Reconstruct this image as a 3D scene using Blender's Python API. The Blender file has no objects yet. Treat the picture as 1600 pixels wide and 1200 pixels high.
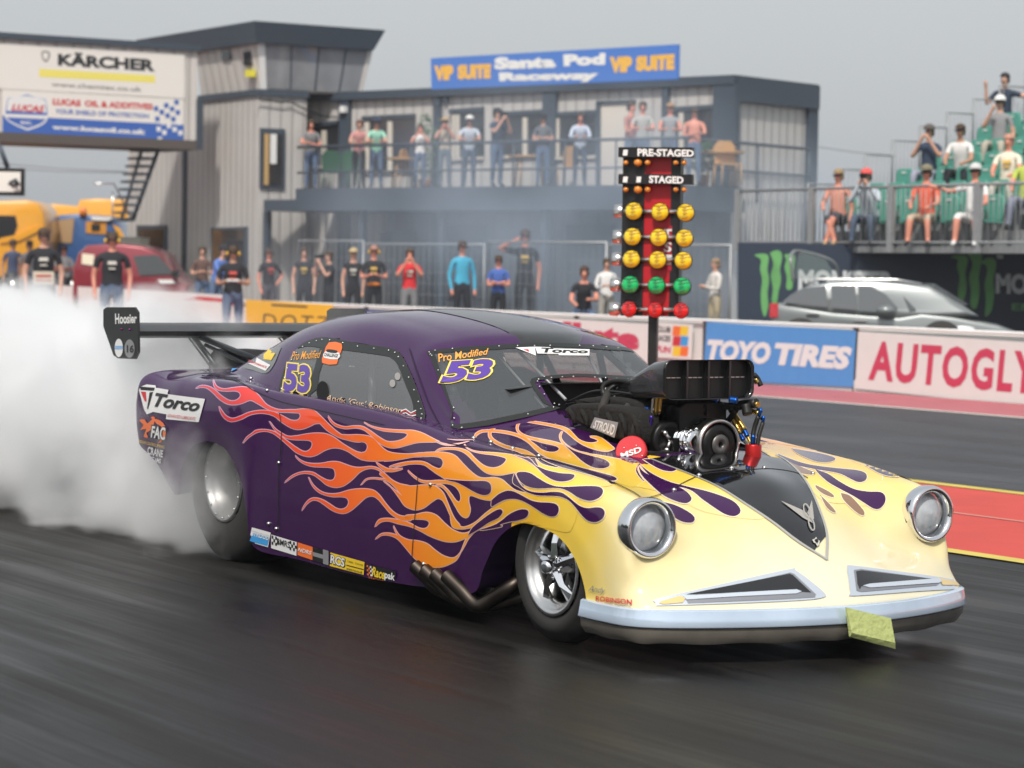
import bpy, bmesh, math, random
import numpy as np
from mathutils import Vector, Matrix
from mathutils.bvhtree import BVHTree
from mathutils.geometry import delaunay_2d_cdt
R = math.radians
scn = bpy.context.scene
COL = scn.collection
random.seed(5)

# ------------------------------------------------------------------ camera, sky, sun, exposure
FPX = 4000.0; PITCH = R(2.59); ROLL = R(0.88); CAMZ = 1.60
_f = np.array([0, math.cos(PITCH), -math.sin(PITCH)]); _r0 = np.array([1., 0, 0]); _u0 = np.cross(_r0, _f)
_r = math.cos(ROLL)*_r0 + math.sin(ROLL)*_u0; _u = -math.sin(ROLL)*_r0 + math.cos(ROLL)*_u0
cam = bpy.data.objects.new('camera', bpy.data.cameras.new('camera')); COL.objects.link(cam)
cam.matrix_world = Matrix(((_r[0], _u[0], -_f[0], 0), (_r[1], _u[1], -_f[1], 0), (_r[2], _u[2], -_f[2], CAMZ), (0, 0, 0, 1)))
cam.data.sensor_width = 36.0; cam.data.lens = FPX/1600*36.0; cam.data.clip_start = 0.5; cam.data.clip_end = 3000
cam.data.dof.use_dof = True; cam.data.dof.focus_distance = 12.2; cam.data.dof.aperture_fstop = 3.6
scn.camera = cam
SUN_EL, SUN_AZ = R(50), R(192)      # azimuth clockwise from +Y (depth): the sun stands behind the camera, to the left
w = bpy.data.worlds.new('World'); scn.world = w; w.use_nodes = True
nt = w.node_tree; bg = nt.nodes['Background']
sky = nt.nodes.new('ShaderNodeTexSky'); sky.sky_type = 'NISHITA'; sky.sun_disc = False
sky.sun_elevation = SUN_EL; sky.sun_rotation = SUN_AZ; sky.air_density = 1.6; sky.dust_density = 4.0
hsv = nt.nodes.new('ShaderNodeHueSaturation'); hsv.inputs['Saturation'].default_value = 0.22
mxw = nt.nodes.new('ShaderNodeMixRGB'); mxw.inputs[0].default_value = 0.55; mxw.inputs[2].default_value = (5.6, 6.0, 6.4, 1)
nt.links.new(sky.outputs[0], hsv.inputs['Color']); nt.links.new(hsv.outputs[0], mxw.inputs[1])
nt.links.new(mxw.outputs[0], bg.inputs['Color']); bg.inputs['Strength'].default_value = 0.102
sun = bpy.data.objects.new('sun', bpy.data.lights.new('sun', 'SUN')); COL.objects.link(sun)
sun.data.energy = 2.8; sun.data.angle = R(4); sun.data.color = (1.0, 0.94, 0.85)
_sd = Vector((math.sin(SUN_AZ)*math.cos(SUN_EL), math.cos(SUN_AZ)*math.cos(SUN_EL), math.sin(SUN_EL)))
sun.rotation_euler = _sd.to_track_quat('Z', 'Y').to_euler(); sun.location = (0, 0, 30)
scn.view_settings.view_transform = 'Standard'; scn.view_settings.look = 'None'
scn.view_settings.exposure = 0.26; scn.view_settings.gamma = 1.0
scn.render.engine = 'CYCLES'
scn.cycles.volume_bounces = 8; scn.cycles.max_bounces = 12; scn.cycles.transparent_max_bounces = 16
scn.cycles.diffuse_bounces = 3; scn.cycles.glossy_bounces = 3; scn.cycles.caustics_reflective = False; scn.cycles.caustics_refractive = False
scn.cycles.use_denoising = True
scn.cycles.volume_step_rate = 1.0; scn.cycles.volume_max_steps = 256

# ------------------------------------------------------------------ frames: a place in the world with its own axes
def ray(px, py): return _f + _r*(px-800)/FPX - _u*(py-600)/FPX
class Frame:
    """a local frame on the ground: x along angle ang, y to its left"""
    def __init__(s, x, y, ang, z=0.0):
        s.o = np.array([x, y, z]); s.ang = ang; s.c, s.s = math.cos(ang), math.sin(ang)
    def loc(s, P):
        x, y = P[0]-s.o[0], P[1]-s.o[1]
        return np.array([s.c*x+s.s*y, -s.s*x+s.c*y, P[2]-s.o[2]])
    def world(s, x, y, z=0): return (s.o[0]+s.c*x-s.s*y, s.o[1]+s.s*x+s.c*y, s.o[2]+z)
    def org(s): return s.loc(np.array([0, 0, CAMZ]))
    def dir(s, px, py):
        d = ray(px, py); return np.array([s.c*d[0]+s.s*d[1], -s.s*d[0]+s.c*d[1], d[2]])
    def on(s, px, py, ax, val):
        o, d = s.org(), s.dir(px, py); return Vector(o + d*(val-o[ax])/d[ax])
    def plane(s, ax, val): return lambda px, py: s.on(px, py, ax, val)
CAR = Frame(.89, 11.356, R(-57.87))
TRK = Frame(0, 0, R(-57.5))
BLD = Frame(4.55, 54.0, R(140.6))
def along(px, Y):                     # world x of picture column px at depth Y
    return ray(px, 430)[0]*Y/ray(px, 430)[1]

# ------------------------------------------------------------------ materials
MATS = {}
def mat(name, col=(.5, .5, .5), rough=.6, metal=0., coat=0., spec=.5, emit=None, es=0., var=0., vscale=6., bump=0., bscale=40., alpha=1., trans=0., sub=0.):
    if name in MATS: return MATS[name]
    m = bpy.data.materials.new(name); m.use_nodes = True; t = m.node_tree; b = t.nodes['Principled BSDF']
    b.inputs['Base Color'].default_value = (*col, 1); b.inputs['Roughness'].default_value = rough; b.inputs['Metallic'].default_value = metal
    b.inputs['Coat Weight'].default_value = coat; b.inputs['Coat Roughness'].default_value = .04; b.inputs['Specular IOR Level'].default_value = spec
    b.inputs['Alpha'].default_value = alpha; b.inputs['Transmission Weight'].default_value = trans
    if sub: b.inputs['Subsurface Weight'].default_value = sub; b.inputs['Subsurface Scale'].default_value = .02
    if emit: b.inputs['Emission Color'].default_value = (*emit, 1); b.inputs['Emission Strength'].default_value = es
    if var or bump:
        tc = t.nodes.new('ShaderNodeTexCoord')
        if var:
            n = t.nodes.new('ShaderNodeTexNoise'); n.inputs['Scale'].default_value = vscale; n.inputs['Detail'].default_value = 5
            t.links.new(tc.outputs['Object'], n.inputs['Vector'])
            mr = t.nodes.new('ShaderNodeMapRange'); mr.inputs['To Min'].default_value = 1-var; mr.inputs['To Max'].default_value = 1+var
            t.links.new(n.outputs[0], mr.inputs['Value'])
            mm = t.nodes.new('ShaderNodeVectorMath'); mm.operation = 'SCALE'; mm.inputs[0].default_value = col
            t.links.new(mr.outputs[0], mm.inputs['Scale']); t.links.new(mm.outputs[0], b.inputs['Base Color'])
        if bump:
            n2 = t.nodes.new('ShaderNodeTexNoise'); n2.inputs['Scale'].default_value = bscale; n2.inputs['Detail'].default_value = 4
            t.links.new(tc.outputs['Object'], n2.inputs['Vector'])
            bp = t.nodes.new('ShaderNodeBump'); bp.inputs['Strength'].default_value = bump; bp.inputs['Distance'].default_value = .02
            t.links.new(n2.outputs[0], bp.inputs['Height']); t.links.new(bp.outputs[0], b.inputs['Normal'])
    MATS[name] = m; return m

def ramp_mat(name, stops, rough=.25, coat=1.0, lo=-4.5, hi=1.0):
    """paint whose colour changes along the car (object x), the fade the painter sprayed"""
    m = mat(name, (1, 1, 1), .45, 0, coat, spec=.12); t = m.node_tree; b = t.nodes['Principled BSDF']
    tc = t.nodes.new('ShaderNodeTexCoord'); sp = t.nodes.new('ShaderNodeSeparateXYZ'); t.links.new(tc.outputs['Object'], sp.inputs[0])
    ns = t.nodes.new('ShaderNodeTexNoise'); ns.inputs['Scale'].default_value = 5; t.links.new(tc.outputs['Object'], ns.inputs['Vector'])
    ad = t.nodes.new('ShaderNodeMath'); ad.operation = 'MULTIPLY_ADD'; ad.inputs[1].default_value = .25; t.links.new(ns.outputs[0], ad.inputs[0]); t.links.new(sp.outputs[0], ad.inputs[2])
    mr = t.nodes.new('ShaderNodeMapRange'); mr.inputs['From Min'].default_value = lo+.12; mr.inputs['From Max'].default_value = hi+.12
    t.links.new(ad.outputs[0], mr.inputs['Value'])
    cr = t.nodes.new('ShaderNodeValToRGB'); t.links.new(mr.outputs[0], cr.inputs[0])
    els = cr.color_ramp.elements
    while len(els) > 1: els.remove(els[-1])
    for i, (x, c) in enumerate(stops):
        e = els[0] if i == 0 else els.new((x-lo)/(hi-lo))
        e.position = (x-lo)/(hi-lo); e.color = (*c, 1)
    t.links.new(cr.outputs[0], b.inputs['Base Color']); return m

# ------------------------------------------------------------------ mesh collector
class MB:
    def __init__(s): s.v = []; s.f = []; s.mi = []; s.mats = []; s.sm = []
    def m(s, m):
        if m not in s.mats: s.mats.append(m)
        return s.mats.index(m)
    def add(s, vs, fs, m, smooth=False):
        k = len(s.v); s.v += [tuple(v) for v in vs]; i = s.m(m)
        for f in fs: s.f.append([k+q for q in f]); s.mi.append(i); s.sm.append(smooth)
        return s
    def box(s, x0, x1, y0, y1, z0, z1, m):
        vs = [(x, y, z) for x in (x0, x1) for y in (y0, y1) for z in (z0, z1)]
        return s.add(vs, [(0, 1, 3, 2), (4, 6, 7, 5), (0, 4, 5, 1), (2, 3, 7, 6), (0, 2, 6, 4), (1, 5, 7, 3)], m)
    def tube(s, pts, r, m, n=8, cap=True, radii=None):
        pts = [Vector(p) for p in pts]; vs = []; fs = []
        prev = None
        for i, p in enumerate(pts):
            d = (pts[min(i+1, len(pts)-1)]-pts[max(i-1, 0)]).normalized()
            if prev is None:
                a = d.orthogonal().normalized()
            else:
                a = (prev - d*prev.dot(d)).normalized()
            prev = a; b = d.cross(a); rr = radii[i] if radii else r
            vs += [p + (a*math.cos(2*math.pi*k/n)+b*math.sin(2*math.pi*k/n))*rr for k in range(n)]
        for i in range(len(pts)-1):
            for k in range(n):
                fs.append((i*n+k, i*n+(k+1) % n, (i+1)*n+(k+1) % n, (i+1)*n+k))
        s.add(vs, fs, m, True)
        if cap:
            k = len(s.v)-len(vs); i = s.m(m)
            s.f.append([k+q for q in range(n)][::-1]); s.mi.append(i); s.sm.append(False)
            s.f.append([k+(len(pts)-1)*n+q for q in range(n)]); s.mi.append(i); s.sm.append(False)
        return s
    def lathe(s, prof, m, c=(0, 0, 0), ax=1, n=40, smooth=True, closed=False):
        """prof: (along axis, radius); axis 0/1/2"""
        vs = []; fs = []
        for a, r in prof:
            for k in range(n):
                t = 2*math.pi*k/n; p = [0, 0, 0]; p[ax] = a; p[(ax+1) % 3] = r*math.cos(t); p[(ax+2) % 3] = r*math.sin(t)
                vs.append((c[0]+p[0], c[1]+p[1], c[2]+p[2]))
        q = len(prof)
        for i in range(q if closed else q-1):
            for k in range(n): fs.append((i*n+k, ((i+1) % q)*n+k, ((i+1) % q)*n+(k+1) % n, i*n+(k+1) % n))
        return s.add(vs, fs, m, smooth)
    def ball(s, c, r, m, n=12, sc=(1, 1, 1), z0=-1., z1=1.):
        vs = []; fs = []; h = n//2+1
        for i in range(h):
            zz = z0+(z1-z0)*i/(h-1); rr = math.sqrt(max(0, 1-zz*zz))
            for k in range(n): vs.append((c[0]+r*sc[0]*rr*math.cos(2*math.pi*k/n), c[1]+r*sc[1]*rr*math.sin(2*math.pi*k/n), c[2]+r*sc[2]*zz))
        for i in range(h-1):
            for k in range(n): fs.append((i*n+k, i*n+(k+1) % n, (i+1)*n+(k+1) % n, (i+1)*n+k))
        return s.add(vs, fs, m, True)
    def prism(s, pts, ax, a0, a1, m, bevel=0., taper=None, side=None):
        """closed outline pts (two coords) swept along axis ax from a0 to a1, optional rounded edges"""
        n = len(pts); P = [Vector(p) for p in pts]
        area = sum(P[i].x*P[(i+1) % n].y-P[(i+1) % n].x*P[i].y for i in range(n))
        sg = 1 if area > 0 else -1
        def ins(d):
            out = []
            for i in range(n):
                e0 = (P[i]-P[i-1]); e1 = (P[(i+1) % n]-P[i])
                e0 = e0.normalized() if e0.length > 1e-9 else e1.normalized(); e1 = e1.normalized() if e1.length > 1e-9 else e0
                n0 = Vector((-e0.y, e0.x))*sg; n1 = Vector((-e1.y, e1.x))*sg; q = n0+n1
                q = q/max(.3, q.length_squared/2) if q.length > 1e-6 else n0
                out.append(P[i]+q*d)
            return out
        rings = [(a0, 0), (a1, 0)] if not bevel else [(a0, bevel), (a0+bevel*.3*(1 if a1 > a0 else -1), bevel*.3), (a0+bevel*(1 if a1 > a0 else -1), 0), (a1-bevel*(1 if a1 > a0 else -1), 0), (a1-bevel*.3*(1 if a1 > a0 else -1), bevel*.3), (a1, bevel)]
        vs = []
        oth = [i for i in range(3) if i != ax]
        for a, d in rings:
            for q in (ins(d) if d else P):
                p = [0, 0, 0]; aa = a
                if taper: aa = a*taper(q.x, q.y)
                p[ax] = aa; p[oth[0]] = q.x; p[oth[1]] = q.y; vs.append(p)
        fs = []
        for i in range(len(rings)-1):
            for k in range(n): fs.append((i*n+k, i*n+(k+1) % n, (i+1)*n+(k+1) % n, (i+1)*n+k))
        fs.append(list(range(n))[::-1]); fs.append([(len(rings)-1)*n+k for k in range(n)])
        s.add(vs, fs, m, False)
        if bevel:
            for i in range(len(fs)-2): s.sm[-len(fs)+i] = True
        return s
    def build(s, name, parent=None, recalc=True, sharp=None):
        me = bpy.data.meshes.new(name); me.from_pydata(s.v, [], s.f)
        for m in s.mats: me.materials.append(m)
        for p, i, q in zip(me.polygons, s.mi, s.sm): p.material_index = i; p.use_smooth = q
        if recalc:
            b = bmesh.new(); b.from_mesh(me); bmesh.ops.recalc_face_normals(b, faces=b.faces); b.to_mesh(me); b.free()
        if sharp: 
            for p in me.polygons: p.use_smooth = True
            me.set_sharp_from_angle(angle=R(sharp))
        me.update()
        o = bpy.data.objects.new(name, me); COL.objects.link(o)
        if parent: o.parent = parent
        return o
def thing(name, label, cat, loc=(0, 0, 0), rotz=0., group=None):
    o = bpy.data.objects.new(name, None); COL.objects.link(o); o.location = loc; o.rotation_euler = (0, 0, rotz)
    o.empty_display_size = .2
    return tag(o, label, cat, group)
def tag(o, label=None, cat=None, group=None, kind=None):
    if label: o['label'] = label
    if cat: o['category'] = cat
    if group: o['group'] = group
    if kind: o['kind'] = kind
    return o
def fthing(name, label, cat, fr, group=None): return thing(name, label, cat, tuple(fr.o), fr.ang, group)

# ------------------------------------------------------------------ shapes drawn on a surface (pf maps a drawing point to a 3D point)
def cr(pts, n=6, closed=True, sharp=()):
    """smooth curve through pts; indices in sharp stay corners"""
    P = [Vector(p) for p in pts]; N = len(P); out = []
    for i in range(N if closed else N-1):
        p1, p2 = P[i], P[(i+1) % N]
        p0 = P[i-1] if (closed or i > 0) else p1; p3 = P[(i+2) % N] if (closed or i+2 < N) else p2
        if i in sharp: p0 = p1
        if ((i+1) % N) in sharp: p3 = p2
        for k in range(n):
            t = k/n; out.append(.5*((2*p1)+(-p0+p2)*t+(2*p0-5*p1+4*p2-p3)*t*t+(-p0+3*p1-3*p2+p3)*t**3))
    if not closed: out.append(P[-1])
    return out
def poly_on(mb, pf, pts, m, off=0., step=7., both=None):
    """fill the outline pts (drawing coords) on the surface"""
    P = [Vector((p[0], p[1])) for p in pts]; Q = []
    for a, b in zip(P, P[1:]+P[:1]):
        k = max(1, int((b-a).length/step))
        for i in range(k): Q.append(a+(b-a)*i/k)
    P = []
    for q in Q:
        if not P or (q-P[-1]).length > .15: P.append(q)
    n = len(P)
    xs = [p.x for p in P]; ys = [p.y for p in P]; A = np.array([(p.x, p.y) for p in P]); B = np.roll(A, -1, 0)
    ins = []
    gx = np.arange(min(xs)+step*.5, max(xs), step)
    for gy in np.arange(min(ys)+step*.5, max(ys), step):
        c = ((A[:, 1] > gy) != (B[:, 1] > gy))
        if not c.any(): continue
        xi = np.sort(A[c, 0]+(gy-A[c, 1])/(B[c, 1]-A[c, 1])*(B[c, 0]-A[c, 0]))
        for a, b in zip(xi[::2], xi[1::2]):
            for x in gx[(gx > a+step*.35) & (gx < b-step*.35)]: ins.append(Vector((x, gy)))
    vs, es, fs, *_ = delaunay_2d_cdt(P+ins, [], [list(range(n))], 1, 1e-5)
    V = [pf(v.x, v.y, off) for v in vs]
    keep = {}; out = []
    F = []
    for f in fs:
        if any(V[i] is None for i in f): continue
        a, b, c = [V[i] for i in f[:3]]
        if max((a-b).length, (b-c).length, (a-c).length) > .45 and off and not hasattr(pf, 'flat'): continue
        g = []
        for i in f:
            if i not in keep: keep[i] = len(out); out.append(V[i])
            g.append(keep[i])
        F.append(g)
    if F: mb.add(out, F, m, True)
    if both and F: both.append((out, F, m))
def line_on(mb, pf, pts, w, m, off=0., closed=True, both=None, taper=False):
    P = [Vector((p[0], p[1])) for p in pts]; n = len(P); L = []
    for i in range(n):
        a = P[i-1] if (closed or i > 0) else P[i]; b = P[(i+1) % n] if (closed or i < n-1) else P[i]
        d = (b-a); d = d.normalized() if d.length > 1e-6 else Vector((1, 0)); nn = Vector((-d.y, d.x))
        ww = w/2*(math.sin(math.pi*min(1, max(0, (i+.3)/n))) ** .5 if taper else 1)
        L.append((pf(P[i].x+nn.x*ww, P[i].y+nn.y*ww, off), pf(P[i].x-nn.x*ww, P[i].y-nn.y*ww, off)))
    out = []; F = []
    for i in range(n if closed else n-1):
        q = L[i]+L[(i+1) % n]
        if any(v is None for v in q): continue
        if (q[0]-q[2]).length > .3 and off and not hasattr(pf, 'flat'): continue
        k = len(out); out += [q[0], q[1], q[3], q[2]]; F.append((k, k+1, k+2, k+3))
    if F: mb.add(out, F, m, True)
    if both is not None and F: both.append((out, F, m))
def flat(fr, ax, val):
    """drawing function for a flat face: axis ax = val in frame fr; off moves it towards the camera"""
    sg = 1 if fr.org()[ax] > val else -1
    def f(px, py, off=0.): return fr.on(px, py, ax, val+sg*off)
    f.flat = True; return f
_tc = {}
def glyphs(txt, bold=0., shear=0., space=1., res=3):
    key = (txt, bold, shear, space)
    if key in _tc: return _tc[key]
    c = bpy.data.curves.new('t', 'FONT'); c.body = txt; c.offset = bold; c.shear = shear; c.space_character = space; c.resolution_u = res; c.fill_mode = 'FRONT'
    o = bpy.data.objects.new('t', c); COL.objects.link(o)
    me = bpy.data.meshes.new_from_object(o.evaluated_get(bpy.context.evaluated_depsgraph_get()))
    vs = [tuple(v.co[:2]) for v in me.vertices]; fs = [tuple(p.vertices) for p in me.polygons]
    bpy.data.objects.remove(o); bpy.data.curves.remove(c); bpy.data.meshes.remove(me)
    x0, x1 = min(v[0] for v in vs), max(v[0] for v in vs); y0, y1 = min(v[1] for v in vs), max(v[1] for v in vs)
    vs = [((v[0]-x0)/(x1-x0), (v[1]-y0)/(y1-y0)) for v in vs]; _tc[key] = (vs, fs); return vs, fs
def text_on(mb, pf, quad, txt, m, off=0., bold=.01, shear=0., space=1., grow=0.):
    """quad: top-left, top-right, bottom-right, bottom-left in drawing coords"""
    vs, fs = glyphs(txt, bold, shear, space)
    tl, tr, br, bl = [Vector(q) for q in quad]; V = []
    for u, v in vs:
        u = u*(1+2*grow)-grow; v = v*(1+2*grow)-grow
        p = (bl*(1-u)+br*u)*(1-v)+(tl*(1-u)+tr*u)*v
        V.append(pf(p.x, p.y, off))
    F = [f for f in fs if all(V[i] is not None for i in f)]
    used = sorted({i for f in F for i in f}); ix = {i: k for k, i in enumerate(used)}
    if F: mb.add([V[i] for i in used], [[ix[i] for i in f] for f in F], m, False)
def Z(x0, y0, k, pts): return [(x0+x/k, y0+y/k) for x, y in pts]

# common materials
BLACK = mat('black_satin', (.012, .012, .013), .35)
RUBBER = mat('rubber', (.022, .021, .020), .75, var=.3, bump=.1)
CHROME = mat('chrome', (.85, .86, .88), .08, 1.0)
ALU = mat('brushed_aluminium', (.72, .71, .70), .28, 1.0, var=.15, vscale=20)
WHITE = mat('white_paint', (.78, .78, .77), .45)
# ------------------------------------------------------------------ the race car
car = fthing('race_car', 'purple drag race coupe with orange and yellow flames and tall black engine scoop', 'race car', CAR)
PURP = mat('purple_paint', (.042, .0045, .066), .45, .12, 1.0, spec=.08, var=.12, vscale=3)
NEG = mat('purple_drop_paint', (.042, .005, .062), .5, 0, 1.0, spec=.08)
STRIPE = ramp_mat('pinstripe', [(-4.5, (.30, .38, .75)), (-3.2, (.55, .35, .5)), (-1.5, (.75, .38, .42)), (-.4, (.85, .55, .45)), (.2, (.95, .8, .62)), (.9, (.95, .9, .7))], .3, .6)
FLAME = ramp_mat('flame_paint', [(-4.2, (.62, .015, .05)), (-3.0, (.78, .035, .035)), (-2.2, (.92, .08, .014)), (-1.5, (.95, .18, .012)), (-.9, (.95, .29, .014)), (-.35, (.95, .44, .02)), (.0, (.95, .60, .045)), (.30, (.88, .63, .09)), (.52, (.80, .66, .29)), (.75, (.77, .69, .45)), (.95, (.78, .73, .56))], .3, 1.0)
CREAM = FLAME
# lower body: rows of points from the lower edge (j0) up and over to the centreline (j7): x, half width, z
ROWS = [
 [(-4.285, .855, .585), (-4.29, .87, .70), (-4.28, .87, .83), (-4.245, .855, .935), (-4.19, .76, .985), (-4.17, .55, .99), (-4.17, .28, 1.0), (-4.17, 0, 1.0)],
 [(-4.25, .865, .56), (-4.255, .88, .69), (-4.25, .882, .83), (-4.215, .865, .945), (-4.17, .765, .99), (-4.15, .55, .998), (-4.15, .28, 1.0), (-4.15, 0, 1.0)],
 [(-4.03, .86, .475), (-4.03, .885, .66), (-4.02, .88, .82), (-4.0, .85, .94), (-4.0, .72, .985), (-4.0, .52, 1.0), (-4.0, .26, 1.01), (-4.0, 0, 1.02)],
 [(-3.73, .88, .325), (-3.76, .90, .60), (-3.76, .895, .80), (-3.74, .87, .94), (-3.74, .76, .99), (-3.74, .56, 1.0), (-3.74, .28, 1.02), (-3.74, 0, 1.03)],
 [(-3.66, .885, .46), (-3.66, .90, .66), (-3.64, .895, .82), (-3.62, .87, .945), (-3.62, .77, .985), (-3.62, .58, 1.0), (-3.62, .29, 1.02), (-3.62, 0, 1.03)],
 [(-3.52, .885, .60), (-3.52, .90, .73), (-3.5, .895, .85), (-3.48, .87, .955), (-3.46, .77, .985), (-3.46, .60, 1.0), (-3.46, .30, 1.01), (-3.46, 0, 1.02)],
 [(-3.33, .885, .648), (-3.33, .905, .75), (-3.32, .90, .86), (-3.30, .87, .965), (-3.28, .77, .985), (-3.28, .60, .985), (-3.28, .30, 1.0), (-3.28, 0, 1.01)],
 [(-3.10, .885, .618), (-3.09, .905, .74), (-3.06, .90, .86), (-3.04, .87, .965), (-3.02, .77, .975), (-3.02, .60, .97), (-3.02, .30, .98), (-3.02, 0, .98)],
 [(-2.93, .885, .48), (-2.92, .90, .66), (-2.89, .895, .82), (-2.86, .86, .95), (-2.84, .77, .96), (-2.84, .60, .95), (-2.84, .30, .95), (-2.84, 0, .95)],
 [(-2.84, .885, .30), (-2.82, .895, .56), (-2.76, .89, .78), (-2.70, .855, .935), (-2.68, .77, .95), (-2.68, .60, .94), (-2.68, .30, .94), (-2.68, 0, .94)],
 [(-2.775, .87, .13), (-2.70, .885, .47), (-2.60, .88, .74), (-2.5, .85, .925), (-2.5, .77, .94), (-2.5, .60, .93), (-2.5, .30, .93), (-2.5, 0, .93)],
 [(-2.3, .865, .118), (-2.25, .88, .42), (-2.2, .872, .70), (-2.1, .85, .905), (-2.1, .77, .93), (-2.1, .60, .92), (-2.1, .30, .92), (-2.1, 0, .92)],
 [(-1.6, .86, .105), (-1.6, .878, .40), (-1.6, .868, .69), (-1.6, .84, .875), (-1.6, .77, .91), (-1.6, .60, .91), (-1.6, .30, .91), (-1.6, 0, .92)],
 [(-1.05, .86, .12), (-1.08, .876, .40), (-1.12, .866, .68), (-1.15, .83, .835), (-1.15, .75, .87), (-1.15, .60, .885), (-1.15, .33, .92), (-1.15, 0, .94)],
 [(-.62, .86, .14), (-.68, .876, .41), (-.72, .866, .67), (-.76, .82, .80), (-.80, .71, .825), (-.82, .56, .85), (-.82, .32, .90), (-.82, 0, .92)],
 [(-.50, .87, .27), (-.52, .88, .49), (-.50, .866, .69), (-.50, .81, .785), (-.50, .68, .797), (-.50, .52, .815), (-.50, .30, .865), (-.50, 0, .885)],
 [(-.37, .88, .41), (-.36, .888, .58), (-.30, .87, .715), (-.25, .80, .766), (-.25, .65, .776), (-.25, .48, .795), (-.25, .27, .83), (-.25, 0, .845)],
 [(-.18, .885, .497), (-.13, .892, .61), (-.02, .872, .70), (.04, .79, .740), (.05, .62, .744), (.06, .45, .756), (.06, .24, .775), (.06, 0, .785)],
 [(.05, .888, .488), (.12, .89, .58), (.27, .87, .662), (.32, .785, .697), (.34, .60, .693), (.33, .42, .695), (.34, .21, .695), (.36, 0, .715)],
 [(.17, .888, .45), (.26, .89, .53), (.45, .866, .605), (.535, .775, .652), (.48, .59, .632), (.47, .41, .622), (.49, .21, .62), (.51, 0, .635)],
 [(.25, .886, .39), (.37, .888, .45), (.555, .862, .50), (.61, .765, .54), (.58, .58, .515), (.59, .40, .50), (.625, .20, .53), (.645, 0, .545)],
 [(.30, .884, .325), (.43, .887, .375), (.60, .862, .40), (.605, .76, .415), (.645, .58, .405), (.69, .39, .415), (.735, .19, .44), (.755, 0, .45)],
 [(.33, .882, .255), (.47, .886, .29), (.615, .866, .305), (.695, .75, .31), (.765, .57, .32), (.825, .38, .33), (.865, .19, .345), (.88, 0, .35)],
 [(.345, .884, .20), (.53, .888, .215), (.675, .866, .232), (.765, .74, .236), (.845, .56, .240), (.905, .37, .246), (.945, .185, .250), (.96, 0, .250)],
 [(.345, .884, .185), (.53, .889, .192), (.68, .868, .20), (.77, .742, .205), (.85, .562, .208), (.91, .372, .212), (.95, .187, .215), (.965, 0, .215)],
]
CAB = [
 [(-.90, .75, .79), (-.895, .74, .79), (-.885, .72, .80), (-.80, .51, .825), (-.74, .25, .865), (-.72, 0, .875)],
 [(-.98, .735, .845), (-.975, .728, .85), (-.965, .71, .858), (-.90, .50, .885), (-.84, .25, .93), (-.82, 0, .94)],
 [(-1.20, .745, .865), (-1.215, .705, .94), (-1.20, .655, 1.01), (-1.12, .46, 1.045), (-1.05, .23, 1.075), (-1.03, 0, 1.085)],
 [(-1.45, .75, .885), (-1.47, .695, 1.03), (-1.455, .60, 1.175), (-1.37, .42, 1.215), (-1.29, .21, 1.24), (-1.26, 0, 1.25)],
 [(-1.62, .752, .893), (-1.63, .695, 1.05), (-1.62, .58, 1.225), (-1.54, .42, 1.275), (-1.46, .21, 1.298), (-1.44, 0, 1.305)],
 [(-1.95, .755, .905), (-1.95, .70, 1.07), (-1.93, .58, 1.265), (-1.88, .42, 1.325), (-1.84, .21, 1.348), (-1.82, 0, 1.355)],
 [(-2.3, .755, .915), (-2.3, .70, 1.08), (-2.28, .58, 1.28), (-2.26, .42, 1.35), (-2.25, .20, 1.374), (-2.25, 0, 1.382)],
 [(-2.65, .75, .925), (-2.65, .69, 1.07), (-2.65, .57, 1.255), (-2.66, .41, 1.335), (-2.66, .20, 1.358), (-2.66, 0, 1.364)],
 [(-2.98, .735, .935), (-2.98, .68, 1.05), (-2.99, .57, 1.20), (-3.0, .41, 1.285), (-3.01, .20, 1.31), (-3.01, 0, 1.317)],
 [(-3.28, .715, .945), (-3.28, .65, 1.01), (-3.30, .55, 1.125), (-3.32, .40, 1.20), (-3.33, .19, 1.225), (-3.33, 0, 1.23)],
 [(-3.60, .68, .955), (-3.60, .62, .99), (-3.62, .52, 1.055), (-3.64, .36, 1.11), (-3.65, .17, 1.125), (-3.65, 0, 1.13)],
 [(-3.90, .62, .965), (-3.92, .56, .985), (-3.94, .44, 1.005), (-3.96, .30, 1.02), (-3.96, .15, 1.03), (-3.96, 0, 1.03)],
]
def crs(a, n):
    """Catmull-Rom through the first axis of a (rows, cols, 3), n steps a span"""
    a = np.array(a, float); A = np.concatenate([2*a[:1]-a[1:2], a, 2*a[-1:]-a[-2:-1]]); out = []
    for i in range(1, len(A)-2):
        for k in range(n):
            t = k/n; out.append(.5*(2*A[i]+(A[i+1]-A[i-1])*t+(2*A[i-1]-5*A[i]+4*A[i+1]-A[i+2])*t*t+(3*A[i]-A[i-1]-3*A[i+1]+A[i+2])*t**3))
    out.append(A[-2]); return np.array(out)
def loft(rows, nu, nv):
    g = np.array(rows, float)
    full = np.concatenate([g*[1, -1, 1], g[:, -2::-1]*[1, 1, 1]], 1)      # near side (y<0) over the centre to the far side
    g = crs(full, nu); g = np.swapaxes(crs(np.swapaxes(g, 0, 1), nv), 0, 1)
    nr, nc = g.shape[:2]
    V = [Vector(p) for p in g.reshape(-1, 3)]
    F = [(i*nc+j, i*nc+j+1, (i+1)*nc+j+1, (i+1)*nc+j) for i in range(nr-1) for j in range(nc-1)]
    return V, F, g
LV, LF, LG = loft(ROWS, 11, 12); KV, KF, KG = loft(CAB, 14, 14)
bvh_low = BVHTree.FromPolygons(LV, LF); bvh_cab = BVHTree.FromPolygons(KV, KF)
bvh_all = BVHTree.FromPolygons(LV+KV, LF+[tuple(i+len(LV) for i in f) for f in KF])
CO = Vector(CAR.org())
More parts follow.
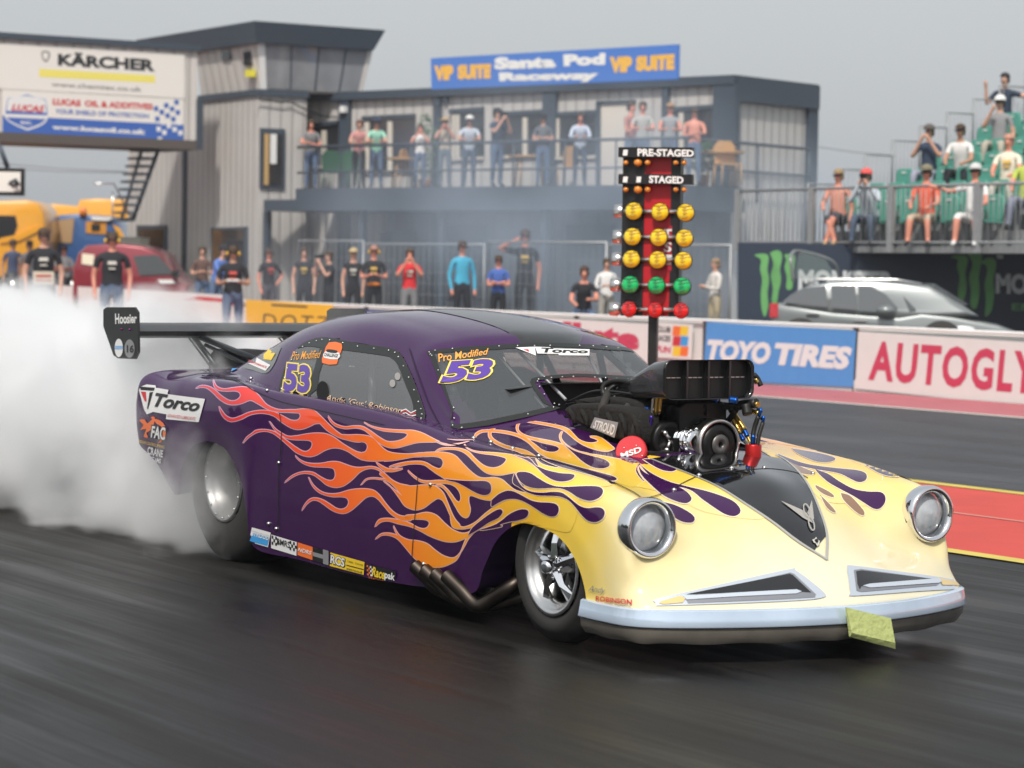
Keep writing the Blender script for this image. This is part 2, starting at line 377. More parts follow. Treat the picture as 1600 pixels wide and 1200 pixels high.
def cdrape(bvh):
    def pf(px, py, off=0.):
        d = Vector(CAR.dir(px, py)).normalized()
        h, n, i, dist = bvh.ray_cast(CO, d, 60)
        if h is None: return None
        if n.dot(d) > 0: n = -n
        return h + n*off
    return pf
D_ALL, D_LOW, D_CAB = cdrape(bvh_all), cdrape(bvh_low), cdrape(bvh_cab)
def toimg(P):
    w = CAR.world(P[0], P[1], P[2]); d = np.array([w[0], w[1], w[2]-CAMZ]); z = d@_f
    return 800+FPX*(d@_r)/z, 600-FPX*(d@_u)/z
def inpoly(p, poly):
    x, y = p; c = False; n = len(poly)
    for i in range(n):
        a, b = poly[i], poly[i-1]
        if (a[1] > y) != (b[1] > y) and x < (b[0]-a[0])*(y-a[1])/(b[1]-a[1])+a[0]: c = not c
    return c
zA = lambda p: Z(140, 460, 3.3333, p)
zD = lambda p: Z(420, 480, 5, p)
zE = lambda p: Z(400, 660, 6.6667, p)
zF = lambda p: Z(600, 640, 6.6667, p)
zG = lambda p: Z(740, 640, 6.1538, p)
zH = lambda p: Z(560, 740, 4, p)
zN = lambda p: Z(880, 520, 3.3333, p)
zW = lambda p: Z(640, 470, 3.8095, p)

# --- windows, as drawn on the cabin
SIDEWIN = [(438, 624), (441, 590), (452, 562), (470, 540), (492, 530), (514, 528), (560, 537), (612, 545), (628, 556), (645, 590), (660, 630), (665, 650), (660, 662), (645, 667), (600, 660), (540, 646), (480, 634)]
SIDEGL1 = zD([(150, 440), (185, 355), (250, 318), (330, 308), (405, 312), (412, 345), (385, 430), (350, 560), (325, 690), (285, 705), (110, 650)])
SIDEGL2 = zD([(430, 420), (455, 350), (560, 335), (900, 380), (960, 400), (1010, 450), (1070, 600), (1120, 720), (1135, 800), (1120, 850), (900, 815), (440, 735), (385, 720), (395, 560)])
WSH = [(671, 556), (676, 548), (776, 540), (860, 537), (930, 540), (985, 545), (1012, 549), (1030, 560), (1042, 575), (1030, 600), (1000, 596), (950, 592), (900, 590), (852, 594), (836, 600), (858, 632), (866, 642), (718, 672), (705, 640)]
WGL = [(682, 560), (688, 553), (776, 547), (860, 543), (930, 546), (985, 551), (1008, 556), (1024, 568), (1030, 582), (1018, 592), (1000, 590), (950, 587), (900, 585), (850, 589), (828, 597), (848, 630), (852, 638), (716, 664), (708, 640)]
OPENG = [(840, 598), (860, 592), (905, 588), (960, 590), (1060, 594), (1100, 640), (1160, 690), (1135, 712), (1060, 716), (1015, 710), (975, 690), (905, 662), (872, 646)]
def cut(V, F, tests):
    out = []
    for f in F:
        c = sum((V[i] for i in f), Vector())/4
        if any(t(c) for t in tests): continue
        out.append(f)
    return out
def win_test(poly, xlim=None, mirror=False, nose=False):
    def t(c):
        q = Vector((c.x, -abs(c.y) if mirror else c.y, c.z))
        return (xlim is None or xlim[0] < c.x < xlim[1]) and inpoly(toimg(q), poly)
    return t
KF2 = cut(KV, KF, [lambda c: inpoly(toimg(Vector((c.x, -abs(c.y), c.z))), SIDEWIN) and abs(c.y) > .5,
                   lambda c: c.x > -1.5 and (inpoly(toimg(c), WGL) if c.y < .25 else inpoly(toimg(Vector((c.x, -c.y, c.z))), WSH)) and c.y < .66 and not (abs(c.y) > .62 and c.z < 1.0),
                   lambda c: c.x > -1.5 and inpoly(toimg(c), OPENG)])
LF2 = cut(LV, LF, [lambda c: c.x > .50 and (abs(c.y)-.755)**2+(c.z-.545)**2 < (.122 if c.x > .57 else .10)**2, lambda c: -.86 < c.x < -.02 and abs(c.y) < .33-.02*(c.x+.5), lambda c: -3.2 < c.x < -.98 and abs(c.y) < .66])
body = MB()
xs = LG[..., 0]
FBB = zG([(560, 500), (640, 575), (700, 555), (800, 572), (900, 580), (1000, 598), (1100, 622), (1200, 670), (1300, 715), (1430, 735), (1700, 700), (2600, 700), (2600, 2100), (500, 2100), (480, 1130), (560, 1060), (580, 960), (570, 880), (620, 830), (560, 780), (540, 720), (520, 650)])
HBB = zG([(860, 455), (960, 425), (1100, 455), (1300, 480), (1500, 510), (2000, 560), (2600, 700), (1700, 800), (1430, 735), (1300, 680), (1100, 600), (900, 530)])
ARCHF = zG([(370, 1078), (430, 1050), (530, 1030), (620, 1045), (760, 1080), (900, 1100), (1400, 1100), (1400, 2100), (380, 1500)])
def fsplit(F, V):
    a, b = [], []
    for f in F:
        c = sum((V[i] for i in f), Vector())/4
        # the sprayed cream front: everything ahead of a slanting line
        lim = .40 if abs(c.y) > .80 else .30
        ip = toimg(Vector((c.x, -abs(c.y), c.z)))
        if c.x > -.45 and (inpoly(ip, ARCHF) and c.x > -.25 or inpoly(ip, FBB) or inpoly(ip, HBB)) and not (abs(c.y) < .34 and c.x < 0): b.append(f); continue
        (b if c.x > lim else a).append(f)
    return a, b
fa, fb = fsplit(LF2, LV)
body.add(LV, fa, PURP, True); body.add(LV, fb, CREAM, True)
# inner lip along the lower edge and the wheel openings
nc = LG.shape[1]
for j, s in ((0, 1), (nc-1, -1)):
    e = LG[:, j]; vs = []; fs = []
    for p in e: vs += [tuple(p), (p[0], p[1]+s*.02, p[2]+.004), (p[0], p[1]+s*.16, p[2]+.02)]
    for i in range(len(e)-1):
        for k in range(2): fs.append((i*3+k, i*3+k+1, i*3+4+k, i*3+3+k))
    body.add(vs, fs, mat('arch_lip', (.03, .008, .06), .5), True)
# tail panel
e = LG[0]; k0 = len(e); vs = [tuple(p) for p in e]+[(-4.22, p[1]*.9, .56) for p in e]
body.add(vs, [(i, i+1, k0+i+1, k0+i) for i in range(k0-1)], PURP, True)

FL = []   # flame pieces, mirrored to the other side afterwards
def lick(pts, sharp=(), w=2.6, st=None, fo=.0022):
    c = cr(pts, 4, True, sharp)
    if st:
        for a, b in st: line_on(body, D_LOW, c[a*4:b*4+1], w, STRIPE, .0014, False, FL)
    else: line_on(body, D_LOW, c, w, STRIPE, .0014, True, FL)
    poly_on(body, D_LOW, c, FLAME, fo, 3.5, FL)
def drop(pts, sharp=(0,), w=2.4):
    c = cr(pts, 4, True, sharp)
    line_on(body, D_LOW, c, w, STRIPE, .0032, True, FL)
    poly_on(body, D_LOW, c, NEG, .0042, 3.5, FL)
def strand(pts, w=2.4, m=None):
    line_on(body, D_LOW, cr(pts, 5, False), w, m or STRIPE, .0036, False, FL, True)
P1 = zA([(645, 445), (662, 478), (700, 493), (750, 487), (800, 483), (845, 495), (885, 530), (925, 575), (985, 600), (1050, 601), (1115, 603), (1110, 616), (1050, 614), (985, 611), (930, 598), (880, 570), (840, 551), (800, 565), (760, 574), (720, 570), (680, 547), (640, 508), (610, 487), (580, 483), (555, 490), (580, 476), (615, 478), (650, 495), (690, 530), (730, 553), (765, 552), (787, 532), (783, 512), (760, 502), (720, 503), (680, 500), (660, 490), (650, 475)])
lick(P1, (0, 24))
P2 = zA([(1075, 602), (1130, 597), (1170, 605), (1210, 640), (1250, 680), (1290, 715), (1330, 738), (1400, 752), (1440, 758), (1400, 768), (1340, 756), (1290, 735), (1250, 700), (1215, 675), (1180, 672), (1140, 690), (1100, 702), (1060, 698), (1010, 670), (960, 632), (900, 618), (840, 626), (790, 650), (740, 662), (705, 645), (685, 615), (676, 583), (690, 605), (712, 632), (745, 646), (785, 635), (835, 614), (900, 604), (960, 612), (1010, 635), (1050, 655), (1085, 655), (1100, 635), (1092, 615)])
lick(P2, (26,))
P3 = [zA([(938, 660)])[0]]+zE([(200, 62), (270, 112), (340, 145), (430, 140), (530, 122), (640, 112), (740, 122), (820, 160), (900, 218), (980, 268), (1050, 305), (1110, 322), (1160, 360), (1120, 390), (1040, 352), (960, 300), (880, 270), (800, 265), (720, 290), (640, 335), (570, 355), (500, 345), (420, 310), (340, 240), (260, 170), (190, 117), (120, 92), (60, 92), (0, 108)])+zA([(835, 740), (815, 758), (800, 775), (820, 745), (850, 722)])+zE([(0, 85), (60, 75), (130, 80), (200, 100), (270, 150), (350, 210), (420, 260), (490, 300), (540, 300), (580, 265), (590, 215), (560, 187), (490, 180), (400, 178), (330, 165), (260, 125), (200, 78)])
lick(P3, (0, 32))
P4 = zE([(630, -50), (700, 10), (770, 70), (850, 120), (950, 132), (1060, 130), (1160, 140), (1230, 170), (1290, 235), (1360, 295), (1450, 322), (1600, 330)])+zF([(400, 452), (470, 468), (400, 487), (300, 492), (180, 515), (80, 530), (0, 535)])+zE([(1450, 388), (1300, 398), (1200, 400), (1120, 388), (1090, 350), (1100, 320), (1145, 305), (1166, 255), (1150, 215), (1100, 197), (1000, 187), (900, 167), (820, 130), (740, 78), (670, 8), (610, -50)])
lick(P4)
P5 = zD([(745, 898), (800, 928), (880, 948), (960, 957), (1050, 962), (1130, 965), (1200, 985), (1260, 1015), (1312, 1042), (1330, 1052), (1240, 1053), (1160, 1057), (1080, 1077), (1000, 1097), (930, 1092), (860, 1055), (800, 1000), (740, 955), (680, 943), (600, 948), (530, 930), (487, 895), (465, 850), (500, 895), (540, 920), (600, 935), (670, 928), (735, 933), (800, 970), (870, 1020), (930, 1050), (1000, 1048), (1055, 1030), (1087, 1000), (1065, 980), (980, 973), (900, 965), (830, 945), (785, 925)])
lick(P5, (0, 22))
# windscreen-side strands that run off the last tongue
strand(zF([(540, 320), (620, 355), (700, 365), (790, 358), (890, 335)]), 2.6); strand(zF([(660, 310), (760, 322), (860, 322), (930, 320)]), 1.6); strand(zF([(535, 335), (620, 368), (700, 376), (760, 372)]), 1.8)
P6 = zF([(838, 362), (870, 402), (930, 430), (1010, 445), (1100, 450), (1200, 458), (1300, 470), (1400, 495), (1480, 540), (1560, 595), (1640, 660), (1640, 740), (1600, 700), (1500, 662), (1400, 652), (1320, 662), (1220, 680), (1130, 675), (1060, 650), (1000, 602), (930, 530), (860, 462), (790, 425), (700, 412), (600, 420), (540, 435), (600, 405), (700, 400), (800, 410), (880, 440), (950, 510), (1020, 570), (1080, 600), (1150, 610), (1220, 590), (1270, 547), (1277, 512), (1240, 492), (1150, 472), (1050, 460), (950, 440), (880, 410)])
lick(P6, (0, 25))
P7 = zF([(400, 455), (520, 445), (640, 450), (740, 480), (820, 560), (900, 640), (980, 700), (1050, 715), (1150, 710), (1230, 730), (1290, 780), (1360, 835), (1450, 865), (1560, 880), (1600, 920), (1520, 930), (1430, 880), (1300, 850), (1240, 890), (1160, 935), (1080, 940), (1000, 922), (920, 893), (888, 905), (884, 960), (900, 1040), (880, 1110), (845, 1122), (800, 1090), (750, 1010), (700, 920), (650, 845), (600, 802), (540, 788), (600, 783), (660, 830), (710, 890), (750, 945), (785, 965), (806, 930), (797, 870), (760, 812), (700, 777), (620, 765), (500, 768), (400, 755), (330, 715), (275, 665), (250, 632), (315, 690), (383, 733), (460, 745), (560, 738), (650, 738), (620, 708), (550, 664), (480, 613), (420, 574), (330, 563), (230, 573), (130, 603), (60, 640), (0, 640)])+zE([(1530, 480), (1450, 507), (1370, 507), (1300, 467), (1255, 415), (1310, 450), (1380, 482), (1450, 478), (1530, 432), (1600, 415)])+zF([(60, 600), (130, 570), (250, 545), (380, 540), (450, 558), (520, 600), (580, 618), (613, 590), (622, 540), (590, 500), (520, 485), (400, 485)])
lick(P7, (33, 48, 67))
drop(zF([(640, 722), (700, 730), (850, 742), (960, 745), (1060, 745), (1110, 770), (1125, 820), (1110, 870), (1060, 890), (1000, 880), (920, 842), (850, 800), (760, 757), (690, 742)]))
P8 = zE([(410, 345), (460, 390), (530, 420), (620, 430), (700, 425), (780, 410), (860, 412), (940, 440), (1020, 465), (1100, 470), (1200, 460), (1280, 480), (1350, 540), (1420, 600), (1500, 640), (1600, 662), (1620, 690), (1590, 692), (1500, 664), (1420, 622), (1350, 562), (1290, 502), (1220, 478), (1150, 485), (1080, 520), (1020, 580), (960, 630), (900, 665), (820, 675), (740, 650), (680, 600), (610, 550), (540, 530), (460, 535), (380, 570), (300, 628), (370, 563), (440, 528), (520, 513), (600, 523), (670, 565), (740, 600), (800, 603), (830, 560), (820, 490), (770, 467), (680, 462), (590, 457), (510, 432), (450, 392)])
lick(P8, (0, 35))
P9 = zF([(0, 668), (60, 720), (120, 768), (200, 792), (300, 797), (400, 787), (500, 790), (560, 812), (620, 870), (660, 960), (700, 1060), (740, 1140), (790, 1200), (770, 1205), (730, 1160), (690, 1090), (650, 1000), (610, 940), (560, 925), (500, 960), (420, 1020), (350, 1042), (290, 1035), (220, 1000), (170, 930), (120, 860), (60, 790), (0, 745)])+zE([(1560, 790), (1500, 720), (1430, 650), (1360, 605), (1280, 590), (1210, 585), (1150, 600), (1095, 655), (1150, 592), (1220, 578), (1300, 583), (1380, 600), (1450, 645), (1520, 715)])+zF([(0, 690), (70, 760), (130, 820), (180, 880), (230, 940), (280, 965), (330, 955), (350, 910), (330, 862), (280, 847), (200, 832), (130, 800), (60, 745), (-40, 672)])
lick(P9, (35,))
P10 = zE([(550, 568), (590, 640), (650, 700), (720, 735), (800, 745), (880, 735), (960, 710), (1050, 695), (1150, 693), (1230, 710), (1290, 760), (1350, 840), (1420, 920), (1500, 970), (1600, 985), (1620, 1005), (1600, 1022), (1500, 1007), (1410, 952), (1340, 872), (1280, 802), (1220, 767), (1150, 780), (1080, 840), (1000, 910), (930, 945), (860, 940), (790, 910), (720, 860), (650, 815), (590, 810), (530, 850), (480, 918), (518, 848), (568, 798), (630, 788), (700, 808), (770, 850), (840, 895), (900, 905), (950, 880), (970, 830), (950, 787), (890, 772), (800, 772), (700, 747), (640, 712), (588, 652)])
lick(P10, (0, 32))
P11 = zH([(300, 262), (360, 256), (430, 243), (490, 262), (540, 310), (590, 350), (650, 373), (700, 362), (745, 330), (797, 288), (750, 345), (690, 392), (620, 422), (560, 425), (500, 410), (440, 385), (380, 352), (320, 328), (250, 312), (190, 295), (140, 303), (105, 333), (130, 290), (180, 280), (250, 288), (320, 308), (380, 340), (425, 342), (447, 312), (430, 290), (380, 283), (300, 283)])
lick(P11, (9, 21))
P12 = zH([(220, 325), (255, 383), (310, 413), (370, 420), (430, 438), (480, 478), (530, 512), (590, 528), (630, 505), (665, 450), (690, 405), (735, 360), (800, 335), (860, 315), (930, 300), (1000, 300), (1100, 330), (1120, 180), (1010, 158), (940, 165), (870, 197), (800, 247), (740, 300), (690, 327), (650, 334), (610, 310), (580, 250), (590, 330), (650, 345), (720, 335), (700, 365), (670, 420), (650, 470), (620, 530), (590, 555), (530, 580), (460, 583), (400, 562), (350, 524), (300, 466), (250, 410), (200, 386), (150, 384), (108, 410), (145, 377), (200, 373), (260, 395), (310, 450), (360, 500), (410, 528), (438, 505), (430, 470), (390, 455), (330, 440), (270, 410), (238, 370)])
lick(P12, (0, 43))
# the cream front of the fender and hood
FBFULL = FB = zG([(400, 460), (450, 478), (520, 535), (600, 600), (640, 560), (590, 462), (640, 515), (710, 545), (800, 562), (900, 570), (1000, 588), (1100, 612), (1200, 660), (1300, 705), (1330, 730), (1240, 745), (1140, 745), (1060, 800), (1010, 900), (1000, 1000), (960, 1120), (900, 1180), (700, 1140), (560, 1120), (380, 1088), (420, 1060), (500, 1000), (460, 930), (470, 880), (540, 840), (500, 790), (480, 720), (450, 650), (400, 600)])
FBI = [tuple(p) for p in cr(FB, 3, True, (4, 5, 15))]; lick(FB, (4, 5, 15), 2.0, [(0, 13)], .0016)
drop(zG([(418, 622), (445, 678), (490, 720), (550, 747), (620, 758), (700, 757), (790, 755), (860, 765), (930, 795), (1000, 840), (1065, 868), (1130, 880), (1190, 865), (1235, 830), (1247, 785), (1215, 752), (1140, 742), (1050, 742), (960, 745), (870, 747), (780, 736), (700, 705), (620, 658), (560, 620), (500, 604), (440, 604)]))
drop(zG([(400, 612), (440, 695), (500, 762), (580, 792), (680, 799), (760, 792), (850, 799), (920, 842), (980, 892), (1040, 932), (1110, 948), (1180, 941), (1240, 950), (1267, 990), (1245, 1050), (1180, 1082), (1110, 1070), (1060, 1030), (1010, 970), (960, 910), (900, 860), (820, 833), (720, 828), (620, 823), (530, 797), (450, 748), (385, 700)]))
drop(zG([(180, 872), (250, 812), (330, 780), (400, 790), (480, 830), (560, 872), (640, 890), (740, 895), (805, 912), (827, 960), (805, 1015), (750, 1027), (680, 1000), (610, 955), (540, 910), (470, 875), (400, 858), (310, 866), (230, 905), (180, 930)]))
drop(zH([(690, 385), (720, 335), (790, 278), (850, 237), (890, 222), (906, 240), (880, 275), (820, 305), (760, 345)]), (0,))
drop(zH([(760, 352), (850, 322), (900, 292), (950, 252), (1010, 225), (1055, 225), (1068, 245), (1050, 275), (1000, 292), (950, 300), (890, 318), (900, 330), (800, 350)]), (0,))
drop(zG([(380, 440), (470, 465), (540, 480), (600, 545), (640, 562), (700, 587), (770, 605), (850, 620), (930, 625), (972, 640), (950, 675), (900, 693), (840, 697), (780, 685), (720, 655), (660, 610), (600, 555), (540, 510), (470, 475)]))
# hood
HB = zG([(700, 440), (790, 440), (860, 425), (930, 395), (1000, 402), (1100, 428), (1200, 442), (1300, 460), (1420, 485), (1560, 530), (1700, 520)])+[(1015, 712), (1078, 728), (1150, 775), (1193, 802), (1180, 812), (1100, 800), (1050, 775), (1000, 762)]+zG([(1500, 745), (1330, 690), (1200, 640), (1050, 580), (900, 535), (800, 500)])
lick(HB, (), 2.4, [(0, 8)], .0018)
P20 = zG([(465, 112), (432, 150), (430, 200), (475, 240), (560, 270), (660, 290), (760, 310), (850, 338), (920, 388), (980, 440), (1040, 500), (1060, 560), (900, 520), (800, 488), (720, 465), (650, 432), (590, 382), (530, 322), (460, 277), (380, 246), (280, 226), (180, 216), (90, 217), (35, 245), (5, 290), (20, 235), (80, 203), (170, 200), (290, 208), (400, 232), (480, 262), (520, 285), (550, 310), (600, 348), (650, 388), (710, 412), (770, 416), (815, 400), (826, 372), (790, 347), (700, 327), (600, 300), (520, 275), (450, 240), (415, 195), (420, 145)])
lick(P20, (0, 24))
drop(zG([(870, 340), (950, 395), (1040, 428), (1150, 458), (1250, 485), (1302, 520), (1300, 552), (1250, 571), (1180, 570), (1110, 545), (1040, 500), (980, 445), (915, 385)]))
lick(zG([(855, 213), (838, 260), (860, 310), (920, 362), (1000, 402), (1100, 426), (1160, 450), (1060, 432), (980, 405), (900, 365), (850, 320), (828, 262), (840, 225)]), (0,))
lick(zG([(465, 110), (600, 120), (740, 143), (850, 166), (915, 195), (960, 240), (1010, 290), (1080, 320), (1150, 325), (1200, 308), (1180, 285), (1120, 262), (1200, 265), (1260, 300), (1310, 340), (1355, 378), (1280, 402), (1180, 387), (1070, 347), (980, 292), (910, 232), (840, 187), (740, 160), (600, 134)]), (0, 15))
lick(zG([(335, 130), (240, 157), (175, 210), (167, 255), (210, 300), (300, 345), (400, 372), (500, 398), (560, 430), (598, 462), (520, 450), (470, 425), (400, 395), (300, 367), (200, 322), (150, 268), (148, 215), (180, 180), (240, 145)]), (0,))
drop(zG([(640, 470), (760, 490), (900, 530), (1050, 570), (1200, 610), (1330, 645), (1375, 672), (1350, 690), (1280, 682), (1150, 642), (1000, 600), (850, 560), (720, 512)]))
drop(zN([(390, 690), (415, 725), (480, 760), (570, 792), (640, 830), (667, 868), (640, 890), (590, 882), (520, 850), (450, 790), (405, 740)]))
drop(zN([(395, 685), (450, 730), (540, 775), (640, 803), (760, 832), (870, 872), (915, 910), (920, 940), (890, 958), (840, 947), (780, 910), (720, 868), (660, 822), (560, 795), (460, 755)]))
drop(zN([(415, 662), (480, 664), (550, 682), (590, 708), (570, 725), (520, 720), (470, 697)]))
drop(zN([(500, 880), (580, 900), (650, 935), (682, 965), (670, 990), (620, 987), (570, 960), (525, 920)]))
drop(zG([(1580, 540), (1560, 590), (1590, 650), (1640, 700), (1600, 640), (1575, 590)]), (0,), 1.8)
for V_, F_, m_ in FL:
    if sum(p[0] for p in V_)/len(V_) > -.60 and sum(abs(p[1]) for p in V_)/len(V_) < .84: continue
    body.add([(p[0], -p[1], p[2]) for p in V_], F_, m_, True)
zX = lambda p: Z(1180, 560, 3.5286, p)
FBX = zX([(-60, 450), (20, 462), (100, 470), (250, 493), (430, 535), (600, 578), (680, 600), (700, 660), (660, 780), (600, 815), (540, 800), (440, 800), (350, 770), (250, 655), (150, 580), (30, 510)])
c_ = cr(FBX, 4); poly_on(body, D_LOW, c_, FLAME, .0016, 3.5); line_on(body, D_LOW, c_[:30], 2.0, STRIPE, .001, False)
DROP_REFL = mat('reflected_drop_paint', (.30, .17, .10), .35, .2, 1.0)  # brownish drops: reflections painted on the far side of the hood
for pts, m_ in (([(200, 500), (280, 513), (370, 530), (435, 550), (436, 565), (400, 575), (340, 572), (280, 550), (230, 525)], NEG), ([(120, 528), (200, 560), (280, 585), (370, 600), (480, 612), (560, 620), (605, 635), (615, 660), (600, 680), (565, 685), (520, 665), (470, 640), (400, 625), (320, 612), (230, 592), (160, 562)], NEG),
          ([(330, 615), (400, 640), (460, 680), (540, 722), (620, 737), (690, 740), (716, 765), (712, 800), (685, 830), (650, 830), (600, 800), (540, 762), (470, 725), (400, 685), (350, 640)], NEG), ([(580, 572), (680, 598), (760, 630), (812, 650), (760, 654), (700, 642), (640, 612)], NEG),
          ([(470, 745), (520, 760), (570, 810), (600, 850), (590, 868), (555, 850), (510, 810), (480, 775)], DROP_REFL), ([(330, 700), (400, 735), (432, 760), (420, 768), (370, 748), (335, 718)], DROP_REFL), ([(358, 758), (400, 798), (440, 845), (430, 852), (392, 825)], DROP_REFL), ([(130, 538), (200, 578), (280, 613), (326, 632), (310, 645), (250, 635), (180, 597)], DROP_REFL)):
    c_ = cr(zX(pts), 4, True, (0,)); line_on(body, D_LOW, c_, 2.0, STRIPE, .0030, True); poly_on(body, D_LOW, c_, m_, .0040, 3.5)
# black centre of the nose with a silver edge
NOSEB = mat('black_gloss', (.006, .006, .007), .12, 0, 1.0)
VP = [(.02, .345), (.12, .33), (.25, .29), (.37, .245), (.47, .205), (.58, .155), (.70, .095), (.80, .015), (.82, 0)]
top = lambda x, y: bvh_low.ray_cast(Vector((x, y, 2.2)), Vector((0, 0, -1)), 3)
def D_TOP(x, y, off=0.):
    h, n, i, d = top(x, y)
    if h is None: return None
    if n.z < 0: n = -n
    return h+n*off
vp = [Vector((x, -y)) for x, y in VP]+[Vector((x, y)) for x, y in VP[::-1][1:]]
tp = lambda P: [(p[0], p[1]) for p in P]
poly_on(body, D_TOP, tp(vp), NOSEB, .0048, .03)
line_on(body, D_TOP, tp(cr(vp[:9], 4, False)), .012, mat('silver_line', (.55, .54, .5), .35, .5), .0058, False)
line_on(body, D_TOP, tp(cr(vp[8:], 4, False)), .012, mat('silver_line'), .0058, False)
# panel gaps and fasteners
GAP = mat('panel_gap', (.004, .003, .006), .8)
for g in ([(438, 645), (441, 668), (440, 700), (437, 740), (436, 790), (438, 830)], [(655, 735), (652, 780), (648, 830), (645, 880), (648, 925)], [(1175, 735), (1140, 738), (1100, 742), (1075, 752), (1050, 765), (1030, 774), (1005, 781)], [(1175, 735), (1205, 734), (1240, 739), (1262, 748)],
          [(700, 693), (740, 700), (790, 708), (850, 718), (900, 733), (950, 752), (985, 768), (1003, 780)], [(315, 585), (345, 588), (375, 598), (400, 612), (440, 628), (480, 637), (540, 651), (600, 664)], [(640, 545), (655, 590), (672, 635), (692, 672)]):
    line_on(body, D_ALL, cr(g, 5, False), 1.1, GAP, .0056, False)
SCREW = mat('steel_screw', (.6, .6, .58), .3, 1.0)
for q in [(437, 723), (421, 818), (433, 826), (393, 592), (418, 611), (674, 757), (740, 686), (767, 692), (801, 702), (842, 714), (1053, 767), (1092, 744), (1143, 733), (663, 881), (1194, 732), (1270, 741)]:
    h = D_ALL(q[0], q[1], .004)
    if h: body.ball(h, .011, SCREW, 8)
# stickers on the flank
SW = mat('sticker_white', (.78, .78, .78), .35); SK = mat('sticker_black', (.012, .012, .012), .4); SR = mat('sticker_red', (.6, .03, .04), .4)
SY = mat('sticker_yellow', (.85, .58, .03), .4); SB = mat('sticker_blue', (.05, .33, .72), .4); SO = mat('sticker_orange', (.85, .17, .03), .4); SGY = mat('sticker_grey', (.25, .25, .26), .4)
P = lambda m, pts, o: poly_on(body, D_ALL, pts, m, o, 10)
T = lambda q, s, m, o=.0075, **k: text_on(body, D_ALL, q, s, m, o, **k)
zC = lambda p: Z(140, 460, 3.3333, p)
P(SW, zC([(252, 465), (348, 475), (350, 487), (415, 498), (410, 520), (605, 545), (572, 665), (402, 650), (405, 625), (335, 612), (302, 625), (288, 600)]), .005)
P(SK, zC([(264, 480), (344, 487), (340, 502), (272, 497)]), .0065); P(SR, zC([(272, 506), (298, 508), (302, 560), (292, 556)]), .0065); P(SK, zC([(318, 510), (336, 508), (310, 600), (304, 592)]), .0065)
T(zC([(350, 512), (590, 552), (570, 612), (335, 585)]), 'Torco', SK, shear=.25, bold=.035)
T(zC([(412, 622), (560, 640), (555, 656), (410, 638)]), 'ADVANCED LUBRICANTS', SR, bold=.0)
for e in ([(262, 655), (290, 650), (305, 672), (330, 650), (322, 640), (345, 640), (330, 700), (300, 720), (310, 745), (285, 740), (300, 700), (268, 705), (285, 680)], [(340, 650), (370, 655), (400, 690), (395, 750), (360, 775), (385, 735), (378, 690), (350, 670)]):
    P(SO, cr(zC(e), 2), .005)
T(zC([(330, 680), (405, 690), (400, 765), (322, 748)]), 'FAC', SK, .0065, bold=.07, grow=.04); T(zC([(332, 684), (403, 693), (398, 760), (325, 745)]), 'FAC', SW, .008, bold=.03)
T(zC([(262, 755), (396, 787), (396, 803), (262, 770)]), 'ENGINE CONTROL SPRINGS', SY, bold=.0)
T(zC([(308, 790), (390, 812), (386, 850), (306, 832)]), 'CRANE', SW, .0065, bold=.03); T(zC([(330, 842), (380, 856), (376, 880), (328, 866)]), 'CAMS', SW, .0065, bold=.03)
zR = lambda p: Z(260, 660, 4, p)
P(SW, zR([(540, 655), (658, 688), (640, 780), (520, 745)]), .005); P(SB, zR([(548, 690), (650, 720), (637, 772), (526, 740)]), .0062); T(zR([(545, 668), (655, 700), (646, 738), (538, 706)]), 'STROUD', SW, bold=.02)
P(SW, zR([(660, 700), (820, 748), (818, 833), (660, 785)]), .005)
for i in range(4):
    for j in range(3):
        if (i+j) % 2: continue
        for x0 in (664, 776):
            x = x0+i*11; y = 705+(x-664)*.3+j*19
            P(SK, zR([(x, y), (x+11, y+3.3), (x+11, y+22), (x, y+19)]), .0062)
T(zR([(700, 722), (780, 746), (778, 785), (698, 760)]), 'BMRS', SK, bold=.01)
P(SO, zR([(826, 748), (920, 778), (918, 860), (824, 828)]), .005); T(zR([(832, 780), (916, 804), (914, 828), (828, 804)]), 'NDRS', SW, bold=.02, shear=.2)
P(SK, zR([(922, 778), (1022, 805), (1020, 892), (920, 860)]), .005); P(SGY, zR([(922, 808), (985, 826), (985, 792), (1020, 802), (1020, 892), (986, 882), (986, 852), (922, 834)]), .0062)
P(SY, zR([(1030, 812), (1244, 872), (1238, 952), (1026, 896)]), .005); T(zR([(1034, 822), (1126, 850), (1122, 908), (1030, 882)]), 'RCS', SK, .0062, bold=.07, grow=.03); T(zR([(1036, 824), (1124, 850), (1120, 904), (1032, 878)]), 'RCS', SW, .0075, bold=.03)
T(zR([(1140, 858), (1236, 884), (1236, 896), (1140, 870)]), 'Cables - Controls', SK, bold=.0); T(zR([(1134, 902), (1234, 928), (1233, 944), (1132, 918)]), 'www.rcs.co.uk', SK, bold=.01); P(SK, zR([(1132, 888), (1240, 916), (1240, 921), (1132, 893)]), .0065)
P(SK, zR([(1252, 880), (1440, 930), (1436, 1020), (1250, 970)]), .005)
for i in range(4):
    for j in range(5):
        if (i+j) % 2 == 0: P(SW if i > 1 else SO, zR([(1258+i*10+j*1, 890+j*13+i*3), (1268+i*10+j, 892+j*13+i*3), (1268+i*10+j, 904+j*13+i*3), (1258+i*10+j, 902+j*13+i*3)]), .0062)
T(zR([(1296, 898), (1376, 922), (1370, 982), (1292, 960)]), 'Race', SY, bold=.03, shear=.15); T(zR([(1374, 926), (1438, 944), (1434, 1002), (1370, 985)]), 'pak', SW, bold=.03); T(zR([(1272, 962), (1366, 988), (1366, 998), (1272, 972)]), 'SYSTEMS', SO, bold=.01)
T(Z(800, 820, 6, [(735, 560), (890, 590), (885, 660), (725, 640)]), 'Andy', mat('ink_blue', (.12, .2, .3), .5), bold=-.01, shear=.4)
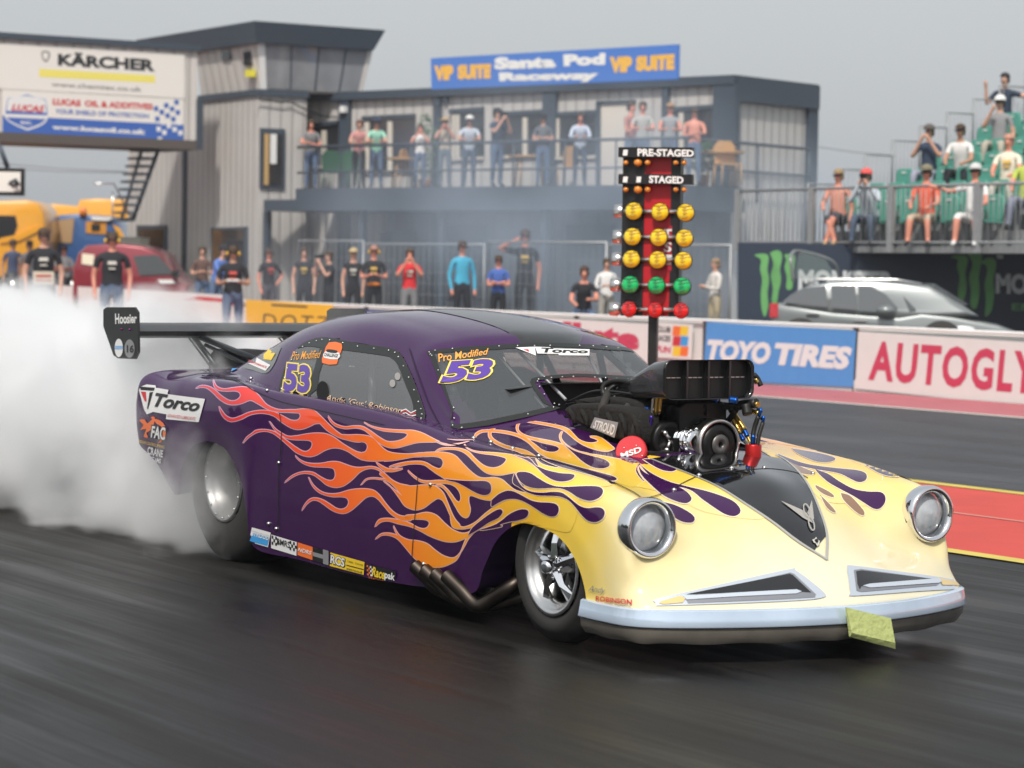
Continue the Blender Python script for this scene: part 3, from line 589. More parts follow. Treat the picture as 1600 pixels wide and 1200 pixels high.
T(Z(800, 820, 6, [(800, 665), (1130, 705), (1128, 752), (798, 712)]), 'ROBINSON', SR, bold=.02); T(Z(800, 820, 6, [(800, 722), (1120, 760), (1120, 775), (800, 735)]), 'RACE CARS', SGY, bold=0)
# air inlets in the nose: chrome rim, black opening, bar and amber lens
zS = lambda p: Z(960, 800, 4.7059, p); zT = lambda p: Z(1160, 660, 3.2425, p)
RIM = mat('painted_chrome', (.66, .72, .80), .22, .5); BARM = mat('painted_chrome_light', (.72, .78, .86), .2, .5); LENS = mat('lens_cream', (.72, .52, .22), .3, 0, .5)
OUTN = cr(zS([(300, 668), (322, 640), (800, 532), (1285, 425), (1328, 432), (1440, 512), (1540, 598), (1535, 630), (1380, 652), (900, 675), (345, 692), (308, 684)]), 3)
OUTF = cr(zT([(528, 735), (560, 729), (780, 757), (1000, 787), (1090, 806), (1112, 830), (1080, 845), (880, 858), (565, 881), (545, 865), (536, 800)]), 3)
P(RIM, OUTN, .0045); P(RIM, OUTF, .0045)
P(mat('inlet_grey', (.30, .31, .34), .3, .5), zS([(520, 632), (1290, 452), (1318, 462), (1478, 610), (1470, 632), (1200, 648), (540, 676)]), .0062)  # grey airbrush tone left showing under the bar
P(NOSEB, zS([(520, 612), (1285, 462), (1308, 472), (1442, 598), (1370, 592), (1340, 573), (900, 600)]), .0075)
P(BARM, zS([(500, 625), (900, 600), (1335, 576), (1372, 590), (1335, 606), (900, 628), (530, 652)]), .009); P(LENS, zS([(328, 676), (340, 662), (480, 622), (522, 640), (500, 672), (360, 684)]), .0075)
P(mat('inlet_grey'), zT([(562, 752), (600, 748), (965, 797), (1000, 815), (980, 830), (600, 862), (575, 855)]), .0062)
P(NOSEB, zT([(572, 760), (600, 755), (960, 797), (925, 803), (640, 822), (598, 835), (590, 850), (578, 820)]), .0075)
P(BARM, zT([(604, 832), (640, 822), (990, 795), (1005, 810), (990, 818), (640, 842)]), .009); P(LENS, zT([(985, 792), (1080, 812), (1094, 828), (1010, 828)]), .0075)
# the letter badge on the nose
EMB = mat('badge_silver', (.62, .58, .52), .3, .6)
P(EMB, zN([(1130, 883), (1238, 930), (1264, 948), (1296, 1000), (1245, 972)]), .0095); P(EMB, zN([(1290, 880), (1301, 975), (1290, 990), (1266, 945)]), .0095)
for cx, cy, rx, ry in ((1263, 934, 15, 33), (1287, 1003, 13, 34)):
    line_on(body, D_ALL, zN([(cx+rx*math.cos(a)*1+ry*math.sin(a)*.25, cy+ry*math.sin(a)) for a in np.linspace(0, 2*math.pi, 20)[:-1]]), 2., EMB, .011)
P(mat('chipped_paint', (.5, .49, .45), .8), zN([(1292, 1085), (1305, 1080), (1312, 1070), (1320, 1085), (1332, 1092), (1328, 1112), (1318, 1120), (1310, 1104), (1300, 1100)]), .0095)
P(GAP, zN([(1303, 1086), (1316, 1080), (1324, 1092), (1318, 1106), (1308, 1098)]), .0105)
bo = body.build('body', car, recalc=False)

# cabin shell
cabm = MB(); cabm.add(KV, KF2, PURP, True)
# black stripe over the roof
rs = [(x, y) for x, y in ((-1.248, -.205), (-1.6, -.19), (-2.0, -.185), (-2.5, -.175), (-3.0, -.16), (-3.0, .16), (-2.5, .175), (-2.0, .185), (-1.6, .19), (-1.248, .205), (-1.222, .1), (-1.215, 0), (-1.222, -.1))]
def D_TOPC(x, y, off=0.):
    h, n, i, d = bvh_cab.ray_cast(Vector((x, y, 2.2)), Vector((0, 0, -1)), 3)
    if h is None: return None
    return h+(n if n.z > 0 else -n)*off
poly_on(cabm, D_TOPC, rs, mat('black_roof', (.012, .012, .012), .3, 0, .6), .003, .05)
cabm.build('roof', car, recalc=False)
GLASS = mat('window_tint', (.20, .21, .22), .06, 0, .0, 1.0, alpha=.62)
GLASS_W = mat('windscreen_tint', (.11, .12, .13), .06, 0, .0, 1.0, alpha=.58)
FRAME = mat('window_band', (.018, .020, .018), .35)
def ringfill(mb, pf, outer, inner, m, off):
    """band between an outer and inner outline"""
    P = [Vector(p) for p in outer]; Q = [Vector(p) for p in inner]; n, k = len(P), len(Q)
    vs, es, fs, *_ = delaunay_2d_cdt(P+Q, [(i, (i+1) % n) for i in range(n)]+[(n+i, n+(i+1) % k) for i in range(k)], [], 0, 1e-5)
    V = [pf(v.x, v.y, off) for v in vs]; F = []
    for f in fs:
        c = sum((vs[i] for i in f), Vector((0, 0)))/3
        if inpoly(c, P) and not inpoly(c, Q) and all(V[i] is not None for i in f): F.append(f)
    mb.add(V if all(v is not None for v in V) else [v or Vector() for v in V], F, m, True)
def dense(pts, n=4, sharp=()): return [tuple(p) for p in cr(pts, n, True, sharp)]
sw = MB(); SWo = dense(SIDEWIN); G1 = dense(SIDEGL1, 3); G2 = dense(SIDEGL2, 3)
poly_on(sw, D_CAB, SWo, GLASS, .002, 10)
for V0, F0, m0 in [(list(sw.v), list(sw.f), GLASS)]: pass
band = MB()
ringfill(band, D_CAB, SWo, dense(zD([(150, 440), (185, 355), (250, 318), (330, 308), (460, 330), (560, 335), (900, 380), (960, 400), (1010, 450), (1070, 600), (1120, 720), (1135, 800), (1120, 850), (900, 815), (440, 735), (285, 705), (110, 650)]), 3), FRAME, .005)
poly_on(band, D_CAB, zD([(412, 305), (470, 318), (440, 400), (400, 520), (385, 640), (380, 735), (310, 715), (340, 560), (375, 430)]), FRAME, .0055, 10)
for mbq, nm in ((sw, 'side_window'),):
    o = mbq.build(nm, car, recalc=False)
    n2 = MB(); n2.add([(v[0], -v[1], v[2]) for v in mbq.v], mbq.f, GLASS, True); o2 = n2.build(nm, car, recalc=False)
    b2 = MB(); b2.add([(v[0], -v[1], v[2]) for v in band.v], band.f, FRAME, True)
    for q in np.linspace(0, len(SWo)-1, 34):
        p = SWo[int(q)]; c = Vector((sum(a[0] for a in SWo)/len(SWo), sum(a[1] for a in SWo)/len(SWo))); d = (c-Vector(p)).normalized()*5
        h = D_CAB(p[0]+d.x, p[1]+d.y, .006)
        if h: band.ball(h, .005, SCREW, 6)
    band.build('window_frame', o, recalc=False); b2.build('window_frame', o2, recalc=False)
    SETS = []
    def nst(n_): 
        SETS.append((MB(), n_)); return SETS[-1][0]
    st = nst('number_sticker')
    ST = lambda q, s, m, off=.007, **k: text_on(st, D_CAB, q, s, m, off, **k)
    q5 = zD([(150, 440), (345, 460), (325, 680), (115, 655)])
    NUM = mat('number_purple', (.10, .05, .32), .35); OUTL = mat('number_outline', (.85, .68, .12), .4); TAN = mat('signwriter_tan', (.72, .50, .32), .5); ORW = mat('signwriter_orange', (.80, .36, .06), .5)
    ST(q5, '53', OUTL, .007, bold=.085, grow=.05, shear=-.05); ST(q5, '53', NUM, .0085, bold=.05, shear=-.05)
    st = nst('class_sticker'); ST(zD([(190, 350), (420, 340), (410, 400), (180, 420)]), 'Pro Modified', ORW, shear=.3, bold=.005)
    st = nst('name_sticker'); ST(zD([(450, 680), (1050, 785), (1050, 850), (440, 740)]), "Andy 'Gus' Robinson", TAN, shear=.4, bold=0)
    st = nst('event_sticker')
    for cpt, col_, pts in ((0, SO, [(478, 280), (578, 290), (570, 360), (548, 390), (538, 450), (425, 440), (440, 360)]), (0, SW, [(455, 350), (560, 362), (548, 412), (440, 400)]), (0, SK, [(470, 335), (545, 345), (535, 365), (465, 355)])):
        poly_on(st, D_CAB, cr(zD(pts), 2), col_, .007+.0015*(col_ is not SO)+.0012*(col_ is SK), 8)
    ST(zD([(446, 362), (555, 374), (548, 400), (442, 388)]), 'CHALLENGE', SK, .0095, bold=.02)
    st = nst('air_vent')
    poly_on(st, D_CAB, [(506+9.5*math.cos(a), 612+16*math.sin(a)) for a in np.linspace(0, 6.28, 24)[:-1]], mat('vent_black', (.003, .003, .003), .9), .0075, 8)
    for cx, cy in ((615, 600), (623, 589)): st = nst('latch'); poly_on(st, D_CAB, [(cx+4.5*math.cos(a), cy+6*math.sin(a)) for a in np.linspace(0, 6.28, 16)[:-1]], mat('latch_disc', (.45, .42, .40), .4, .5), .0075, 8)
    st = nst('swoosh_sticker')
    for k in range(3): line_on(st, D_CAB, zD([(1040, 815+k*12), (1080, 800+k*14), (1120, 830+k*12), (1160, 810+k*18)]), 1.5, (SW, SR, SW)[k], .008, False)
    for a_, n_ in SETS: a_.build(n_, o, recalc=False)
ws = MB(); wo = dense(WSH, 3, (0,)); poly_on(ws, D_CAB, wo, GLASS_W, .002, 12)
WSV = list(ws.v); n0 = [f for f in ws.f if not all(WSV[i][1] > .34 for i in f)]; mf = [f for f in ws.f if all(WSV[i][1] < -.30 for i in f)]
ws = MB(); ws.add(WSV, n0, GLASS_W, True); ws.add([(v[0], -v[1], v[2]) for v in WSV], mf, GLASS_W, True); wso = ws.build('windscreen', car, recalc=False)
wb = MB(); ringfill(wb, D_CAB, wo, dense(WGL, 3), FRAME, .005)
WBV = [(v[0], -v[1], v[2]) for v in wb.v]; wb.add(WBV, [f for f in wb.f if all(WBV[i][1] > .3 for i in f)], FRAME, True)
for q in np.linspace(0, len(wo)-1, 46):
    p = wo[int(q)]; c = Vector((850, 590)); d = (c-Vector(p)).normalized()*4.5; h = D_CAB(p[0]+d.x, p[1]+d.y, .006)
    if h: wb.ball(h, .005, SCREW, 6)
wb.build('window_frame', wso, recalc=False)
SETS = []; st = nst('class_sticker'); ST = lambda q, s, m, off=.007, **k: text_on(st, D_CAB, q, s, m, off, **k)
ST(zW([(160, 322), (470, 288), (470, 325), (175, 372)]), 'Pro Modified', ORW, shear=.3, bold=.012)
st = nst('number_sticker')
q5 = zW([(205, 368), (500, 350), (490, 465), (185, 500)])
ST(q5, '53', OUTL, .007, bold=.085, grow=.045, shear=.15); ST(q5, '53', NUM, .0085, bold=.05, shear=.15)
st = nst('sponsor_sticker'); poly_on(st, D_CAB, zW([(630, 285), (745, 280), (750, 332), (725, 322)]), SW, .007, 8); poly_on(st, D_CAB, zW([(675, 296), (705, 296), (712, 312), (698, 306)]), SR, .0085, 8)
poly_on(st, D_CAB, zW([(745, 280), (835, 283), (840, 290), (1068, 295), (1066, 332), (885, 330), (885, 322), (760, 320)]), SW, .007, 8)
ST(zW([(782, 286), (1060, 298), (1056, 320), (780, 316)]), 'Torco', SK, .0085, bold=.035, shear=.1)
for a_, n_ in SETS: a_.build(n_, wso, recalc=False)
# rear window panel sticker and frame
rw = MB(); RW = cr(zC([(810, 370), (930, 250), (1010, 240), (990, 300), (960, 370), (920, 412), (850, 395)]), 3)
poly_on(rw, D_CAB, RW, mat('rear_window_tint', (.12, .13, .12), .08, 0, 0, 1.), .003, 9)
poly_on(rw, D_CAB, zC([(800, 350), (850, 320), (945, 370), (920, 400)]), SW, .005, 8); text_on(rw, D_CAB, zC([(835, 345), (930, 378), (924, 388), (828, 355)]), 'PERFORMANCE', SR, .0065)
poly_on(rw, D_CAB, zC([(870, 310), (900, 280), (950, 275), (970, 310), (950, 345), (910, 340)]), SY, .005, 8)
rw.build('rear_window', car, recalc=False)
lb = MB(); poly_on(lb, D_ALL, zC([(705, 378), (775, 350), (808, 372), (740, 405)]), SB, .006, 8); lb.build('sticker', bo, recalc=False)

# bumper
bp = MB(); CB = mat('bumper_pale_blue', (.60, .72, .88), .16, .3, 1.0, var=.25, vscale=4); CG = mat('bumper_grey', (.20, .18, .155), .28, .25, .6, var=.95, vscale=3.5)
PL = [(.33, .895), (.50, .90), (.66, .885), (.76, .80), (.86, .60), (.935, .38), (.975, .19), (.99, 0)]
PLf = crs(np.array([[(x, -y, 0) for x, y in PL]+[(x, y, 0) for x, y in PL[::-1][1:]]])[0][:, None, :], 5)[:, 0]
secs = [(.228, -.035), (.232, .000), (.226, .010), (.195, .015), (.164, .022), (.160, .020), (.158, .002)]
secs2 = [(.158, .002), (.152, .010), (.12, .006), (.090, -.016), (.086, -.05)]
def sweep(mb, secs, m):
    vs = []; fs = []; k = len(secs)
    for i, p in enumerate(PLf):
        d = PLf[min(i+1, len(PLf)-1)]-PLf[max(i-1, 0)]; nrm = np.array([d[1], -d[0], 0]); nrm /= np.linalg.norm(nrm)
        for z, o in secs: vs.append((p[0]+nrm[0]*o, p[1]+nrm[1]*o, z+.003*math.sin(i*.9)*(z < .1)))
    for i in range(len(PLf)-1):
        for q in range(k-1): fs.append((i*k+q, i*k+q+1, (i+1)*k+q+1, (i+1)*k+q))
    mb.add(vs, fs, m, True)
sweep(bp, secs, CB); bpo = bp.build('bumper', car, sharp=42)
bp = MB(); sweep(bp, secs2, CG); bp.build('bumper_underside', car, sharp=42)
# folded tag hanging from the bumper
tg = MB(); TG = mat('tag_yellow_green', (.52, .58, .22), .75, var=.25, vscale=60, bump=.3)
a = CAR.on(1322, 950, 1, -.06); pts = [CAR.on(px, py, 1, y) for px, py, y in ((1322, 950, .02), (1392, 968, .16), (1400, 1013, .16), (1327, 996, .02))]
pts = [Vector((1.02+.02, p.y, p.z)) for p in pts]
pl = lambda px, py: CAR.on(px, py, 0, 1.035)
c4 = [pl(1322, 949), pl(1392, 966), pl(1399, 1014), pl(1328, 995)]; m4 = [pl(1328, 988), pl(1396, 1004)]
tg.add(c4+[p-Vector((.006, 0, 0)) for p in c4]+[m4[0]+Vector((.012, 0, 0)), m4[1]+Vector((.012, 0, 0))], [(0, 1, 9, 8), (8, 9, 2, 3), (4, 5, 6, 7), (0, 4, 5, 1), (3, 7, 6, 2), (0, 8, 3, 7, 4), (1, 5, 6, 2, 9)], TG)
tag(tg.build('bumper_tag', car), 'crumpled yellow green tag')
# headlights
for s in (-1, 1):
    hl = MB(); c = (.497, s*.755, .545)
    hl.lathe([(.04, .116), (.065, .126), (.105, .128), (.125, .122), (.13, .114), (.118, .099), (.085, .096)], CHROME, c, 0)
    ho = hl.build('headlight', car)
    ln = MB(); ln.lathe([(.060, .001), (.060, .096)], mat('reflector', (.66, .68, .70), .3, .4), c, 0); ln.lathe([(.117, .001), (.113, .03), (.104, .06), (.088, .088), (.082, .097)], mat('headlight_glass', (.80, .84, .90), .04, 0, 1., 1., alpha=.55, var=.6, vscale=14), c, 0)
    for k in range(3): ln.tube([(c[0]+.062, c[1]-.05+.045*k, c[2]-.06), (c[0]+.062, c[1]-.04+.045*k, c[2]+.06)], .008, mat('reflector_rib', (.35, .5, .6), .3, .6), 6)
    ln.build('lens', ho)
# wheels
def wheel(x, y, R0, W, rim, front):
    s = -1 if y < 0 else 1; cz = R0-.006; t = MB(); h = W/2
    prof = [(-h+.02, rim), (-h, rim+.03), (-h-.004, (rim+R0)/2), (-h+.006, R0-.05), (-h+.03, R0-.012), (-h+.06, R0), (h-.06, R0), (h-.03, R0-.012), (h-.006, R0-.05), (h+.004, (rim+R0)/2), (h, rim+.03), (h-.02, rim)]
    c = (x, y, cz); t.lathe(prof, RUBBER, c, 1, 56)
    to = t.build('wheel', car)
    r = MB(); o = s*h
    pr = [(o*.95, rim+.004), (o*1.0, rim-.004), (o*.97, rim-.016), (o*.80, rim-.022), (o*.72, rim-.032), (o*.45, rim-.05), (o*.2, rim-.055), (-o*.9, rim-.03)]
    r.lathe(pr, ALU if front else mat('rim_spun', (.45, .45, .45), .42, 1.0, var=.1), c, 1, 56)
    yo = y+s*(h*.55 if front else h*.35)
    if front:
        r.lathe([(yo-y-s*.02, .001), (yo-y+s*.02, .04), (yo-y+s*.02, .05), (yo-y-s*.06, .06)], ALU, c, 1)
        r.lathe([(yo-y+s*.02, .030), (yo-y+s*.065, .028), (yo-y+s*.07, .02), (yo-y+s*.07, .001)], CHROME, c, 1, 24)
        for k in range(5):
            a = 2*math.pi*k/5+.35; ca, sa = math.cos(a), math.sin(a)
            def pt(r_, w_, yy): return (x+r_*ca-w_*sa, yy, cz+r_*sa+w_*ca)
            vs = [pt(.035, -.026, yo+s*.012), pt(.035, .026, yo+s*.012), pt(.10, .018, yo+s*.012), pt(rim-.03, .034, yo-s*.01), pt(rim-.03, -.034, yo-s*.01), pt(.10, -.018, yo+s*.012),
                  pt(.035, 0, yo+s*.035), pt(.10, 0, yo+s*.028), pt(rim-.03, 0, yo+s*.005), pt(.035, -.026, yo-s*.03), pt(.035, .026, yo-s*.03), pt(rim-.03, .034, yo-s*.04), pt(rim-.03, -.034, yo-s*.04)]
            r.add(vs, [(0, 6, 7, 5), (6, 1, 2, 7), (5, 7, 8, 4), (7, 2, 3, 8), (0, 5, 4, 12, 9), (1, 10, 11, 3, 2), (4, 8, 3, 11, 12), (9, 12, 11, 10)], CHROME)
            b = a+math.pi/5; r.ball((x+.05*math.cos(b), yo+s*.02, cz+.05*math.sin(b)), .009, CHROME, 8)
        r.lathe([(0, .02), (0, .13)], mat('brake_disc', (.25, .24, .23), .4, 1.0), (x, yo-s*.05, cz), 1, 32)
    else:
        r.lathe([(yo-y, .001), (yo-y, .10), (yo-y-s*.05, .15), (yo-y-s*.05, rim-.05)], mat('rim_disc', (.30, .29, .28), .62, .8), c, 1, 40)
        for k in range(16):
            a = 2*math.pi*k/16; r.ball((x+(rim-.02)*math.cos(a), y+s*h*.98, cz+(rim-.02)*math.sin(a)), .007, SCREW, 6)
    r.build('rim', to)
for s in (-1, 1):
    wheel(0, s*.765, .334, .16, .21, True); wheel(-3.30, s*.61, .446, .40, .225, False)
# chassis underside, wheel tubs, firewall, cockpit floor
ch = MB(); DK = mat('chassis_black', (.008, .008, .008), .7)
ch.box(-2.7, -.55, -.80, .80, .13, .17, DK); ch.box(-.6, .5, -.5, .5, .14, .18, DK); ch.box(-4.1, -2.7, -.40, .40, .2, .5, DK); ch.box(.40, .80, -.7, .7, .12, .2, DK)
for s in (-1, 1):
    ch.box(-.62, .42, s*.52, s*.56, .16, .64, DK); ch.box(-3.85, -2.75, s*.42, s*.45, .2, .86, DK); ch.box(-3.9, -2.72, s*.44, s*.84, .88, .90, DK)
ch.box(-.90, -.88, -.62, .62, .15, .80, DK); ch.add([(-1.12, -.42, .6), (-1.12, .42, .6), (-1.12, .42, 1.03), (-1.12, .2, 1.055), (-1.12, -.2, 1.055), (-1.12, -.42, 1.03), (-1.02, .42, 1.03), (-1.02, .2, 1.055), (-1.02, -.2, 1.055), (-1.02, -.42, 1.03)], [(0, 1, 2, 3, 4, 5), (2, 6, 7, 3), (3, 7, 8, 4), (4, 8, 9, 5)], DK); ch.box(-1.12, -.88, -.45, .45, .6, .62, DK); ch.box(-2.95, -2.9, -.6, .6, .15, 1.05, DK)
ch.build('chassis', car)
# roll cage and seat seen through the glass
cg = MB(); TB = mat('cage_tube', (.30, .31, .33), .4, .3)
for s in (-1, 1):
    cg.tube([(-1.08, s*.60, .78), (-1.36, s*.54, 1.05), (-1.62, s*.50, 1.2), (-2.3, s*.50, 1.28), (-2.75, s*.5, 1.15), (-3.0, s*.5, .8)], .02, TB)
    cg.tube([(-2.2, s*.52, .2), (-2.2, s*.5, 1.27)], .02, TB); cg.tube([(-1.6, s*.62, .6), (-1.63, s*.57, .9), (-1.65, s*.50, 1.2)], .018, TB)
cg.tube([(-1.6, -.5, 1.2), (-1.6, .5, 1.2)], .018, TB); cg.tube([(-2.3, -.5, 1.28), (-2.3, .5, 1.28)], .018, TB)
cg.tube([(-1.0, -.12, .98), (-1.32, -.20, 1.21)], .008, mat('cage_light', (.62, .63, .65), .35, .3)); cg.tube([(-1.0, .12, 1.0), (-1.3, .18, 1.22)], .008, mat('cage_light')); cg.tube([(-1.05, -.20, .93), (-1.37, -.28, 1.185)], .006, mat('cage_light'))
cg.build('roll_cage', car)
se = MB(); se.prism([(-2.0, .3), (-2.15, 1.05), (-2.3, 1.08), (-2.35, .3)], 1, .1, .5, mat('seat_black', (.02, .02, .022), .7), .04); se.prism([(-1.6, .3), (-1.6, .42), (-2.2, .40), (-2.2, .3)], 1, .1, .5, mat('seat_black'), .03); se.build('seat', car)
# exhausts
ex = MB(); EXM = mat('burnt_steel', (.07, .058, .05), .45, 1.0, var=.4, vscale=12)
for k, (ox, oy) in enumerate(((648, 884), (663, 890), (679, 896), (697, 899))):
    a = CAR.on(ox, oy, 1, -.90); e = CAR.on(ox+40+k*3, oy+38+k*3, 1, -.84)
    if k == 3: pts = [a, a*.5+e*.5, e, CAR.on(770, 935, 1, -.80), CAR.on(805, 912, 1, -.74), CAR.on(830, 890, 1, -.6)]
    else: pts = [a, a*.5+e*.5, e, e+Vector((.14, .06, .0)), e+Vector((.3, .18, .06))]
    c3 = [Vector(p) for p in pts]; sm = []
    A = crs(np.array([tuple(p) for p in c3])[:, None, :], 5)[:, 0]
    p_ = MB(); p_.tube(A, .033, EXM, 16, cap=False); p_.lathe([(0, .001), (0, .030)], GAP, tuple(A[0]+(A[1]-A[0])*.4), 0, 12)
    p_.build('exhaust_pipe', car)
fl = MB(); fl.add([CAR.on(px, py, 1, y) for px, py, y in ((752, 850, -.86), (735, 928, -.86), (765, 925, -.72), (785, 880, -.66), (789, 852, -.66), (775, 838, -.75))], [(0, 1, 2, 3, 4, 5)], mat('inner_wing', (.05, .012, .11), .4, 0, .6)); fl.build('inner_wing', car)
# rear wing
wg = MB(); WM = mat('wing_carbon', (.02, .021, .022), .35)
ap = [(0, 0), (.03, .022), (.12, .036), (.24, .026), (.34, .0), (.36, -.004), (.34, -.03), (.2, -.045), (.08, -.045), (.01, -.02)]
wx, wz = -4.98, 1.205
wg.prism([(wx+x*1., wz+z*1.1) for x, z in ap], 1, -.74, .74, WM); wgo = wg.build('rear_wing', car, sharp=40)
for s in (-1, 1):
    ep = MB(); EPX = [(163, 484), (168, 480), (212, 480), (217, 488), (218, 550), (213, 561), (186, 560), (179, 555), (163, 510)]
    q = [CAR.on(px, py, 1, -.75) for px, py in EPX]; ep.prism([(v.x, v.z) for v in q], 1, s*.745, s*.757, mat('end_plate', (.012, .012, .010), .3, 0, .5))
    if s < 0:
        pf = flat(CAR, 1, -.757); zP = lambda p: Z(140, 460, 5, p)
        text_on(ep, pf, zP([(198, 150), (370, 150), (368, 225), (200, 232)]), 'Hoosier', SW, .002, bold=.03)
        for cx, cy, rx, ry, c1 in ((228, 418, 32, 72, SW), (312, 424, 40, 72, SGY)):
            poly_on(ep, pf, zP([(cx+rx*math.cos(a), cy+ry*math.sin(a)) for a in np.linspace(0, 6.28, 22)[:-1]]), c1, .002, 10)
        poly_on(ep, pf, zP([(198, 402), (258, 402), (258, 428), (198, 428)]), SB, .003, 10); text_on(ep, pf, zP([(200, 406), (256, 406), (256, 424), (200, 424)]), 'GOLD', SW, .004); text_on(ep, pf, zP([(290, 395), (345, 395), (345, 455), (290, 455)]), '16', SK, .004, bold=.03)
        for q in ((250, 272), (312, 275)): ep.ball(pf(*zP([q])[0], .002), .008, mat('screw_purple', (.2, .03, .2), .3, .8), 8)
    ep.build('end_plate', wgo)
st_ = MB(); STM = mat('strut_steel', (.035, .04, .045), .35, .6)
for y in (-.30, .30):
    top_ = Vector((-4.80, y, 1.18))
    st_.tube([top_, (-4.45, y, 1.0)], .016, STM); st_.tube([top_, (-3.55, y*.9, 1.0)], .018, STM); st_.tube([(-4.6, y, 1.12), (-3.9, y, 1.0)], .012, STM); st_.tube([(-4.88, y, 1.18), (-4.5, y, .98)], .006, STM)
st_.build('wing_strut', wgo)
pk = MB(); PC = mat('parachute_pack', (.012, .012, .014), .85, bump=.3)
for y in (-.28, .10): pk.prism([(-4.62, .93), (-4.62, 1.06), (-4.55, 1.10), (-4.20, 1.10), (-4.15, 1.04), (-4.15, .93)], 1, y, y+.26, PC, .03)
pk.build('parachute_pack', car)
# ---------------- engine
CP = lambda px, py, y: CAR.on(px, py, 1, y)
BLK = mat('carbon_scoop', (.010, .010, .011), .22, 0, .6); AN = mat('anodised_black', (.010, .010, .010), .35, .4); BRS = mat('brass', (.62, .42, .12), .3, 1.0); BLU = mat('anodised_blue', (.02, .12, .5), .3, .9); RED = mat('anodised_red', (.55, .02, .02), .3, .6)
en = MB()
def rrect(cx, cz, hw, hh, r, n=5):
    out = []
    for sx, sz, a0 in ((1, 1, 0), (-1, 1, 90), (-1, -1, 180), (1, -1, 270)):
        for k in range(n+1):
            a = R(a0+90*k/n); out.append((cx+sx*(hw-r)+r*math.cos(a), cz+sz*(hh-r)+r*math.sin(a)))
    return out
FY, FZ = -.045, 1.122
ringsS = [(.03, rrect(FY, FZ, .235, .083, .04)), (.045, rrect(FY, FZ, .242, .088, .04)), (.02, rrect(FY, FZ, .240, .087, .04)), (-.12, rrect(FY, FZ-.01, .215, .082, .04)), (-.32, rrect(FY, FZ-.045, .165, .058, .035)), (-.52, rrect(FY, FZ-.085, .12, .028, .02))]
vs = []; fs = []; nq = len(ringsS[0][1])
for x, rg in ringsS: vs += [(x, a, b) for a, b in rg]
for i in range(len(ringsS)-1):
    for k in range(nq): fs.append((i*nq+k, i*nq+(k+1) % nq, (i+1)*nq+(k+1) % nq, (i+1)*nq+k))
fs.append(tuple((len(ringsS)-1)*nq+k for k in range(nq)))
en.add(vs, fs, BLK, True)
en.add([(.0, a, b) for a, b in rrect(FY, FZ, .235, .083, .04)], [tuple(range(nq))], mat('scoop_inside', (.008, .009, .009), .4))
for k in (-1, 0, 1): en.box(-.01, .034, FY+k*.117-.005, FY+k*.117+.005, FZ-.082, FZ+.082, BLK)
for k in range(4):
    for q in range(3): en.box(.004, .008, FY-.21+k*.117+q*.027, FY-.19+k*.117+q*.027, FZ+.006, FZ+.010, ALU)
en.build('air_scoop', car)
bl = MB()
bl.prism(rrect(0, .93, .13, .09, .04), 0, -.62, -.06, AN, .01)
for k in range(9): bl.box(-.60+k*.06, -.585+k*.06, -.145, .145, .86, 1.0, AN)
bl.box(-.6, -.05, -.17, .17, .80, .86, AN); bl.prism(rrect(0, 1.02, .12, .03, .02), 0, -.5, -.1, AN)
bl.build('supercharger', car)
dr = MB(); c = CP(1118, 694, .02)
yx = c.y; dr.lathe([(-.12, .10), (-.11, .112), (.03, .114), (.045, .108), (.045, .098)], mat('drum_steel', (.32, .31, .30), .3, 1.0), (c.x-.02, c.y, c.z), 0, 40)
dr.lathe([(.046, .112), (.052, .112), (.052, .100), (.046, .100)], ALU, (c.x-.02, c.y, c.z), 0, 40, closed=True)
dr.lathe([(.02, .098), (.05, .085), (.055, .05), (.05, .045), (.058, .03), (.05, .012), (.03, .001)], AN, (c.x-.02, c.y, c.z), 0, 40)
dr.lathe([(.056, .046), (.062, .044), (.062, .014), (.056, .012)], mat('hub_dull', (.16, .155, .15), .4, .8), (c.x-.02, c.y, c.z), 0, 30)
text_on(dr, lambda px, py, off=0.: (lambda t, xx: Vector((c.x-.02+xx, c.y+.1155*math.sin(t), c.z+.1155*math.cos(t))))(-R(28)+(.5-py)*R(32), -.11+.11*px), [(0, 0), (1, 0), (1, 1), (0, 1)], '53', SK, 0)
dr.build('blower_drive', car)
al = MB(); c1 = CP(1043, 688, -.17)
al.lathe([(-.05, .085), (.01, .09), (.02, .085), (.02, .06), (.012, .055), (.012, .001)], AN, tuple(c1), 0, 32)
for k in range(3):
    a = 2*math.pi*k/3+.15; al.tube([(c1.x+.02, c1.y, c1.z), (c1.x+.02, c1.y+.042*math.cos(a), c1.z+.042*math.sin(a))], .009, ALU, 8); al.ball((c1.x+.018, c1.y+.044*math.cos(a), c1.z+.044*math.sin(a)), .014, ALU, 8)
al.build('idler_pulley', car)
fn = MB(); c2 = CP(1076, 690, -.085)
for k in range(6): fn.lathe([(-.05+k*.02, .03), (-.05+k*.02, .075-.004*k), (-.04+k*.02, .075-.004*k), (-.04+k*.02, .03)], CHROME, tuple(c2), 0, 28)
for k in range(12):
    a = 2*math.pi*k/12; fn.ball((c2.x+.055, c2.y+.06*math.cos(a), c2.z+.06*math.sin(a)), .010, CHROME, 6)
fn.build('alternator', car)
mg = MB(); c3 = CP(986, 705, -.38); ax = Vector((.55, -.75, .38)).normalized()
u_ = ax.orthogonal().normalized(); v_ = ax.cross(u_)
vs = []; fs = []; prof = [(-.06, .05), (-.03, .068), (.0, .072), (.006, .070), (.010, .066)]
for a_, r_ in prof: vs += [c3+ax*a_+(u_*math.cos(t)+v_*math.sin(t))*r_ for t in np.linspace(0, 2*math.pi, 25)[:-1]]
for i in range(len(prof)-1):
    for k in range(24): fs.append((i*24+k, i*24+(k+1) % 24, (i+1)*24+(k+1) % 24, (i+1)*24+k))
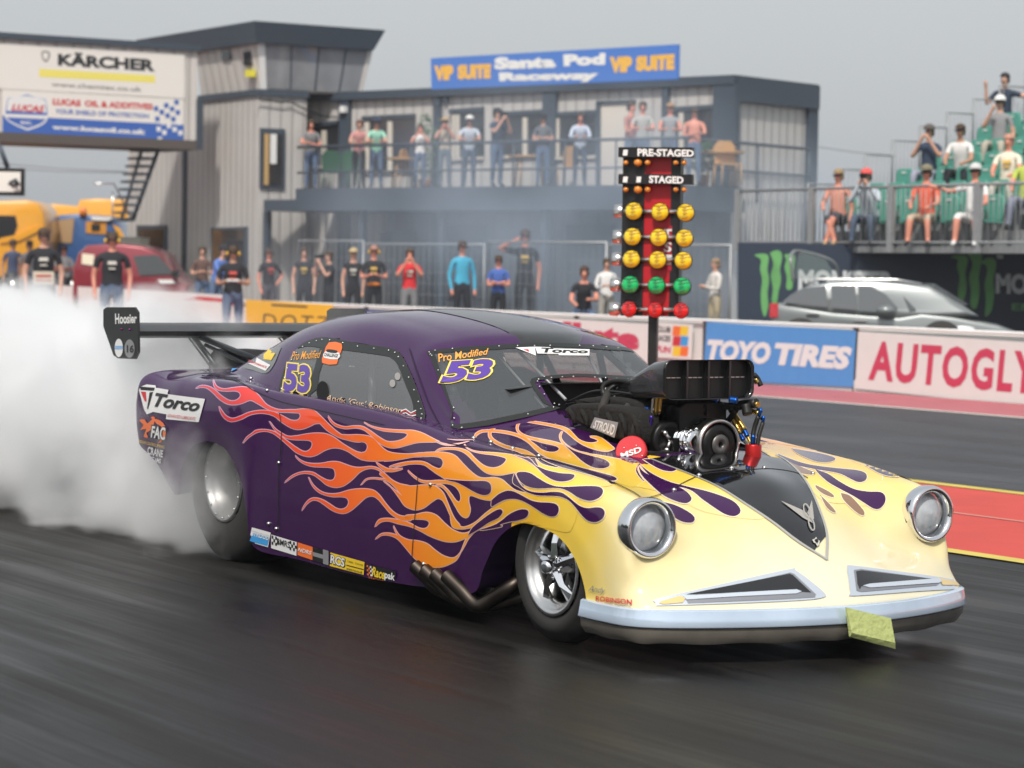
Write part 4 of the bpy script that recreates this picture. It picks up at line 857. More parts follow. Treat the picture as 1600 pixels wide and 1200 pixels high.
mg.add(vs, fs, mat('magneto_red', (.58, .02, .03), .35, 0, .3), True)
mg.add(vs[-24:], [tuple(range(24))], mat('magneto_red'))
def onm(px, py, off=0.):
    o, d = CO, Vector(CAR.dir(px, py)); t = (c3+ax*(.011+off)-o).dot(ax)/d.dot(ax); return o+d*t
text_on(mg, onm, [(969, 708), (1001, 697), (1003, 706), (971, 717)], 'MSD', SW, .004, bold=.03)
for q in ((975, 700), (994, 696), (1003, 712), (978, 722)): mg.ball(onm(*q), .004, ALU, 6)
mg.build('magneto', car)
bag = MB(); BG = mat('blower_bag', (.010, .009, .008), .95, bump=.5)
for y_, pts in ((-.31, [(884, 640), (905, 630), (960, 634), (990, 642), (1000, 662), (998, 696), (975, 690), (930, 672), (900, 660)]), (-.22, [(900, 630), (915, 622), (960, 620), (1000, 630), (1004, 650), (960, 645)])):
    q = [CP(px, py, y_) for px, py in cr(pts, 3)]; bag.prism([(v.x, v.z) for v in q], 1, y_-.015, y_+.12, BG, .02)
for k in range(6): bag.tube([CP(890+k*20, 640+k*2, -.325), CP(896+k*20, 650+k*3, -.335), CP(899+k*20, 664+k*5, -.325)], .012, BG, 6)
for q in ((938, 630), (972, 645), (992, 655)): bag.tube([CP(q[0]+14, q[1]-20, -.17), CP(q[0]+4, q[1]+6, -.31), CP(q[0]-4, q[1]+38, -.31)], .02, mat('strap', (.03, .027, .024), .8), 8)
bagp = flat(CAR, 1, -.345)
poly_on(bag, bagp, [(922, 668), (929, 652), (966, 660), (960, 684)], mat('patch_grey', (.30, .30, .32), .5), .002, 10); text_on(bag, bagp, [(931, 656), (962, 664), (958, 681), (926, 668)], 'STROUD', SW, .004, bold=.03)
bag.box(-1.0, -.05, -.30, .30, .55, .80, BG)
bag.build('blower_blanket', car)
hs = MB(); HB_ = mat('hose_black', (.012, .012, .012), .5)
def hose(pts, r=.010, m=None, n=8):
    A = crs(np.array([tuple(CP(*p)) for p in pts])[:, None, :], 5)[:, 0]; hs.tube(A, r, m or HB_, n)
hose([(998, 598, -.15), (960, 595, -.17), (942, 605, -.2), (950, 622, -.2), (985, 632, -.2), (1012, 634, -.18)], .012)
hose([(1000, 603, -.15), (968, 600, -.15), (950, 612, -.2), (962, 628, -.2), (1005, 640, -.2)], .010)
hose([(888, 628, -.2), (925, 612, -.2), (960, 612, -.2), (1000, 618, -.2)], .006); hose([(885, 632, -.2), (930, 622, -.2), (975, 614, -.2)], .005)
hose([(1080, 620, .0), (1100, 626, .05), (1130, 632, .12), (1150, 633, .16)], .011); hose([(1082, 625, .0), (1110, 634, .06), (1140, 637, .14)], .011)
for px in (1096, 1110, 1140): hose([(px, 624, .06), (px+12, 626, .08)], .015, BLU)
hose([(1140, 640, .15), (1160, 632, .18), (1182, 630, .2)], .022); hose([(1165, 632, .16), (1168, 648, .16)], .022)
hose([(1166, 630, .2), (1185, 632, .2)], .012, BRS); hose([(1172, 641, .2), (1186, 646, .2)], .011, BRS)
hose([(1150, 640, .15), (1140, 655, .15), (1131, 661, .15)], .014); 
hose([(1142, 650, .16), (1158, 678, .17)], .012, BRS); hose([(1148, 648, .17), (1164, 672, .18)], .012, BRS); hose([(1156, 678, .17), (1162, 688, .17)], .011, BLU); hose([(1163, 672, .18), (1168, 682, .18)], .011, BLU); hose([(1162, 688, .17), (1170, 697, .17)], .008, ALU); hose([(1168, 682, .18), (1174, 694, .18)], .008, BRS)
hose([(1184, 640, .2), (1189, 641, .2), (1186, 650, .2)], .008, BLU); hose([(1185, 650, .2), (1179, 668, .19), (1176, 684, .18)], .011); hose([(1190, 655, .22), (1193, 652, .22), (1192, 660, .22)], .008, BLU); hose([(1192, 660, .22), (1186, 680, .2), (1183, 700, .19)], .010); hose([(1177, 680, .18), (1176, 694, .18)], .012, BLU)
hose([(1178, 585, .24), (1184, 592, .26), (1189, 603, .27)], .012); hose([(1180, 592, .25), (1184, 598, .26)], .014, BRS)
hose([(1022, 590, -.22), (1019, 640, -.22), (1016, 662, -.22)], .006, ALU); hose([(1028, 606, -.22), (1024, 648, -.22)], .008, BRS); hose([(1034, 606, -.22), (1030, 646, -.22)], .008, BRS); hose([(1018, 650, -.25), (1016, 665, -.25), (1014, 690, -.25)], .009, mat('anodised_purple', (.06, .03, .3), .3, .8))
hose([(942, 632, -.2), (986, 640, -.2), (1030, 644, -.2)], .009, ALU)
hose([(960, 622, -.1), (975, 628, -.1), (992, 626, -.1), (1005, 632, -.1)], .012, ALU)
for k in range(5): hose([(975+k*11, 634+k*1.5, -.21), (981+k*11, 635+k*1.5, -.21)], .009, (BLU, ALU, BRS)[k % 3])
hose([(1060, 640, -.05), (1105, 640, .02)], .028, AN, 12); hose([(1062, 640, -.05), (1068, 655, -.03), (1090, 662, 0)], .008)
hose([(988, 594, -.1), (1000, 586, -.1), (1008, 580, -.1)], .010, BLU)
hose([(1070, 672, -.12), (1060, 712, -.14)], .005, ALU); hose([(1078, 678, -.1), (1074, 712, -.1)], .02, AN)
hs.build('fuel_hose', car)
cn = MB(); c5 = CP(1177, 712, .19); cn.lathe([(-.072, .018), (-.07, .030), (-.035, .036), (.045, .037), (.052, .034), (.052, .001)], RED, tuple(c5), 2, 24)
cn.tube([c5+Vector((0, -.01, -.07)), c5+Vector((.0, -.04, -.11))], .007, ALU, 6); cn.tube([c5+Vector((.01, .01, -.07)), c5+Vector((.03, .03, -.11))], .007, HB_, 6)
cn.build('fuel_canister', car)
dk = MB(); dk.box(-.95, .15, -.36, .36, .40, .55, DK); dk.build('engine_bay_dark_box', car)  # plain black box added to keep the open engine bay dark
# ------------------------------------------------------------------ ground, track and its painted strips (built along the track)
def asphalt(name, base, streak, rlo, rhi, sc=1.0):
    m = mat(name, base, .5); t = m.node_tree; b = t.nodes['Principled BSDF']; b.inputs['Specular IOR Level'].default_value = .13
    tc = t.nodes.new('ShaderNodeTexCoord'); mp = t.nodes.new('ShaderNodeMapping'); mp.inputs['Scale'].default_value = (.10*sc, 3.2*sc, 1)
    t.links.new(tc.outputs['Object'], mp.inputs[0])
    n1 = t.nodes.new('ShaderNodeTexNoise'); n1.inputs['Scale'].default_value = 1.6; n1.inputs['Detail'].default_value = 9; n1.inputs['Roughness'].default_value = .68; n1.inputs['Distortion'].default_value = .35
    t.links.new(mp.outputs[0], n1.inputs['Vector'])
    mp2 = t.nodes.new('ShaderNodeMapping'); mp2.inputs['Scale'].default_value = (.35, 1.1, 1); t.links.new(tc.outputs['Object'], mp2.inputs[0])
    n2 = t.nodes.new('ShaderNodeTexNoise'); n2.inputs['Scale'].default_value = 1.0; n2.inputs['Detail'].default_value = 6; t.links.new(mp2.outputs[0], n2.inputs['Vector'])
    n3 = t.nodes.new('ShaderNodeTexNoise'); n3.inputs['Scale'].default_value = 140; n3.inputs['Detail'].default_value = 3; t.links.new(tc.outputs['Object'], n3.inputs['Vector'])
    mul = t.nodes.new('ShaderNodeMath'); mul.operation = 'ADD'; t.links.new(n1.outputs[0], mul.inputs[0]); t.links.new(n2.outputs[0], mul.inputs[1])
    mr = t.nodes.new('ShaderNodeMapRange'); mr.inputs['From Min'].default_value = .80; mr.inputs['From Max'].default_value = 1.24; t.links.new(mul.outputs[0], mr.inputs['Value'])
    mx = t.nodes.new('ShaderNodeMixRGB'); mx.inputs[1].default_value = (*base, 1); mx.inputs[2].default_value = (*streak, 1); t.links.new(mr.outputs[0], mx.inputs[0])
    gr = t.nodes.new('ShaderNodeMixRGB'); gr.blend_type = 'MULTIPLY'; gr.inputs[0].default_value = .5; t.links.new(mx.outputs[0], gr.inputs[1])
    m3 = t.nodes.new('ShaderNodeMapRange'); m3.inputs['From Min'].default_value = .3; m3.inputs['From Max'].default_value = .7; m3.inputs['To Min'].default_value = .45; m3.inputs['To Max'].default_value = 1.5
    t.links.new(n3.outputs[0], m3.inputs['Value']); t.links.new(m3.outputs[0], gr.inputs[2]); t.links.new(gr.outputs[0], b.inputs['Base Color'])
    rr = t.nodes.new('ShaderNodeMapRange'); rr.inputs['To Min'].default_value = rlo; rr.inputs['To Max'].default_value = rhi; t.links.new(mr.outputs[0], rr.inputs['Value']); t.links.new(rr.outputs[0], b.inputs['Roughness'])
    bp_ = t.nodes.new('ShaderNodeBump'); bp_.inputs['Strength'].default_value = .35; bp_.inputs['Distance'].default_value = .004; t.links.new(n3.outputs[0], bp_.inputs['Height']); t.links.new(bp_.outputs[0], b.inputs['Normal'])
    return m
def strip(name, x0, x1, y0, y1, z, m, kind='structure'):
    g = MB(); g.add([(x0, y0, z), (x1, y0, z), (x1, y1, z), (x0, y1, z)], [(0, 1, 2, 3)], m); o = g.build(name, recalc=False)
    o.rotation_euler = (0, 0, TRK.ang); tag(o, kind=kind); return o
strip('ground', -900, 500, -200, 900, 0, asphalt('infield_asphalt', (.045, .046, .048), (.10, .10, .10), .55, .8))
strip('track', -300, 60, -30, 20.2, .004, asphalt('track_asphalt', (.0012, .0012, .0013), (.021, .0195, .018), .28, .60))
strip('far_lane', -300, 60, 13.32, 20.2, .008, asphalt('far_lane_haze_asphalt', (.022, .024, .028), (.085, .09, .10), .40, .62, 1.3))  # lighter bluish base paints in the haze and grazing sky reflection
strip('track_divider', -300, 60, 10.13, 13.12, .008, mat('divider_red', (.55, .052, .035), .6, var=.25, vscale=1.5, bump=.1))
YL = mat('line_yellow', (.62, .50, .09), .55, var=.3, vscale=3)
strip('divider_line', -300, 60, 9.99, 10.13, .012, YL); strip('divider_line', -300, 60, 13.12, 13.27, .012, YL)
strip('divider_line', -300, 60, 11.66, 11.71, .012, mat('line_faint', (.62, .25, .2), .6))
strip('lane_line', -300, 60, 20.2, 20.34, .012, mat('line_white', (.62, .62, .55), .55, var=.2))
strip('verge_strip', -300, 60, 20.34, 22.5, .008, mat('verge_pink', (.42, .12, .14), .7, var=.25, vscale=2))
ap = MB(); ap.box(-300, 60, 22.85, 400, .0, .30, asphalt('apron_asphalt', (.10, .10, .10), (.17, .17, .165), .7, .9)); o = ap.build('pavement'); o.rotation_euler = (0, 0, TRK.ang); tag(o, kind='structure')
# ------------------------------------------------------------------ barrier with banners
BW = mat('barrier_white', (.70, .69, .665), .6, var=.10, vscale=1.2)
bt = fthing('track_barrier', 'long low white concrete barrier beside the far lane carrying the banners', 'barrier', TRK)
b = MB(); BN = 22.55
b.prism([(BN, 0), (BN+.0, .14), (BN+.05, .18), (BN+.07, .84), (BN+.09, .87), (BN+.27, .87), (BN+.30, .84), (BN+.34, 0)], 0, -120, 20, BW)
for k in range(40): b.box(-118.6+k*3.4, -118.57+k*3.4, BN-.004, BN+.34, .0, .872, mat('joint_dark', (.08, .075, .07), .9))
b.build('wall', bt)
b = MB(); b.tube([(-120, BN+.02, .88), (20, BN+.02, .88)], .022, WHITE, 8); b.build('top_rail', bt)
BF = BN-.005
def banner(name, label, q, m, depth=.012, plane=(TRK, 1, BF), cat='banner', group=None):
    fr, ax, v = plane; t = fthing(name, label, cat, fr, group)
    pf = flat(fr, ax, v); b = MB(); f = [pf(x, y, depth) for x, y in q]; k = [pf(x, y, 0) for x, y in q]
    # keep the back corners straight behind the front ones
    for i in range(4): k[i] = Vector(f[i]); k[i][ax] = v
    b.add(f+k, [(0, 1, 2, 3), (7, 6, 5, 4), (0, 4, 5, 1), (1, 5, 6, 2), (2, 6, 7, 3), (3, 7, 4, 0)], m)
    b.build('panel', t); s = MB(); s.pf = flat(fr, ax, v); s.d = depth; s.t = t; return t, s
def done(s, name='lettering'):
    if s.v: s.build(name, s.t, recalc=False)
def tx(s, q, w_, m, o=.004, **k): text_on(s, s.pf, q, w_, m, s.d+o, **k)
def pl_(s, q, m, o=.002): poly_on(s, s.pf, q, m, s.d+o, 400)
BY = mat('banner_yellow', (.88, .50, .03), .5, var=.05); BB = mat('banner_blue', (.09, .30, .66), .5, var=.06); BR_ = mat('banner_crimson', (.58, .05, .11), .5); BP = mat('banner_white', (.74, .725, .70), .55, var=.04)
BNV = mat('banner_navy', (.03, .06, .30), .5); BK = mat('banner_black', (.02, .022, .025), .5)
t, s = banner('banner', 'yellow banner lettered DOTZ in black at the left of the barrier', [(384, 468), (519, 476), (519, 520), (384, 512)], BY)
tx(s, [(412, 490), (516, 495), (510, 518), (410, 512)], 'DOTZ', BK, bold=-.01, space=1.2); pl_(s, [(424, 475), (480, 478), (480, 481), (424, 478)], BK); done(s)
t, s = banner('banner', 'navy blue banner with a white swoosh behind the car roof', [(552, 484), (760, 496), (760, 535), (540, 522)], BNV)
pl_(s, [(556, 488), (660, 490), (700, 497), (600, 494)], WHITE); done(s)
t, s = banner('banner', 'white banner with crimson letters between car roof and start lights', [(790, 492), (1020, 507), (1018, 575), (788, 560)], BP)
tx(s, [(880, 502), (1000, 512), (998, 548), (878, 538)], 'llute', BR_, bold=.05); done(s)
t, s = banner('banner', 'small event poster banner with orange and red pictures beside the start lights', [(1022, 503), (1082, 507), (1080, 562), (1020, 558)], BP)
for k, w_ in enumerate(('CLUB', 'RACES')): tx(s, [(1026, 509+k*14), (1048, 511+k*14), (1047, 520+k*14), (1025, 518+k*14)], w_, BK, bold=.03)
tx(s, [(1026, 540), (1048, 542), (1047, 552), (1025, 550)], 'FUN', BR_, bold=.04)
for k, c in enumerate((SO, SY, SR, SB, SY, SO)): pl_(s, [(1052+k % 2*12, 509+k//2*16), (1064+k % 2*12, 510+k//2*16), (1062+k % 2*12, 525+k//2*16), (1050+k % 2*12, 524+k//2*16)], c)
done(s)
t, s = banner('banner', 'bright blue banner lettered TOYO TIRES in white capitals', [(1104, 503), (1337, 517), (1332, 605), (1098, 593)], BB)
tx(s, [(1106, 530), (1206, 535), (1202, 570), (1102, 563)], 'TOYO', WHITE, bold=.06, shear=.12); tx(s, [(1211, 535), (1332, 542), (1326, 578), (1208, 570)], 'TIRES', WHITE, bold=.06, shear=.12); done(s)
t, s = banner('banner', 'white banner lettered AUTOGLYM in tall crimson capitals at the right', [(1341, 518), (1700, 541), (1696, 645), (1336, 607)], BP)
tx(s, [(1362, 532), (1660, 552), (1654, 620), (1356, 594)], 'AUTOGLYM', BR_, bold=.035, space=1.15); done(s)
t, s = banner('banner', 'white banner with a red arc at the far left in the smoke', [(60, 444), (372, 462), (370, 506), (58, 488)], BP)
pl_(s, [(285, 468), (310, 463), (345, 466), (366, 473), (366, 478), (345, 472), (310, 469)], SR); done(s)
# ------------------------------------------------------------------ start lights between the lanes
ST = Frame(1.10, 20.0, R(-14))         # local x to the right, -y towards the camera
tr = fthing('starting_lights', 'tall drag racing starting lights tower with amber, green and red lamps', 'starting lights', ST)
sp_ = lambda px, py, y=0: ST.on(px, py, 1, y)
b = MB(); a, c = sp_(1020, 490), sp_(1020, 560); b.box(c.x-.035, c.x+.035, -.035, .035, 0, a.z+.1, BLACK); b.box(c.x-.25, c.x+.25, -.2, .2, 0, .08, BLACK); b.build('post', tr)
z0, z1 = sp_(1020, 494).z, sp_(1020, 232).z
xa, xb, xc, xd = sp_(974, 360).x, sp_(1008, 360).x, sp_(1050, 360).x, sp_(1064, 360).x
b = MB(); b.box(xa, xb, -.06, .06, z0, z1, BLACK); b.box(xc-.005, xd, -.05, .07, z0, z1, BLACK); b.build('housing', tr)
b = MB(); b.box(xb-.002, xc+.002, -.045, .05, z0, z1-.02, mat('board_red', (.50, .012, .02), .35)); b.build('centre_board', tr)
b = MB(); pf = flat(ST, 1, -.05); b.box(sp_(1036, 360).x, sp_(1052, 360).x, -.052, -.045, sp_(1044, 423).z, sp_(1044, 353).z, mat('plate_red', (.42, .01, .03), .4))
for k, ch_ in enumerate('TSI'): text_on(b, pf, [(1038, 358+k*20), (1050, 358+k*20), (1049, 374+k*20), (1037, 374+k*20)], ch_, WHITE, .006, bold=.03)
b.build('maker_plate', tr, recalc=False)
for lab, yy, x0, x1 in (('PRE-STAGED', 239, 996, 1084), ('STAGED', 281, 1014, 1068)):
    b = MB(); q0, q1 = sp_(967, yy-9, -.12), sp_(1082, yy+7, -.12); b.box(q0.x, q1.x, -.14, -.05, q1.z, q0.z, BLACK)
    pf = flat(ST, 1, -.14); text_on(b, pf, [(x0, yy-7), (x1, yy-5), (x1, yy+6), (x0, yy+5)], lab, mat('sign_white', (.82, .82, .80), .5), .004, bold=.04)
    for qx in (974, 995): 
        if qx < x0-8: poly_on(b, pf, [(qx, yy-5), (qx+7, yy-5), (qx+6, yy+4), (qx-1, yy+4)], mat('sign_white'), .004, 99)
    b.build('sign_box', tr, recalc=False)
    for qx, rr in ((978, .022), (997, .034), (1012, .025), (1056, .022), (1069, .022)):
        l = MB(); c = sp_(qx, yy+15, -.10); l.ball(c, rr, mat('small_amber_lamp', (.75, .26, .02), .25, 0, 1), 14); l.build('stage_lamp', tr)
LA = mat('lamp_amber', (.88, .64, .01), .22, 0, 1.0, emit=(1, .62, .02), es=.04); LGN = mat('lamp_green', (.0, .50, .13), .22, 0, 1.0, emit=(0, 1, .3), es=.02); LR_ = mat('lamp_red', (.72, .01, .01), .22, 0, 1.0, emit=(1, .02, .02), es=.03)
LDK = {LA: mat('lamp_amber_rib_shade', (.52, .32, .0), .25, 0, 1.0), LGN: mat('lamp_green_rib_shade', (.0, .22, .06), .25, 0, 1.0), LR_: mat('lamp_red_rib_shade', (.38, .0, .0), .25, 0, 1.0)}  # dark slat colours paint the shading between highlight stripes on the lenses
LAMPY = [(330, LA), (370, LA), (405, LA), (445, LGN), (483, LR_)]
for yy, m_ in LAMPY:
    lean = (yy-330)*-.03
    r_ = MB(); a, c = sp_(975+lean, yy, -.07), sp_(1072+lean, yy+1, -.07); r_.tube([a, c], .016, ALU, 8); r_.build('lamp_bar', tr)
    for qx in (990, 1031, 1071):
        qx2 = qx+lean*1.6; c = sp_(qx2, yy+(qx-990)*.03, -.13)
        l = MB(); R1 = .066 if m_ is not LR_ else .058
        l.lathe([(.0, R1), (.02, R1+.006), (.06, R1*.9), (.10, R1*.45), (.10, .001)], BLACK, c, 1, 24)
        lo = l.build('lamp', tr)
        g = MB()
        prof = [(-.030, .001), (-.030, R1*.3), (-.024, R1*.62), (-.012, R1*.9), (.0, R1)]
        g.lathe(prof, m_, c, 1, 24)
        for k in range(4):
            zz = -R1*.62+k*R1*.4; hw = math.sqrt(max(0, R1*R1-zz*zz))*.9; hd = LDK[m_]
            g.add([(c.x-hw, c.y-.012, c.z+zz), (c.x, c.y-.040, c.z+zz+.004), (c.x+hw, c.y-.012, c.z+zz+.012), (c.x+hw, c.y-.012, c.z+zz+.022), (c.x, c.y-.036, c.z+zz+.018), (c.x-hw, c.y-.012, c.z+zz+.010)], [(0, 1, 4, 5), (1, 2, 3, 4)], hd)
        g.build('lens', lo)
    l = MB(); c = sp_(972+lean*1.6, yy, .03); l.lathe([(-.06, .001), (-.06, .05), (0, .055), (.04, .03)], ALU, c, 0, 16); l.build('side_lamp', tr)
# ------------------------------------------------------------------ clad buildings
def cladding(name, base, pitch=.30, axis='xy'):
    m = mat(name, base, .55); t = m.node_tree; b = t.nodes['Principled BSDF']
    tc = t.nodes.new('ShaderNodeTexCoord'); sp = t.nodes.new('ShaderNodeSeparateXYZ'); t.links.new(tc.outputs['Object'], sp.inputs[0])
    ad = t.nodes.new('ShaderNodeMath'); ad.operation = 'ADD'; t.links.new(sp.outputs[0], ad.inputs[0]); t.links.new(sp.outputs[1], ad.inputs[1])
    ml = t.nodes.new('ShaderNodeMath'); ml.operation = 'MULTIPLY'; ml.inputs[1].default_value = 1/pitch; t.links.new(ad.outputs[0], ml.inputs[0])
    fr_ = t.nodes.new('ShaderNodeMath'); fr_.operation = 'FRACT'; t.links.new(ml.outputs[0], fr_.inputs[0])
    cr_ = t.nodes.new('ShaderNodeValToRGB'); e = cr_.color_ramp.elements; e[0].position = 0; e[0].color = (.15, .15, .15, 1); e[1].position = .12; e[1].color = (1, 1, 1, 1)
    q = e.new(.80); q.color = (.92, .92, .92, 1); q = e.new(.93); q.color = (.45, .45, .45, 1); t.links.new(fr_.outputs[0], cr_.inputs[0])
    n = t.nodes.new('ShaderNodeTexNoise'); n.inputs['Scale'].default_value = .8; n.inputs['Detail'].default_value = 5; t.links.new(tc.outputs['Object'], n.inputs['Vector'])
    mr = t.nodes.new('ShaderNodeMapRange'); mr.inputs['To Min'].default_value = .82; mr.inputs['To Max'].default_value = 1.15; t.links.new(n.outputs[0], mr.inputs['Value'])
    sc = t.nodes.new('ShaderNodeVectorMath'); sc.operation = 'SCALE'; sc.inputs[0].default_value = base; t.links.new(mr.outputs[0], sc.inputs['Scale'])
    mx = t.nodes.new('ShaderNodeMixRGB'); mx.blend_type = 'MULTIPLY'; mx.inputs[0].default_value = .42; t.links.new(sc.outputs[0], mx.inputs[1]); t.links.new(cr_.outputs[0], mx.inputs[2]); t.links.new(mx.outputs[0], b.inputs['Base Color'])
    bp_ = t.nodes.new('ShaderNodeBump'); bp_.inputs['Strength'].default_value = .6; bp_.inputs['Distance'].default_value = .05; t.links.new(cr_.outputs[0], bp_.inputs['Height']); t.links.new(bp_.outputs[0], b.inputs['Normal'])
    return m
CLAD = cladding('cladding_grey', (.54, .52, .50)); CLAD2 = cladding('cladding_pale', (.64, .61, .58), .42); TRIM = mat('trim_slate', (.050, .068, .092), .5, var=.08); DGL = mat('dark_glazing', (.02, .022, .026), .1, 0, 0, .9); CREAMW = mat('frame_cream', (.62, .57, .50), .5)
bd = fthing('trackside_building', 'long two storey grey clad building with slate trim and a first floor balcony', 'building', BLD)
bz = lambda px, py, y=0.: BLD.on(px, py, 1, y)
def bquad(mb, pts, m, y=0., th=.08, inward=False):
    """a panel drawn on the front, standing th proud of plane y"""
    P = [bz(px, py, y) for px, py in pts]; n = len(P)
    mb.prism([(p.x, p.z) for p in P], 1, y-(th if inward else 0), y+(0 if inward else th), m)
XL = bz(455, 200).x; ZR = bz(800, 150).z; YE = BLD.on(1268, 200, 0, 0).y; ZR = bz(1130, 130).z
b = MB(); b.box(0, XL, YE, 0, .3, ZR, CLAD); b.build('wall', bd)
b = MB(); b.box(-.12, XL, -.02, .16, ZR-.04, ZR+.12, TRIM); b.box(-.14, .0, YE-.1, .0, ZR-.38, ZR+.13, TRIM); b.box(-.16, .42, -.03, .14, 3.2, ZR-.04, TRIM); b.box(-.1, .12, YE-.12, YE+.25, .3, ZR, TRIM)
b.box(-.1, XL, YE-.1, .1, ZR+.12, ZR+.16, TRIM); b.build('roof', bd)
for px0, px1 in ((534, 549), (681, 690), (851, 871), (1037, 1046)):
    b = MB(); p, q = bz(px0, 250), bz(px1, 250); b.box(q.x, p.x, 0, .12, .3, ZR-.04, TRIM); b.build('pilaster', bd)
# windows and door on the balcony level: outline, with mullions
WIN = [((467, 196), (532, 188), (532, 262), (468, 262)), ((569, 182), (650, 178), (650, 268), (569, 270)), ((705, 171), (757, 167), (757, 248), (705, 250)), ((775, 176), (852, 171), (852, 244), (775, 247)), ((868, 176), (936, 172), (936, 246), (868, 249)), ((1046, 168), (1128, 163), (1128, 250), (1046, 253))]
for k, q in enumerate(WIN):
    w_ = MB(); bquad(w_, q, DGL, .0, .03); f = None
    wo_ = w_.build('window', bd); f = MB()
    tl, tr_, br, bl_ = q
    bquad(f, [tl, tr_, (tr_[0], tr_[1]+6), (tl[0], tl[1]+6)], TRIM, .0, .10)
    bquad(f, [(bl_[0], bl_[1]-3), (br[0], br[1]-3), (br[0], br[1]+1), (bl_[0], bl_[1]+1)], CREAMW, .0, .08)
    for mxp in {0: (475, 508), 1: (575, 611), 2: (711, 716), 3: (822,), 4: (872,), 5: (1066,)}[k]: bquad(f, [(mxp-3, tl[1]+8), (mxp+4, tl[1]+8), (mxp+4, bl_[1]-4), (mxp-3, bl_[1]-4)], CREAMW, .0, .06)
    f.build('window_frame', wo_)
b = MB(); bquad(b, [(941, 160), (990, 158), (990, 292), (941, 292)], mat('door_cream', (.68, .62, .55), .5), 0, .05); do_ = b.build('door', bd)
b = MB(); bquad(b, [(936, 158), (994, 156), (994, 161), (936, 163)], TRIM, 0, .1); bquad(b, [(935, 160), (941, 160), (941, 292), (935, 292)], TRIM, 0, .1); b.build('door_frame', do_)
for q in ((536, 166, 543, 176),): b = MB(); bquad(b, [(q[0], q[1]), (q[2], q[1]), (q[2], q[3]), (q[0], q[3])], WHITE, .12, .12); b.build('wall_lamp', bd)
# the balcony
DY = 2.2; dz = bz(700, 292, DY).z; FZ_ = dz; XD = bz(462, 292, DY).x
b = MB(); b.box(-.3, XD, 0, DY, dz-.26, dz, TRIM); b.box(-.35, bz(412, 315, DY+.25).x, 0, DY+.25, dz-.52, dz-.26, TRIM); b.build('balcony_deck', bd)
b = MB(); RT = bz(700, 224, DY).z; RM = bz(700, 266, DY).z
for zz, rr in ((RT, .035), (RM, .025)): b.tube([(XD, DY-.05, zz), (-.25, DY-.05, zz)], rr, TRIM, 6); b.tube([(-.25, DY-.05, zz), (-.25, -2.6, zz-.02)], rr, TRIM, 6)
for px in (497, 560, 640, 720, 800, 880, 960, 1040): p = bz(px, 260, DY); b.tube([(p.x, DY-.05, dz), (p.x, DY-.05, RT)], .02, TRIM, 6)
for yy in (-.6, -2.6): b.tube([(-.25, yy, dz-.3), (-.25, yy, RT)], .025, TRIM, 6)
b.build('balcony_rail', bd)
# ground floor under the balcony
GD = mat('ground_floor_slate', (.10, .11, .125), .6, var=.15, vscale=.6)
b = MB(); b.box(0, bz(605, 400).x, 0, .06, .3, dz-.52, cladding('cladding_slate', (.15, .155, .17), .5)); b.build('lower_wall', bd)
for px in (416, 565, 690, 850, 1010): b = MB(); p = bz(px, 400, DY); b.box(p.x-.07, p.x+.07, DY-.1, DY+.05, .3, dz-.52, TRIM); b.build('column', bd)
for q in (((594, 362), (650, 362), (650, 380), (594, 380)), ((700, 350), (760, 350), (760, 470), (700, 470)), ((885, 350), (960, 350), (960, 470), (885, 470))):
    b = MB(); bquad(b, q, DGL, .06, .03); b.build('window', bd)
# big sign on the roof
t, s = banner('roof_sign', 'long blue roof sign lettered VIP SUITE and Santa Pod Raceway', [(673, 91), (1060, 69), (1059, 125), (674, 140)], mat('sign_blue', (.075, .20, .58), .5), .06, (BLD, 1, .1), 'sign')
zV = lambda p: Z(640, 40, 3.478, p)
VO = mat('sign_amber', (.85, .48, .08), .5); tx(s, zV([(133, 218), (238, 213), (238, 295), (135, 300)]), 'VIP', VO, bold=.08); tx(s, zV([(260, 213), (443, 207), (440, 287), (262, 294)]), 'SUITE', VO, bold=.08)
tx(s, zV([(1087, 170), (1210, 166), (1208, 252), (1087, 258)]), 'VIP', VO, bold=.08); tx(s, zV([(1230, 166), (1440, 153), (1438, 240), (1230, 250)]), 'SUITE', VO, bold=.08)
tx(s, zV([(460, 172), (793, 165), (795, 228), (460, 240)]), 'Santa', WHITE, bold=.07); tx(s, zV([(835, 157), (1065, 148), (1062, 213), (838, 222)]), 'Pod', WHITE, bold=.07); tx(s, zV([(485, 255), (1030, 245), (1020, 305), (488, 315)]), 'Raceway', WHITE, bold=.07)
done(s); b = MB()
for px in (700, 860, 1045): p = bz(px, 138); b.box(p.x-.05, p.x+.05, 0, .1, ZR-.2, ZR+.5, TRIM)
b.build('bracket', t)
